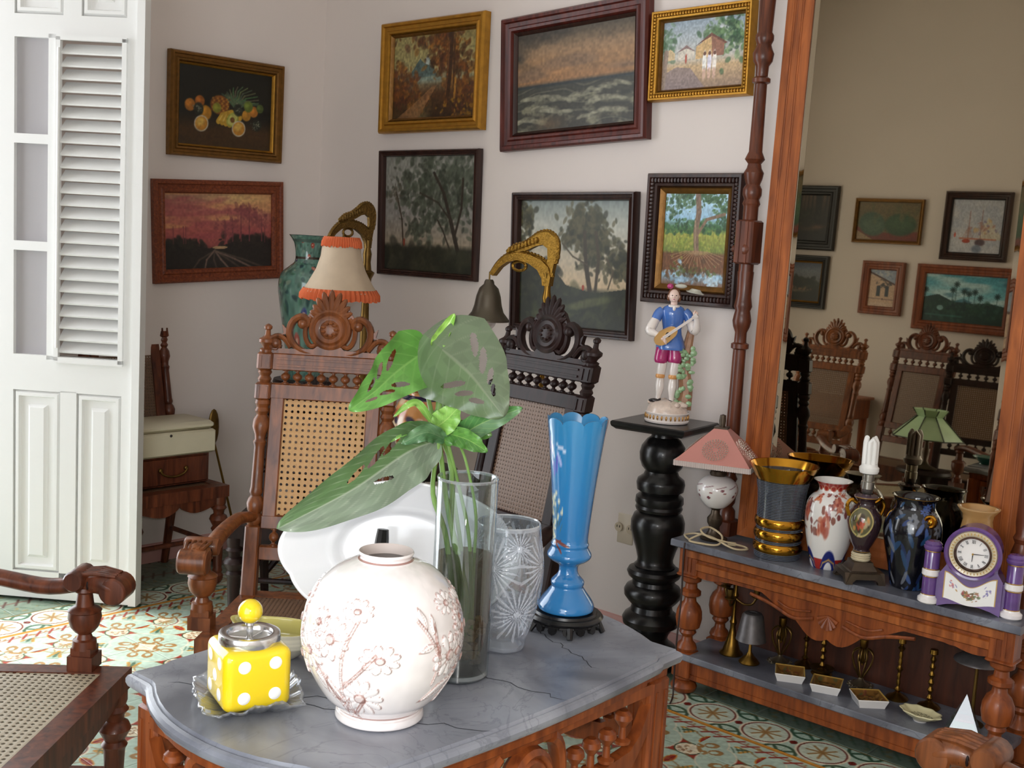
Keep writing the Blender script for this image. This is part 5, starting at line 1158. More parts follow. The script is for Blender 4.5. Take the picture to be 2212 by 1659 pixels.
# ---------------------------------------------------------------- pedestal and figurine
def pedestal():
    r=thing('pedestal','tall black turned wooden pedestal carrying the porcelain figurine','pedestal',(2.235,-.18,0))
    pf=[(.0,.118),(.02,.12),(.03,.1),(.045,.098),(.085,.098),(.1,.075),(.115,.066),(.13,.07),(.15,.082),(.165,.104),(.185,.108),(.2,.1),(.215,.08),(.235,.075),(.25,.09),(.27,.106),(.29,.108),(.305,.1),(.315,.082),(.33,.078),(.345,.096),(.36,.102),(.372,.096),(.38,.075),(.385,.078),(.395,.068),(.41,.066),(.44,.074),(.48,.088),(.52,.1),(.55,.1),(.575,.09),(.585,.075),(.59,.084),(.6,.088),(.61,.084),(.62,.09),(.64,.088),(.655,.07),(.665,.086),(.69,.09),(.705,.086),(.72,.066),(.735,.06),(.75,.074),(.775,.084),(.8,.086),(.825,.08),(.85,.062),(.86,.048),(.87,.046),(.876,.07),(.884,.086),(.89,.086)]
    b=MB().lathe([(q*.98,z) for z,q in pf if z>=.04],36); b.build('turned_shaft',W_BLK,r)
    MB().slab([(.10*math.cos(k*PI/4+PI/8)*1.1,.10*math.sin(k*PI/4+PI/8)*1.1) for k in range(8)],0,0,[(.01,0),(0,.01),(0,.03),(.014,.042)]).build('foot_block',W_BLK,r)
    h=.145; MB().slab([(-h,-h),(h,-h),(h,h),(-h,h)],0,0,[(.022,.886),(.012,.892),(.004,.896),(0,.904),(0,.912),(.006,.916)],RZ(math.radians(8))).build('square_top',W_BLK,r)
pedestal()
def figurine():
    r=thing('figurine','porcelain figurine of a guitar player in blue coat on black pedestal','figurine',(2.243,-.185,.916),YAW-.05)
    POR=plain('figurine_white',(238,228,222),.15,coat=.6); SK=plain('figurine_skin',(236,206,192),.18,coat=.5); BL=plain('figurine_blue',(74,116,190),.16,coat=.6,var=.18,vscale=25); PK=plain('figurine_pink',(176,52,112),.18,coat=.6,var=.15,vscale=40)
    GT=plain('figurine_guitar',(214,168,104),.25,coat=.4); BK=plain('figurine_black',(34,28,32),.2,coat=.5); HR=plain('figurine_hair',(118,74,48),.35); GR=plain('figurine_green',(140,172,130),.3,coat=.3,var=.3,vscale=50); TR=plain('figurine_trunk',(160,120,92),.3,coat=.3,var=.35,vscale=40); OR=plain('figurine_garter',(222,160,96),.3); GO=plain('figurine_gold_edge',(186,140,80),.3,.5)
    MB().lathe([(.070,0),(.078,.002),(.080,.008),(.076,.012),(.076,.032),(.079,.036),(.077,.039)],40).build('base_drum',POR,r)
    fl=MB()
    for k in range(30): a=2*PI*k/30; fl.box((.0775*math.cos(a),.0775*math.sin(a),.022),(.004,.006,.018),None) if 0 else fl.ell((.0765*math.cos(a),.0765*math.sin(a),.022),(.004,.004,.009),None,6,4)
    fl.build('fluting',GO,r)
    rk=MB(); rr=random.Random(4)
    rk.lathe([(.074,.039),(.072,.05),(.066,.062),(.05,.074),(.02,.08)],24)
    for k in range(26): a=rr.uniform(0,2*PI); q=rr.uniform(.04,.066); rk.ell((q*math.cos(a),q*math.sin(a),.06+rr.uniform(-.006,.012)),(rr.uniform(.01,.018),.012,.01),None,8,5)
    rk.build('rocky_mound',plain('figurine_mound',(226,206,192),.25,coat=.4,var=.12,vscale=60),r)
    # tree trunk with leaves at the figure's left hand
    MB().tube(spline([(.055,.01,.05),(.06,.012,.12),(.05,.015,.2),(.058,.012,.28),(.066,.01,.34),(.068,.008,.385)],22),[.032,.03,.028,.026,.024,.022,.02,.018,.016,.014,.012,.011,.010],9).build('tree_trunk',TR,r)
    lv=MB()
    for k in range(46):
        z=rr.uniform(.07,.27); lv.ell((.052+rr.uniform(-.026,.026),-.012+rr.uniform(-.014,.006),z),(rr.uniform(.007,.013),.004,rr.uniform(.006,.012)),None,7,4)
    lv.build('ivy_leaves',GR,r)
    # legs (stockings), shoes, breeches
    lg=MB()
    for x,y,fx in((-.034,0,-.012),(.010,-.012,.002)):
        lg.tube(spline([(x+fx*.4,y-.002,.075),(x,y,.11),(x+.001,y+.004,.15),(x+.003,y,.19),(x+.006,y,.225)],14),[.009,.009,.010,.013,.0155,.016,.0145,.0135,.0145,.016,.017,.017,.017,.017],10)
    lg.build('stockinged_legs',POR,r)
    g=MB()
    for x,y in((-.034,0),(.010,-.012)): g.lathe([(.0145,.158),(.0165,.162),(.0165,.168),(.0145,.172)],14,T(x,y,0))
    g.build('garters',OR,r)
    s=MB(); s.ell((-.048,-.006,.076),(.022,.011,.008)); s.ell((-.036,0,.08),(.011,.011,.010)); s.ell((.008,-.026,.07),(.010,.02,.008)); s.ell((.009,-.014,.075),(.011,.011,.010)); s.build('shoes',BK,r)
    bp=MB(); bp.tube(spline([(-.036,0,.212),(-.034,0,.24),(-.026,0,.275)],10),[.020,.0235,.025,.025,.025,.025,.026,.026,.026,.026],12); bp.tube(spline([(.010,-.012,.214),(.012,-.008,.24),(.008,-.002,.275)],10),[.020,.0235,.025,.026,.026,.026,.026,.026,.026,.026],12); bp.ell((-.008,0,.278),(.040,.026,.024)); bp.build('breeches',PK,r)
    # coat: skirt and torso in one skin
    ct=MB(); prof=[(.050,.262,.9),(.052,.272,.9),(.046,.29,.85),(.036,.315,.8),(.033,.335,.78),(.038,.36,.75),(.043,.385,.72),(.044,.398,.7),(.034,.412,.7),(.018,.420,.8)]
    vs=[];fs=[];sg=24
    for k,(q,z,fy) in enumerate(prof):
        for i in range(sg):
            a=2*PI*i/sg; w_=1+.10*math.sin(a*5)*max(0,(.3-z)/.05) ; vs.append((-.004+q*w_*math.cos(a),q*fy*w_*math.sin(a),z))
    for k in range(len(prof)-1):
        for i in range(sg): j=(i+1)%sg; fs.append((k*sg+i,k*sg+j,(k+1)*sg+j,(k+1)*sg+i))
    fs.append(tuple(range(sg-1,-1,-1))); fs.append(tuple((len(prof)-1)*sg+i for i in range(sg))); ct.add(vs,fs)
    for x in(-1,1): ct.tube(spline([(x*.038-.004,0,.398),(x*.052-.004,-.004,.385),(x*.06-.004,-.01,.365)],8),[.017,.018,.0185,.0185,.018,.018,.0175,.017],12)
    ct.build('blue_coat',BL,r)
    ar=MB(); ar.tube(spline([(-.062,-.008,.372),(-.076,-.014,.345),(-.084,-.02,.325),(-.066,-.036,.318),(-.045,-.046,.308)],16),[.0155,.016,.017,.018,.018,.018,.018,.017,.016,.015,.014,.013,.0115,.0105,.010,.009],10); ar.build('white_sleeve',POR,r); ar=MB(); ar.tube(spline([(.055,-.008,.37),(.066,-.012,.345),(.076,-.018,.335),(.078,-.03,.36),(.074,-.038,.388)],16),[.0155,.016,.0165,.017,.018,.0185,.0185,.018,.017,.016,.014,.012,.011,.010,.0095,.009],10); ar.build('white_sleeve',POR,r)
    for cx,cy,cz,dx,dz in((-.040,-.050,.302,.010,-.010),(.071,-.042,.396,-.006,.004)):
        hd=MB(); hd.ell((cx,cy,cz),(.0095,.0065,.0085))
        for k in range(4): hd.tube([(cx+dx*.3,cy-.002,cz+.004-k*.003),(cx+dx,cy-.007,cz+dz*.5+.003-k*.0035),(cx+dx*1.5,cy-.004,cz+dz-k*.003)],[.003,.0027,.002],6)
        hd.tube([(cx,cy-.003,cz+.006),(cx+dx*.8,cy-.008,cz+.010)],[.003,.0022],6); hd.build('hand',SK,r)
    # head
    h=MB(); h.tube([(-.004,-.002,.412),(-.004,-.004,.436)],[.013,.012],12); h.ell((-.006,-.008,.452),(.0185,.0195,.0245),None,18,12); h.ell((-.007,-.028,.450),(.0035,.005,.006),None,8,6); h.ell((-.007,-.023,.437),(.007,.005,.004),None,8,6)
    for x in(-1,1): h.ell((-.006+x*.0185,-.004,.45),(.003,.005,.006),None,8,5)
    h.build('head',SK,r)
    f=MB()
    for x in(-1,1): f.ell((-.0065+x*.007,-.0262,.4545),(.0028,.0016,.0016),None,8,5)
    f.build('eyes',BK,r); MB().ell((-.007,-.0275,.4405),(.0042,.002,.0014),None,8,5).build('mouth',PK,r)
    hr=MB(); hr.ell((-.005,.002,.460),(.021,.0205,.022),None,16,10); hr.ell((.013,.002,.444),(.007,.010,.014)); hr.ell((-.024,.002,.446),(.006,.010,.014)); hr.build('hair',HR,r)
    ht=MB(); ht.lathe([(.001,.486),(.016,.485),(.022,.478),(.028,.474),(.034,.475),(.03,.470)],20,T(-.003,0,0)@RY(.15)); ht.ell((.016,-.004,.488),(.022,.010,.008),RY(0)); ht.build('feathered_hat',plain('figurine_hat',(206,204,190),.25,coat=.4),r); MB().ell((-.022,-.012,.486),(.012,.010,.010)).build('hat_bow',PK,r)
    cl=MB()
    for k in range(9): a=PI+PI*k/8; cl.ell((-.004+.015*math.cos(a),-.006+.016*math.sin(a)-.004,.416),(.006,.005,.005),None,8,5)
    cl.ell((-.004,-.028,.410),(.006,.004,.010)); cl.build('lace_collar',POR,r)
    # guitar across the body
    gt=thing_part=MB(); M=T(-.022,-.047,.318)@RY(math.radians(-38))@RX(math.radians(6))
    pts=[]
    for t in np.linspace(0,2*PI,36,endpoint=False): q=.030*(1+.22*math.cos(t*2))*(1+.18*math.cos(t)*-1); pts.append((q*1.25*math.cos(t),q*.95*math.sin(t)))
    gt.prism(pts,-.008,.008,M); go=gt.build('guitar_body',GT,r)
    MB().prism([(-.02,-.005),(.105,-.004),(.105,.004),(-.02,.005)],-.012,-.008,M).build('guitar_neck',POR,go); MB().prism([(.103,-.006),(.122,-.008),(.122,.008),(.103,.006)],-.012,-.006,M).build('guitar_head',POR,go); MB().lathe([(.009,-.0088),(.009,-.0082)],16,M@RX(-PI/2)).build('sound_hole',BK,go)
figurine()
# ---------------------------------------------------------------- things on the console top
CZ=.545
BRASS=plain('aged_brass',(132,100,44),.34,1.,var=.2,vscale=30); BRASSD=plain('dark_brass',(104,80,40),.38,.9,var=.25,vscale=30); BRONZE=plain('bronze_patina',(84,72,60),.4,.7,var=.2,vscale=30)
GILT=plain('bright_gilding',(196,140,46),.16,1.); PORC=plain('porcelain_white',(240,236,232),.14,coat=.6)
def pink_lamp():
    r=thing('pink_lamp','pink pyramid shaded lamp with white porcelain font and loose cord','lamp',(2.497,-.222,CZ),math.radians(20))
    MB().lathe([(.045,0),(.048,.006),(.03,.014),(.02,.03),(.018,.045),(.026,.06),(.027,.075),(.016,.09),(.014,.105),(.02,.112)],24).build('bronze_foot',BRONZE,r)
    nu,nv=120,60; m=Im(nu,nv,(240,234,230)); rr=random.Random(2)
    for k in range(9): m.ell(k/9+.05,.45+.12*math.sin(k*2),.016,.03,(120,60,70)); m.ell(k/9+.07,.5,.012,.02,(150,90,90)); m.line([(k/9,.6),(k/9+.08,.66)],.005,(120,50,60))
    lathe_img('porcelain_font',[(.02,.112),(.035,.118),(.055,.14),(.068,.165),(.07,.185),(.06,.205),(.04,.22),(.022,.226)],m.a,GLAZE,r)
    MB().lathe([(.026,.224),(.03,.232),(.026,.242),(.016,.246),(.022,.252),(.022,.272),(.012,.28),(.010,.40),(.012,.415),(.010,.435),(.001,.438)],18).build('burner',BRONZE,r)
    PINK=plain('pink_glass_shade',(206,138,128),.35,coat=.2); CLR=thin_glass('ribbed_glass',(226,220,216),.3,.08,.75,(232,216,210))
    zb,zt,a,b=.283,.392,.128,.020
    for k in range(4):
        M=RZ(k*PI/2); q=MB(); q.add([(-a,-a,zb),(a,-a,zb),(b,-b,zt),(-b,-b,zt),(-a+.004,-a+.006,zb),(a-.004,-a+.006,zb),(b-.003,-b+.006,zt-.004),(-b+.003,-b+.006,zt-.004)],[(0,1,2,3),(7,6,5,4),(0,4,5,1),(1,5,6,2),(2,6,7,3),(3,7,4,0)],M); p=q.build('shade_panel',PINK,r)
        d=MB(); sl=math.atan2(a-b,zt-zb); MM=M@T(0,-(a+b)/2-.002-.004*math.cos(sl)-.012,(zb+zt)/2+.003*math.sin(sl)-.012*(zt-zb)/(a-b))@RX(-sl)
        for q_ in(.012,.020,.028,.036,.042): 
            n=int(q_*700)
            for i in range(n): an=2*PI*i/n; d.ell((q_*math.cos(an),0,q_*math.sin(an)),(.0026,.002,.0026),MM,5,3)
        d.build('beaded_rosette',plain('silvered_beads',(206,196,182),.2,.6),p)
        e=MB()
        for i in range(34): x=-a+(i+.5)*2*a/34; e.box((x,-a,zb-.008),(.005,.006,.018),M)
        e.box((0,-a,zb-.008),(2*a,.003,.016),M); e.build('ribbed_edge',CLR,p)
    MB().box((0,0,zt),(.046,.046,.006)).build('shade_cap',BRONZE,r)
    c=thing('power_cord','beige cord coiled on the marble beside the pink lamp','cord',(2.555,-.294,CZ))
    pts=[(-.10,-.02,.006),(-.14,.02,.006),(-.11,.05,.012),(-.03,.02,.02),(.05,-.01,.012),(.08,.0,.006),(.10,.03,.006),(.08,.045,.008),(.05,.02,.016),(-.02,-.02,.03),(-.06,-.01,.045),(-.05,.03,.05),(0,.03,.03),(.01,-.01,.008),(-.04,-.035,.006),(-.09,-.03,.006),(-.06,.0,.03)]
    MB().tube(spline(pts,120),.0036,6).build('cord_loop',plain('beige_flex',(206,186,150),.5),c); MB().bbox((.05,.0,.013),(.03,.014,.014),.003,RZ(.5)).build('cord_switch',plain('beige_switch',(198,178,142),.5),c)
pink_lamp()
def banded_vase():
    r=thing('banded_vase','glass vase with gold bands and fine blue rings on console','vase',(2.75,-.235,CZ))
    G=thin_glass('smoky_ring_glass',(170,164,150),.2,.05,.5,(74,72,72))
    MB().lathe([(.072,0),(.074,.01),(.074,.03),(.074,.125),(.075,.18),(.078,.22),(.086,.26),(.094,.285)],40,None,False).build('glass_wall',G,r)
    LN=plain('blue_white_ring',(140,156,184),.35)
    rg=MB()
    def prof(z): return float(np.interp(z,[0,.01,.125,.18,.22,.26,.285],[.073,.0748,.0748,.0758,.0788,.0868,.0948]))
    zs=[.004,.009,.014,.019,.050,.055,.060,.065,.092,.097,.102]+[.135+.0052*k for k in range(24)]
    for z in zs: q=prof(z); rg.lathe([(q,z-.0005),(q+.0006,z),(q,z+.0005)],40,None,False)
    rg.build('ring_lines',LN,r)
    for z in(.036,.079,.120): MB().lathe([(.074,z-.016),(.079,z-.012),(.0815,z-.004),(.0815,z+.004),(.079,z+.012),(.074,z+.016)],40,None,False).build('gold_band',GILT,r)
    MB().lathe([(.094,.27),(.104,.29),(.112,.306),(.113,.310),(.109,.309),(.10,.292),(.090,.268),(.086,.26)],44,None,False).build('gold_rim',GILT,r); MB().lathe([(.07,.0),(.072,.004),(.06,.006)],30).build('vase_base',plain('dark_glass_base',(40,42,56),.15,coat=.5),r)
banded_vase()
def imari_glaze(nu,nv,cam_az,bands=True):
    m=Im(nu,nv,(240,236,232),2.2); rr=random.Random(6)
    for k in range(30):
        x,y=rr.random(),rr.uniform(.28,.72); m.line([(x,y),(x+.02,y+.03),(x+.05,y+.02)],.002,(120,70,60))
        for q in range(5): m.ell(x+rr.uniform(-.03,.03),y+rr.uniform(-.05,.05),.012,.010,(134,74,72) if q%2 else (150,96,84),rr.uniform(0,3),.2)
    for k in range(15): x,y=(k*.077+.02)%1,.36+.3*((k*7)%5)/4; m.leaves(x,y,.018,.03,16,.014,[(196,104,78),(176,84,66),(210,136,110)],k,.85); m.ell(x,y,.008,.008,(150,60,50))
    m.mix(m.y>.80,(160,38,32)); m.mix((m.y>.785)*(m.y<.80),(190,140,80))
    for k in range(12): m.ell(k/12,.80,.035,.03,(196,120,100),0,.2); m.ell(k/12,.80,.022,.02,(160,38,32),0,.2)
    m.mix(m.y<.16,(170,44,36)); m.mix((m.y>.93),(240,236,232))
    for k in range(5): 
        x=(cam_az/(2*PI)+.02+k/5)%1
        for d in(-1,0,1): m.ell(x+d,.05,.075,.075,(34,44,116),0,.06); m.ell(x+d,.03,.04,.05,(236,234,234),0,.08); m.line([(x+d-.07,.06),(x+d-.05,.13),(x+d,.16),(x+d+.05,.13),(x+d+.07,.06)],.003,(200,160,90))
    return m
def imari_vase():
    r=thing('imari_vase','white porcelain vase with orange blossoms and red neck on console','vase',(2.915,-.212,CZ))
    a=math.atan2(CAM.y+.182,CAM.x-2.893)%(2*PI)
    lathe_img('vase_body',[(.048,0),(.052,.01),(.058,.04),(.070,.09),(.078,.14),(.080,.18),(.074,.215),(.060,.235),(.047,.245),(.043,.255),(.046,.268),(.056,.28),(.061,.284)],imari_glaze(240,150,a).a,GLAZE,r)
    MB().lathe([(.061,.284),(.058,.283),(.045,.27),(.038,.255),(.04,.24),(.06,.2),(.05,.05)],32,None,False).build('vase_interior',PORC,r); MB().lathe([(.048,0),(.03,.002)],24).build('vase_foot',PORC,r)
imari_vase()
def porcelain_lamp():
    r=thing('bare_bulb_lamp','porcelain urn lamp with bare spiral bulb and bronze foot','lamp',(3.055,-.268,CZ),math.radians(45))
    b=MB()
    for k in range(4):
        M=RZ(k*PI/2); b.prism([(-.062,0),(-.048,0),(-.03,.016),(.03,.016),(.048,0),(.062,0),(.046,.034),(-.046,.034)],-.062,-.04,M)
    b.lathe([(.046,.03),(.05,.034),(.04,.04)],4,RZ(PI/4)@S(1.25,1.25,1)); b.build('bronze_foot',BRONZE,r)
    MB().slab([(-.04,-.04),(.04,-.04),(.04,.04),(-.04,.04)],0,0,[(0,.036),(.002,.042),(.012,.052),(.014,.062),(.02,.064)]).build('plinth',BRONZE,r)
    w_=MB()
    for k in range(7): w_.tube([((.026+.002*(k%2))*math.cos(t),(.026+.002*(k%2))*math.sin(t),.066+k*.0035) for t in np.linspace(0,2*PI,20)],.0022,5)
    w_.build('wound_cord',plain('cream_flex',(214,200,168),.5),r)
    nu,nv=160,110; m=Im(nu,nv,(52,34,40),1.8); am=math.atan2(CAM.y+.262,CAM.x-3.055)-math.radians(45); x0=(am/(2*PI)-.03)%1
    for d in(-1,0,1):
        for q in(0,.5): m.ell(x0+q+d,.47,.125,.085,(206,190,120),0,.05); m.ell(x0+q+d,.47,.112,.076,(96,92,62),0,.06); m.leaves(x0+q+d,.45,.035,.05,40,.016,[(190,70,44),(206,150,80),(90,110,60),(60,44,36),(200,180,140)],5,.85)
    m.mix((m.y>.86),(70,50,66)); m.mix(abs(m.y-.86)<.012,(196,150,70)); m.mix(abs(m.y-.08)<.012,(196,150,70))
    lathe_img('porcelain_urn',[(.022,.09),(.026,.094),(.024,.1),(.034,.12),(.046,.15),(.052,.18),(.050,.205),(.038,.228),(.028,.24),(.028,.252),(.036,.262),(.036,.268),(.02,.274)],m.a,GLAZE,r)
    for s in(-1,1): MB().tube(spline([(s*.03,0,.245),(s*.05,0,.255),(s*.062,0,.235),(s*.052,0,.205)],12),.006,8,M=RZ(math.radians(8))).build('gilt_handle',GILT,r)
    MB().lathe([(.012,.272),(.016,.276),(.018,.288),(.020,.29),(.020,.312),(.018,.314),(.0185,.335),(.016,.337)],20).build('lamp_holder',plain('nickel_socket',(176,172,164),.28,.9),r)
    BW=plain('bulb_white',(244,242,238),.35); MB().lathe([(.016,.337),(.027,.339),(.030,.346),(.030,.356),(.025,.361),(.024,.368)],24).build('bulb_collar',BW,r)
    for k in range(3):
        a=2*PI*k/3+.4; p=[(.009*math.cos(a-.5),.009*math.sin(a-.5),.362)]; x1,y1=.0165*math.cos(a-.45),.0165*math.sin(a-.45); x2,y2=.0165*math.cos(a+.45),.0165*math.sin(a+.45)
        MB().tube([(x1,y1,.36),(x1,y1,.435),((x1+x2)/2,(y1+y2)/2,.446),(x2,y2,.435),(x2,y2,.36)],.0082,10).build('bulb_tube',BW,r)
porcelain_lamp()
def midnight_vase():
    r=thing('midnight_vase','black vase painted with blue leaves and gilt ring handles','vase',(3.188,-.212,CZ))
    nu,nv=240,150; m=Im(nu,nv,(14,15,22),2.0); rr=random.Random(9)
    for k in range(120):
        x,y=rr.random(),rr.uniform(.03,.84); c=[(44,66,116),(70,96,150),(28,44,88),(112,116,124),(34,70,110)][k%5]; an=rr.uniform(.3,2.8)
        for d in(-1,0,1): m.ell(x+d,y,.034,.011,c,an,.15,.9)
    for k in range(9):
        x,y=rr.random(),rr.uniform(.45,.8)
        for q in range(7): a=q*2*PI/7; m.ell(x+.022*math.cos(a),y+.045*math.sin(a),.016,.008,(110,114,122) if k%2 else (60,84,140),a,.2)
    m.mix(m.y>.965,(196,150,60))
    lathe_img('vase_body',[(.048,0),(.054,.006),(.058,.03),(.066,.07),(.078,.12),(.086,.16),(.086,.19),(.078,.22),(.066,.24),(.060,.252),(.060,.268),(.066,.28),(.070,.285)],m.a,GLAZE,r)
    MB().lathe([(.070,.285),(.067,.284),(.057,.27),(.056,.25),(.07,.2),(.06,.05)],32,None,False).build('vase_interior',plain('black_glaze',(12,12,16),.12,coat=.6),r); MB().lathe([(.048,0),(.03,.002)],24).build('vase_foot',plain('black_foot',(16,16,20),.3),r)
    for s in(0,PI):
        a=math.atan2(CAM.y+.196,CAM.x-3.165)+.62+s; M=RZ(a)@T(.078,0,.222)
        h=MB(); h.tube([(.0+.016*math.cos(t)*.9,0,.016*math.sin(t)) for t in np.linspace(0,2*PI,20)],.0065,8,M=M@RZ(.9)); h.ell((0,0,0),(.012,.008,.012),M); h.build('gilt_handle',GILT,r)
midnight_vase()
def onyx_vase():
    r=thing('onyx_vase','tan stone vase behind the purple clock','vase',(3.37,-.19,CZ))
    TN=plain('tan_onyx',(178,136,84),.2,coat=.4,var=.14,vscale=12)
    MB().lathe([(.04,0),(.044,.006),(.04,.02),(.05,.06),(.056,.1),(.054,.16),(.046,.22),(.042,.245),(.046,.262),(.058,.276),(.060,.281),(.055,.281),(.04,.262),(.036,.24)],32).build('vase_body',TN,r); MB().lathe([(.06,.279),(.061,.282),(.055,.283)],32,None,False).build('vase_rim',plain('tan_onyx_rim',(196,158,108),.2,coat=.4),r)
onyx_vase()
def clock():
    r=thing('mantel_clock','purple and white porcelain mantel clock with two columns','clock',(3.405,-.285,CZ),math.radians(12))
    PU=plain('purple_glaze',(98,66,128),.16,coat=.6,var=.16,vscale=30); GE=plain('gilt_line',(190,150,84),.25,.8); W_=plain('clock_porcelain',(240,234,232),.15,coat=.6)
    b=MB(); p=[(-.082,0),(-.075,.012),(-.05,.012),(-.03,.004),(0,.0),(.03,.004),(.05,.012),(.075,.012),(.082,0),(.082,.10),(.06,.118)]
    b.prism([(-.086,.0),(-.06,.010),(-.03,.016),(.03,.016),(.06,.010),(.086,0),(.086,.1),(.07,.125),(.07,.17)]+[(.072*math.cos(t)*1.02,.172+.078*math.sin(t)) for t in np.linspace(.05,PI-.05,22)]+[(-.07,.17),(-.07,.125),(-.086,.1)],-.03,.03); b.build('clock_body',PU,r)
    n,m_=60,110; im=Im(m_,n,(240,236,232),1.8); im.leaves(.5,.5,.09,.12,60,.03,[(140,90,50),(180,130,60),(90,70,40),(160,60,60),(90,100,60)],3,.85); im.leaves(.18,.6,.03,.08,14,.02,[(200,110,110),(130,120,170)],4,.8); im.leaves(.82,.5,.03,.08,14,.02,[(120,110,170),(170,150,180)],5,.8)
    im.mix((im.x<.03)|(im.x>.97)|(im.y>.95),(190,150,84))
    X,Z=np.meshgrid(np.linspace(-.072,.072,m_),np.linspace(0,1,n)); zz=.022+.006*np.cos(X/.072*PI)*-1+Z*(.068-.012*np.cos(X/.072*PI)); link('painted_panel',grid_mesh('painted_panel',np.stack([X,np.full_like(X,-.0315),zz],-1),im.a,GLAZE),r)
    F=T(0,-.03,.172)@RX(PI/2)
    MB().lathe([(.078,0),(.079,.012),(.074,.018),(.068,.016),(.066,.010)],44,F,False).build('clock_surround',PU,r)
    MB().lathe([(.066,.010),(.064,.014),(.052,.012),(.050,.010)],44,F,False).build('number_ring',plain('cream_ring',(222,204,170),.25,coat=.4),r)
    tk=MB()
    for k in range(40): a=2*PI*k/40; tk.box((.058*math.cos(a),.058*math.sin(a),.0140),(.007,.002,.001),F@T(0,0,0)) if 0 else tk.box((.058,0,.0142),(.006,.0022,.001),F@RZ(a))
    tk.build('gilt_beading',GE,r)
    MB().lathe([(.050,.010),(.051,.018),(.047,.020),(.044,.012)],44,F,False).build('bezel',plain('bronze_bezel',(86,62,52),.25,.7),r)
    MB().lathe([(.045,.0105),(.001,.0115)],40,F).build('clock_face',W_,r)
    BKk=plain('numeral_black',(36,32,40),.4)
    nm=MB(); rom=['XII','I','II','III','IV','V','VI','VII','VIII','IX','X','XI']
    for h,txt in enumerate(rom):
        a=PI/2-h*PI/6; M=F@T(.036*math.cos(a),.036*math.sin(a),.0122)@RZ(a-PI/2); x=-(len(txt)-1)*.0016
        for ch in txt:
            if ch=='I': nm.box((x,0,0),(.0011,.010,.0006),M)
            elif ch=='V': nm.box((x-.001,0,0),(.0011,.0105,.0006),M@T(0,0,0)@T(x-.001,0,0)@RZ(.2)@T(-x+.001,0,0)); nm.box((x+.001,0,0),(.0008,.0105,.0006),M@T(x+.001,0,0)@RZ(-.2)@T(-x-.001,0,0))
            else: nm.box((x,0,0),(.0011,.0105,.0006),M@T(x,0,0)@RZ(.3)@T(-x,0,0)); nm.box((x,0,0),(.0008,.0105,.0006),M@T(x,0,0)@RZ(-.3)@T(-x,0,0))
            x+=.0032
    nm.build('roman_numerals',BKk,r)
    MB().tube([(0,0,.0135),(.030*math.cos(.08),.030*math.sin(.08),.0135)],[.0014,.0007],6,M=F).build('minute_hand',BKk,r); MB().tube([(0,0,.013),(.022*math.cos(-1.62),.022*math.sin(-1.62),.013)],[.0016,.0008],6,M=F).build('hour_hand',BKk,r); MB().lathe([(.003,.012),(.003,.0145)],10,F).build('hand_pin',GE,r)
    for s in(-1,1):
        x=s*.113; c=MB().lathe([(.021,.022),(.022,.03),(.022,.165),(.02,.168)],24,T(x,-.01,0)); co=c.build('column',PU,r)
        MB().lathe([(.026,0),(.031,.004),(.031,.014),(.024,.02),(.023,.026)],24,T(x,-.01,0)).build('column_base',W_,co); MB().lathe([(.023,.082),(.0255,.085),(.0255,.098),(.023,.101)],24,T(x,-.01,0)).build('column_band',W_,co); MB().lathe([(.023,.158),(.027,.164),(.027,.169),(.024,.172),(.025,.178),(.018,.185),(.001,.187)],24,T(x,-.01,0)).build('column_cap',PU,co)
        for z in(.026,.080,.103,.156): MB().lathe([(.0228,z-.0016),(.0236,z),(.0228,z+.0016)],24,T(x,-.01,0),False).build('gilt_ring',GE,co)
        MB().box((s*.092,-.006,.05),(.022,.028,.09)).build('side_bracket',PU,r)
clock()
# ---------------------------------------------------------------- things on the console shelf
SZ=.145
def candlestick(label,x,y,h,kind=0,group=None):
    r=thing('candlestick',label,'candlestick',(x,y,SZ),0,group)
    MB().lathe([(.034,0),(.036,.004),(.03,.010),(.016,.016),(.01,.022)],20).build('foot',BRASS,r)
    p=[(.008,.018)]
    n=int(h/.028)
    for k in range(n): z=.02+(h-.04)*(k+.5)/n; e=(h-.04)/n; p+=[(.005,z-e*.4),(.010 if kind else (.012 if k%3==0 else .007),z),(.005,z+e*.4)]
    p+=[(.006,h-.018),(.013,h-.014),(.012,h)]
    MB().lathe(p,14).build('stem',BRASS,r); return r
def filigree(label,x,y,h):
    r=thing('filigree_holder',label,'holder',(x,y,SZ))
    b=MB()
    for k in range(10): a=2*PI*k/10; b.tube([(.035*math.cos(a)+.008*math.cos(t),.035*math.sin(a)+.008*math.sin(t),.005) for t in np.linspace(0,2*PI,9)],.0018,5)
    b.lathe([(.03,.003),(.032,.008),(.012,.02),(.006,.03)],16); b.build('lace_foot',plain('silvery_brass',(150,136,112),.32,.9),r)
    w_=MB()
    for k in range(4): a=PI*k/4; M=RZ(a); w_.tube(spline([(.0,0,.02),(.028,0,h*.45),(.034,0,h*.7),(.012,0,h*.8),(.016,0,h*.6),(.004,0,h*.5)],18),.0022,5,M=M); w_.tube(spline([(.0,0,.02),(-.028,0,h*.45),(-.034,0,h*.7),(-.012,0,h*.8),(-.016,0,h*.6),(-.004,0,h*.5)],18),.0022,5,M=M)
    w_.build('scrolled_wire',BRASSD,r); MB().lathe([(.004,h*.45),(.006,h*.8),(.013,h*.86),(.014,h)],14).build('candle_cup',BRASS,r)
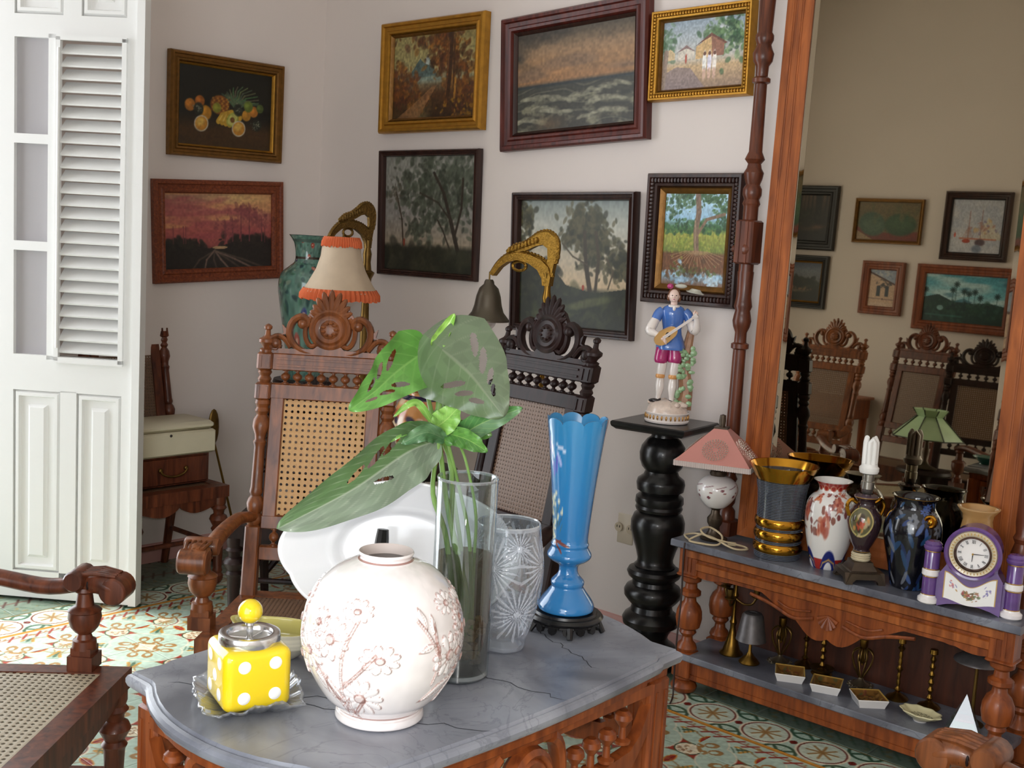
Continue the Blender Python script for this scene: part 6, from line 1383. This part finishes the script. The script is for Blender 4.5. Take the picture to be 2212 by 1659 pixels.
def ashtray(label,x,y,rz,s=.05):
    r=thing('square_ashtray',label,'ashtray',(x,y,SZ),rz,'square porcelain ashtrays on the console shelf')
    P=[(-s,-s),(s,-s),(s,s),(-s,s)]
    MB().slab([(.8*a,.8*b) for a,b in P],0,0,[(0,0),(-.002,.006),(-.012,.026),(-.010,.028),(0,.022),(.012,.012)]).build('ashtray_outside',PORC,r)
    n=40; im=Im(n,n,(120,84,40)); im.leaves(.5,.5,.2,.2,80,.06,[(150,110,60),(90,60,30),(170,130,70),(120,60,50),(80,80,50)],int(x*100),.8); e=np.maximum(abs(im.x-.5),abs(im.y-.5)); im.mix((e>.46)*1.,(200,160,80))
    g=np.linspace(-.8*s-.008,.8*s+.008,n); X,Y=np.meshgrid(g,g); zz=.0292-.015*np.clip((.47-e)/.16,0,1); link('decorated_well',grid_mesh('decorated_well',np.stack([X,Y,zz],-1),im.a,GLAZE),r)
def shelf_things():
    # three-armed candelabrum at the left end
    r=thing('candelabrum','three armed brass candelabrum at the left end of shelf','candelabrum',(2.575,-.175,SZ))
    MB().lathe([(.04,0),(.042,.004),(.03,.016),(.02,.05),(.012,.08),(.008,.1),(.013,.115),(.007,.13),(.006,.2),(.012,.21),(.006,.225),(.005,.26)],20).build('stem',BRASS,r)
    for a in(2.6,.2,-1.3):
        c,s=math.cos(a),math.sin(a); q=MB(); q.tube(spline([(0,0,.2),(.03*c,.03*s,.185),(.06*c,.06*s,.19),(.075*c,.075*s,.215)],12),.004,7); q.lathe([(.004,.212),(.017,.218),(.018,.221),(.006,.224),(.011,.232),(.011,.25),(.013,.252)],14,T(.075*c,.075*s,0)); q.build('candle_arm',BRASSD,r)
    r=thing('tin_shade_lamp','small lamp with grey tin bell shade, beside the candelabrum','lamp',(2.665,-.205,SZ))
    MB().lathe([(.034,0),(.036,.004),(.026,.016),(.014,.026),(.006,.04),(.005,.08),(.009,.085),(.005,.095),(.005,.13)],20).build('brass_stem',BRASS,r)
    MB().lathe([(.052,.082),(.051,.084),(.036,.168),(.030,.176),(.014,.178),(.014,.175),(.028,.173),(.034,.166),(.049,.084)],28,None,False).build('tin_shade',plain('tin_grey',(92,88,88),.42,.5,var=.3,vscale=40),r)
    filigree('gilt wire scroll candle holder near the tin shade lamp',2.733,-.118,.16)
    candlestick('thin brass candlestick behind the left square ashtrays',2.807,-.078,.17)
    r=candlestick('brass candlestick with a wide drip dish',2.884,-.105,.19,1); MB().lathe([(.032,.014),(.04,.021),(.041,.024),(.032,.019),(.01,.015)],24,None,False).build('drip_dish',BRASSD,r)
    ashtray('square brown and gilt ashtray, leftmost of three on shelf',2.83,-.225,.5); ashtray('square brown and gilt ashtray, middle of three on shelf',2.96,-.22,.35); ashtray('square brown and gilt ashtray, nearest the oval dish',3.105,-.222,.75)
    filigree('gilt wire scroll candle holder behind the middle square ashtray',3.02,-.10,.16)
    candlestick('tall brass candlestick on a domed foot, right of centre',3.15,-.11,.2); candlestick('beaded brass candlestick behind the oval shell dish',3.25,-.10,.19,1)
    r=thing('shell_dish','oval cream shell edged dish at the right of shelf','dish',(3.275,-.225,SZ),math.radians(-8))
    nu,nv=80,20; a=np.linspace(0,2*PI,nu,endpoint=False)[None]; q=np.linspace(.02,1,nv)[:,None]; wv=1+.05*np.cos(a*9)*q**3
    P=np.stack([.066*q*np.cos(a)*wv,.045*q*np.sin(a)*wv,.004+.024*q**2.2+0*a],-1); c=np.empty((nv,nu,3)); c[:]=(222,212,168); k=(q<.6)*np.random.RandomState(3).rand(nv,nu); c=c*(1-.35*(k>.4))[...,None]
    o=link('dish_body',grid_mesh('dish_body',P,c,GLAZE,closed=True),r); md=o.modifiers.new('thick','SOLIDIFY'); md.thickness=.004; md.offset=-1
    MB().lathe([(.02,0),(.022,.004)],20).build('dish_foot',PORC,r)
    r=thing('tin_saucer_lamp','small lamp with a round dark tin shade at right end','lamp',(3.395,-.13,SZ))
    MB().lathe([(.034,0),(.036,.005),(.012,.02),(.006,.05),(.005,.2)],18).build('brass_stem',BRASSD,r); MB().lathe([(.07,.2),(.068,.206),(.04,.225),(.012,.23),(.012,.227),(.038,.222),(.066,.203)],28,None,False).build('tin_shade',plain('tin_grey',(92,88,88),.42,.5),r)
    r=thing('glass_pyramid','clear glass pyramid paperweight with green base on the shelf','paperweight',(3.405,-.222,SZ),math.radians(20))
    g=MB().add([(-.05,-.05,.002),(.05,-.05,.002),(.05,.05,.002),(-.05,.05,.002),(0,0,.125)],[(0,1,4),(1,2,4),(2,3,4),(3,0,4),(3,2,1,0)]); g.build('pyramid_glass',thin_glass('pyramid_glass',(226,236,230),.45,.03,.06),r,angle=5)
    MB().add([(-.044,-.044,.003),(.044,-.044,.003),(.044,.044,.003),(-.044,.044,.003),(-.026,-.026,.045),(.026,-.026,.045),(.026,.026,.045),(-.026,.026,.045)],[(0,1,5,4),(1,2,6,5),(2,3,7,6),(3,0,4,7),(4,5,6,7)]).build('green_core',plain('green_paper',(70,104,72),.5,var=.4,vscale=60),r)
    MB().add([(-.026,-.026,.046),(.026,-.026,.046),(.026,.026,.046),(-.026,.026,.046),(-.024,-.024,.052),(.024,-.024,.052),(.024,.024,.052),(-.024,.024,.052)],[(0,1,5,4),(1,2,6,5),(2,3,7,6),(3,0,4,7),(4,5,6,7)]).build('red_band',plain('red_paper',(140,40,52),.5),r)
shelf_things()
c=tag(MB().tube(spline([(2.462,-.345,.545),(2.462,-.348,.5),(2.464,-.345,.35),(2.462,-.35,.2),(2.464,-.352,.06),(2.47,-.36,.006),(2.5,-.42,.005)],30),.003,6).build('lamp_wire',plain('brown_wire',(52,34,30),.5)),'thin dark wire hanging down the console front leg','wire')
# ---------------------------------------------------------------- brass lamps, vases and boxes round the room
CASTB=plain('cast_brass',(140,106,46),.34,1.,var=.25,vscale=60,bump=.9,bscale=140); CASTD=plain('cast_dark_brass',(100,76,38),.4,.9,var=.25,vscale=60,bump=.9,bscale=140)
def fancy_arm(b,M,s=1.):
    "cast brass swan arm: pierced crown ribbon over a leafy lower arm, reaching to -x"
    k=s/620.
    low=[(8,-30),(10,-8),(4,14),(-14,30),(-40,40),(-72,44),(-100,36),(-122,16),(-138,-12),(-130,-16),(-114,6),(-96,20),(-72,26),(-44,20),(-22,6),(-10,-14),(-8,-30)]
    crn=[(10,-10),(16,24),(20,60),(14,84),(-4,96),(-26,92),(-44,78),(-62,66),(-84,58),(-100,44),(-86,40),(-66,46),(-48,52),(-30,62),(-14,66),(-2,58),(0,34),(-4,10),(-2,-10)]
    for pl,d in((low,.012),(crn,.009)): b.prism([(x*k,z*k) for x,z in pl][::-1],-d*s,d*s,M)
    for pl,i0,i1,r in((low,1,9,7),(crn,1,10,8)):
        q=spline([(x*k,0,z*k) for x,z in pl[i0:i1]],26); b.tube(q,.0085*s,7,1.2,M,up=(0,1,0))
        for p in q[::1]: b.ell((p[0],0,p[2]+.004*s),(.0075*s,.007*s,.0085*s),M,6,4)
    for x,z,r in((-70,12,16),(-70,50,13),(-16,78,13),(12,40,10)): b.tube([((x+r*math.cos(t))*k,0,(z+r*.7*math.sin(t))*k) for t in np.linspace(0,2*PI,18)],.006*s,6,1,M)
    for i in range(9): b.ell(((-28-i*8)*k,-.011*s,(76-i*3.4)*k),(.007*s,.006*s,.013*s),M,6,4)
def bell_lamp():
    r=thing('brass_bell_lamp','brass standing lamp with curved arm and hanging bell shade','lamp',(1.845,-.42,0))
    MB().lathe([(.10,0),(.11,.01),(.09,.03),(.04,.05),(.02,.08),(.012,.12)],28).build('base',BRASS,r)
    MB().lathe([(.011,.1),(.011,1.30),(.014,1.32),(.017,1.33),(.012,1.36),(.014,1.40),(.018,1.42)],16).build('pole',BRASS,r)
    a=MB(); fancy_arm(a,T(0,0,1.42)@RZ(.1)@S(1.15,1.15,.95),1.); a.build('arm',CASTB,r)
    bx,by=-.262,-.028; BELL=plain('bell_metal',(92,84,72),.36,.75)
    MB().tube([(bx,by,1.41),(bx,by,1.36)],.003,6).build('chain',BRASSD,r); MB().lathe([(.014,1.312),(.018,1.305),(.02,1.295),(.036,1.28),(.046,1.25),(.052,1.215),(.06,1.19),(.078,1.168),(.083,1.162),(.083,1.156),(.076,1.158),(.05,1.19),(.04,1.25),(.02,1.28)],32,T(bx,by,.068),False).build('bell_shade',BELL,r)
    MB().ell((bx,by,1.225),(.034,.034,.034),None,20,12).build('bulb',thin_glass('bulb_glass',(236,230,226),.25,.05,.35,(210,200,196)),r)
bell_lamp()
def fringe_lamp():
    r=thing('fringe_shade_lamp','brass standing lamp with cream shade trimmed in orange fringe','lamp',(1.262,-.775,0),YAW)
    MB().lathe([(.085,0),(.09,.01),(.07,.03),(.03,.05),(.02,.1),(.013,.14)],28).build('base',BRASSD,r)
    MB().lathe([(.014,.12),(.016,1.2),(.014,1.27),(.018,1.29),(.013,1.31),(.02,1.36),(.028,1.375),(.03,1.382),(.018,1.39),(.014,1.42),(.017,1.45),(.012,1.47),(.013,1.5)],16).build('pole',BRASSD,r)
    a=MB(); fancy_arm(a,T(0,0,1.51)@RZ(.75),.8); a.build('arm',CASTD,r)
    SH=plain('cream_silk',(184,164,140),.7,var=.06,vscale=20); FR=plain('orange_fringe',(196,94,50),.8,bump=.5,bscale=90)
    M=T(-.078,-.12,.02)
    b=MB(); nu=48; prof=[(.135,1.29),(.115,1.32),(.088,1.37),(.072,1.42),(.066,1.47)]; vs=[];fs=[]
    for q,z in prof: vs+=[(q*(1+.02*math.cos(k*PI/3*1.0*6/nu*8))*math.cos(2*PI*k/nu),q*math.sin(2*PI*k/nu),z) for k in range(nu)]
    for j in range(len(prof)-1):
        for k in range(nu): fs.append((j*nu+k,j*nu+(k+1)%nu,(j+1)*nu+(k+1)%nu,(j+1)*nu+k))
    b.add(vs,fs,M); b.build('lamp_shade',SH,r)
    for q0,q1,z0,z1 in((.142,.132,1.262,1.302),(.072,.064,1.452,1.488)):
        f=MB(); rr=random.Random(3); n=96
        vs=[];fs=[]
        for k in range(n):
            a=2*PI*k/n; w_=(1+.035*(-1)**k)
            vs+=[(q0*w_*math.cos(a),q0*w_*math.sin(a),z0+rr.uniform(-.004,.004)),((q0+q1)/2*w_*math.cos(a)*1.03,(q0+q1)/2*w_*math.sin(a)*1.03,(z0+z1)/2),(q1*math.cos(a),q1*math.sin(a),z1)]
        for k in range(n):
            j=(k+1)%n; fs+=[(3*k,3*j,3*j+1,3*k+1),(3*k+1,3*j+1,3*j+2,3*k+2)]
        f.add(vs,fs,M); f.build('fringe',FR,r)
    MB().tube([(-.078,-.12,1.46),(-.075,-.1,1.52)],.004,6).build('shade_hanger',BRASSD,r)
fringe_lamp()
def green_vase():
    st=thing('plant_stand','dark round stand holding up the tall green vase','stand',(.55,-.49,0))
    MB().lathe([(.13,.855),(.135,.865),(.13,.88)],28).build('stand_top',W_DARK,st); MB().lathe([(.03,.05),(.04,.1),(.025,.2),(.035,.5),(.02,.7),(.05,.855)],16).build('stand_column',W_DARK,st)
    for k in range(3): a=2*PI*k/3; MB().tube([(0,0,.12),(.09*math.cos(a),.09*math.sin(a),.08),(.14*math.cos(a),.14*math.sin(a),.012)],[.02,.018,.012],8).build('stand_leg',W_DARK,st)
    r=thing('green_vase','tall green enamelled porcelain vase with red flowers in corner','vase',(.55,-.49,.88))
    nu,nv=220,200; m=Im(nu,nv,(92,128,116),1.1); m.leaves(.5,.4,.35,.3,500,.018,[(60,96,84),(120,150,136),(44,70,72),(150,160,140),(70,110,90),(36,60,66)],4,.7); rr=random.Random(8)
    for k in range(60): x,y=rr.random(),rr.uniform(.03,.95); m.ell(x,y,.022,.018,[(158,72,64),(176,104,92),(52,62,110),(150,60,50)][k%4],rr.random()*3,.3); m.ell(x,y,.009,.008,(196,150,130),0,.3)
    m.mix(abs(m.y-.70)<.008,(60,50,40)); m.mix(abs(m.y-.98)<.02,(54,80,76)); m.grain(.15,7)
    lathe_img('vase_body',[(.07,0),(.075,.02),(.08,.08),(.1,.22),(.118,.34),(.124,.40),(.112,.455),(.075,.49),(.056,.51),(.054,.55),(.062,.59),(.078,.615),(.084,.622)],m.a,GLAZE,r)
    MB().lathe([(.084,.622),(.08,.621),(.056,.58),(.05,.52)],32,None,False).build('vase_interior',plain('green_inside',(70,92,84),.4),r); MB().lathe([(.07,0),(.04,.002)],24).build('vase_foot',plain('green_foot',(70,92,84),.4),r)
green_vase()
def painted_jar():
    s=thing('stool','dark wooden stool behind the plant, carrying a painted jar','stool',(1.545,-.72,0))
    MB().lathe([(.13,.66),(.135,.67),(.135,.685),(.125,.69)],28).build('seat',W_DARK,s)
    for k in range(4): a=PI/4+k*PI/2; MB().tube([(.08*math.cos(a),.08*math.sin(a),.66),(.12*math.cos(a),.12*math.sin(a),.0)],[.016,.013],8).build('leg',W_DARK,s)
    r=thing('painted_jar','orange and blue painted porcelain jar behind the plant stems','jar',(1.545,-.72,.69))
    im=Im(160,90,(196,138,82),1.8); im.leaves(.5,.5,.35,.2,140,.035,[(150,70,40),(36,40,70),(220,200,170),(176,96,48),(60,40,40)],3,.85); im.mix(abs(im.y-.8)<.05,(34,36,66)); im.mix(abs(im.y-.1)<.06,(110,52,40))
    lathe_img('jar_body',[(.06,0),(.065,.01),(.09,.06),(.11,.13),(.112,.18),(.09,.24),(.06,.265),(.06,.28)],im.a,GLAZE,r); MB().lathe([(.062,.278),(.068,.285),(.05,.31),(.02,.322),(.016,.335),(.02,.345),(.001,.352)],24).build('jar_lid',plain('jar_lid_glaze',(170,104,60),.2,coat=.5),r); MB().lathe([(.06,0),(.03,.002)],20).build('jar_foot',PORC,r)
painted_jar()
def wall_chair_boxes():
    r=thing('carved_box','dark carved wooden box with drop handle on wall chair','box',(.27,-1.02,.432),PI/2)
    B=W_RED; MB().bbox((0,0,.066),(.36,.2,.13),.004).build('box_body',B,r); MB().bbox((0,-.104,.066),(.33,.008,.11),.003).build('carved_front',B,r)
    h=MB(); h.tube([(.06*math.cos(t),-.118,.075+.03*math.sin(t)) for t in np.linspace(PI,2*PI,14)],.005,7); h.ell((-.06,-.112,.075),(.01,.008,.01)); h.ell((.06,-.112,.075),(.01,.008,.01)); h.build('drop_handle',BRASSD,r)
    r=thing('cream_box','cream enamelled case with rounded lid on the carved box','box',(.275,-1.02,.563),PI/2)
    C_=plain('cream_enamel',(206,198,172),.4,var=.06,vscale=6); MB().bbox((0,0,.05),(.40,.23,.10),.008).build('case_body',C_,r); MB().bbox((0,.005,.118),(.396,.225,.034),.012).build('case_lid',C_,r)
    MB().ell((-.02,-.117,.088),(.006,.004,.006)).build('keyhole',plain('dark_hole',(40,34,30),.5),r); MB().tube([(.2,-.03,.06),(.213,-.03,.075),(.213,.03,.075),(.2,.03,.06)],.006,7).build('side_handle',W_DARK,r)
    k=thing('brass_tool','long brass fire tool leaning on the left wall','fire tool',(.012,-.50,.0))
    MB().tube([(.055,.02,.004),(.05,.0,.15),(.035,-.1,.53)],[.006,.006,.005],8).build('shaft',BRASS,k); MB().ell((.034,-.105,.60),(.012,.03,.085),None,12,8).build('scoop',BRASSD,k)
    o=thing('brass_ornament','small brass ornament on floor beneath the wall chair','ornament',(.13,-.66,0))
    b=MB(); rr=random.Random(2); b.lathe([(.03,0),(.034,.006),(.012,.014),(.008,.02)],16)
    for q in range(9): a=2*PI*q/9; b.tube(spline([(0,0,.018),(.03*math.cos(a),.03*math.sin(a),.035),(.055*math.cos(a),.055*math.sin(a),.02+.02*(q%2))],8),[.005,.006,.007,.007,.006,.005,.004,.002],6)
    b.build('leaf_spray',BRASSD,o)
wall_chair_boxes()
def outlet():
    r=thing('wall_outlet','beige double power outlet low on the wall by pedestal','outlet',(1.966,-.0005,.44))
    PL=plain('beige_plastic',(206,192,172),.4); MB().bbox((0,-.004,0),(.075,.118,.008),.002,RX(PI/2)@RZ(0)).build('cover_plate',PL,r)
    d=MB()
    for z in(-.03,.03):
        pass
    for x in(-.028,.028): MB().lathe([(.018,0),(.018,.003)],18,T(x,-.008,0)@RX(PI/2)).build('socket',plain('socket_face',(190,174,150),.4),r)
    for x in(-.028,.028):
        for q in(-.006,.006): d.box((x+q,-.0112,.003),(.003,.002,.009))
    d.build('slots',plain('slot_dark',(50,44,40),.6),r)
    tag(MB().tube(spline([(2.005,-.006,.44),(2.06,-.006,.435),(2.12,-.006,.43),(2.2,-.006,.415)],12),.004,6).build('surface_cable',plain('cable_white',(214,204,196),.5)),'thin pale cable running along wall from the outlet','cable')
outlet()
# ---------------------------------------------------------------- what the mirror shows behind the photographer
def mirrored_things():
    t=thing('small_table','small dark table under the green glass lamp, in mirror','table',(2.05,-3.28,0))
    MB().lathe([(.15,.47),(.16,.48),(.15,.495)],28).build('table_top',W_DARK,t); MB().lathe([(.03,.08),(.04,.15),(.02,.3),(.05,.47)],16).build('column',W_DARK,t)
    for k in range(3): a=2*PI*k/3; MB().tube([(0,0,.14),(.1,0,.1),(.17,0,.012)],[.02,.018,.012],8,M=RZ(a)).build('leg',W_DARK,t)
    r=thing('green_glass_lamp','leaded green glass panel lamp reflected in the mirror','lamp',(2.05,-3.28,.495))
    MB().lathe([(.07,0),(.075,.01),(.03,.03),(.014,.06),(.02,.1),(.012,.16),(.01,.3)],20).build('lamp_base',BRONZE,r)
    G=plain('green_slag_glass',(170,200,160),.3,coat=.3,var=.12,vscale=10); LD=plain('lead_came',(52,54,48),.5,.4); n=8
    for k in range(n):
        a0,a1=2*PI*k/n,2*PI*(k+1)/n; P=lambda q,a,z:(q*math.cos(a),q*math.sin(a),z)
        for nm,(q0,z0,q1,z1) in(('glass_panel',(.21,.19,.075,.315)),('crown_panel',(.078,.315,.105,.355))):
            b=MB(); b.add([P(q0,a0,z0),P(q0,a1,z0),P(q1,a1,z1),P(q1,a0,z1),P(q0-.004,a0,z0-.003),P(q0-.004,a1,z0-.003),P(q1-.004,a1,z1-.003),P(q1-.004,a0,z1-.003)],[(0,1,2,3),(7,6,5,4),(0,4,5,1),(1,5,6,2),(2,6,7,3),(3,7,4,0)]); b.build(nm,G,r)
        l=MB(); l.tube([P(.211,a0,.189),P(.076,a0,.316),P(.106,a0,.356)],.004,6); l.tube([P(.211,a0,.189),P(.211,a1,.189)],.004,6); l.build('lead_strip',LD,r)
    d=thing('writing_desk','brown wooden desk with papers against the wall, in mirror','desk',(.86,-4.38,0),PI)
    MB().bbox((0,0,.70),(.62,.36,.14),.006).build('desk_body',W_CON,d); MB().bbox((0,0,.777),(.66,.40,.02),.004).build('desk_top',W_CONL,d); MB().bbox((0,-.184,.70),(.5,.01,.1),.003).build('drawer',W_CONL,d)
    for sx in(-1,1):
        for sy in(-1,1): MB().tube([(sx*.28,sy*.15,.63),(sx*.28,sy*.15,0)],[.03,.018],8).build('leg',W_CON,d)
    for k,(x,y,a) in enumerate(((-.12,0,.2),(.15,-.05,-.3))):
        tag(MB().bbox((0,0,.006+.0),(.2,.14,.012),.002).build('paper_stack',plain('paper_white',(232,228,216),.7),None,M=T(.86-x,-4.38-y,.7875)@RZ(a)),['stack of white papers on the desk nearest left wall, in mirror','stack of white papers on the other end of desk, in mirror'][k],'papers')
mirrored_things()

def low_stand():
    r=thing('low_stand','low dark stand with marble top just right of console','stand',(3.79,-.21,0))
    MB().slab([(-.15,-.15),(.15,-.15),(.15,.15),(-.15,.15)],0,0,[(.004,.205),(0,.21),(0,.226),(.004,.23)]).build('marble_top',MARB2,r); MB().bbox((0,0,.18),(.26,.26,.05),.004).build('apron',W_MID,r)
    for sx in(-1,1):
        for sy in(-1,1): MB().lathe([(.012,0),(.02,.01),(.024,.03),(.014,.05),(.018,.09),(.026,.12),(.014,.15),(.02,.17)],14,T(sx*.11,sy*.11,0)).build('leg',W_MID,r)
low_stand()
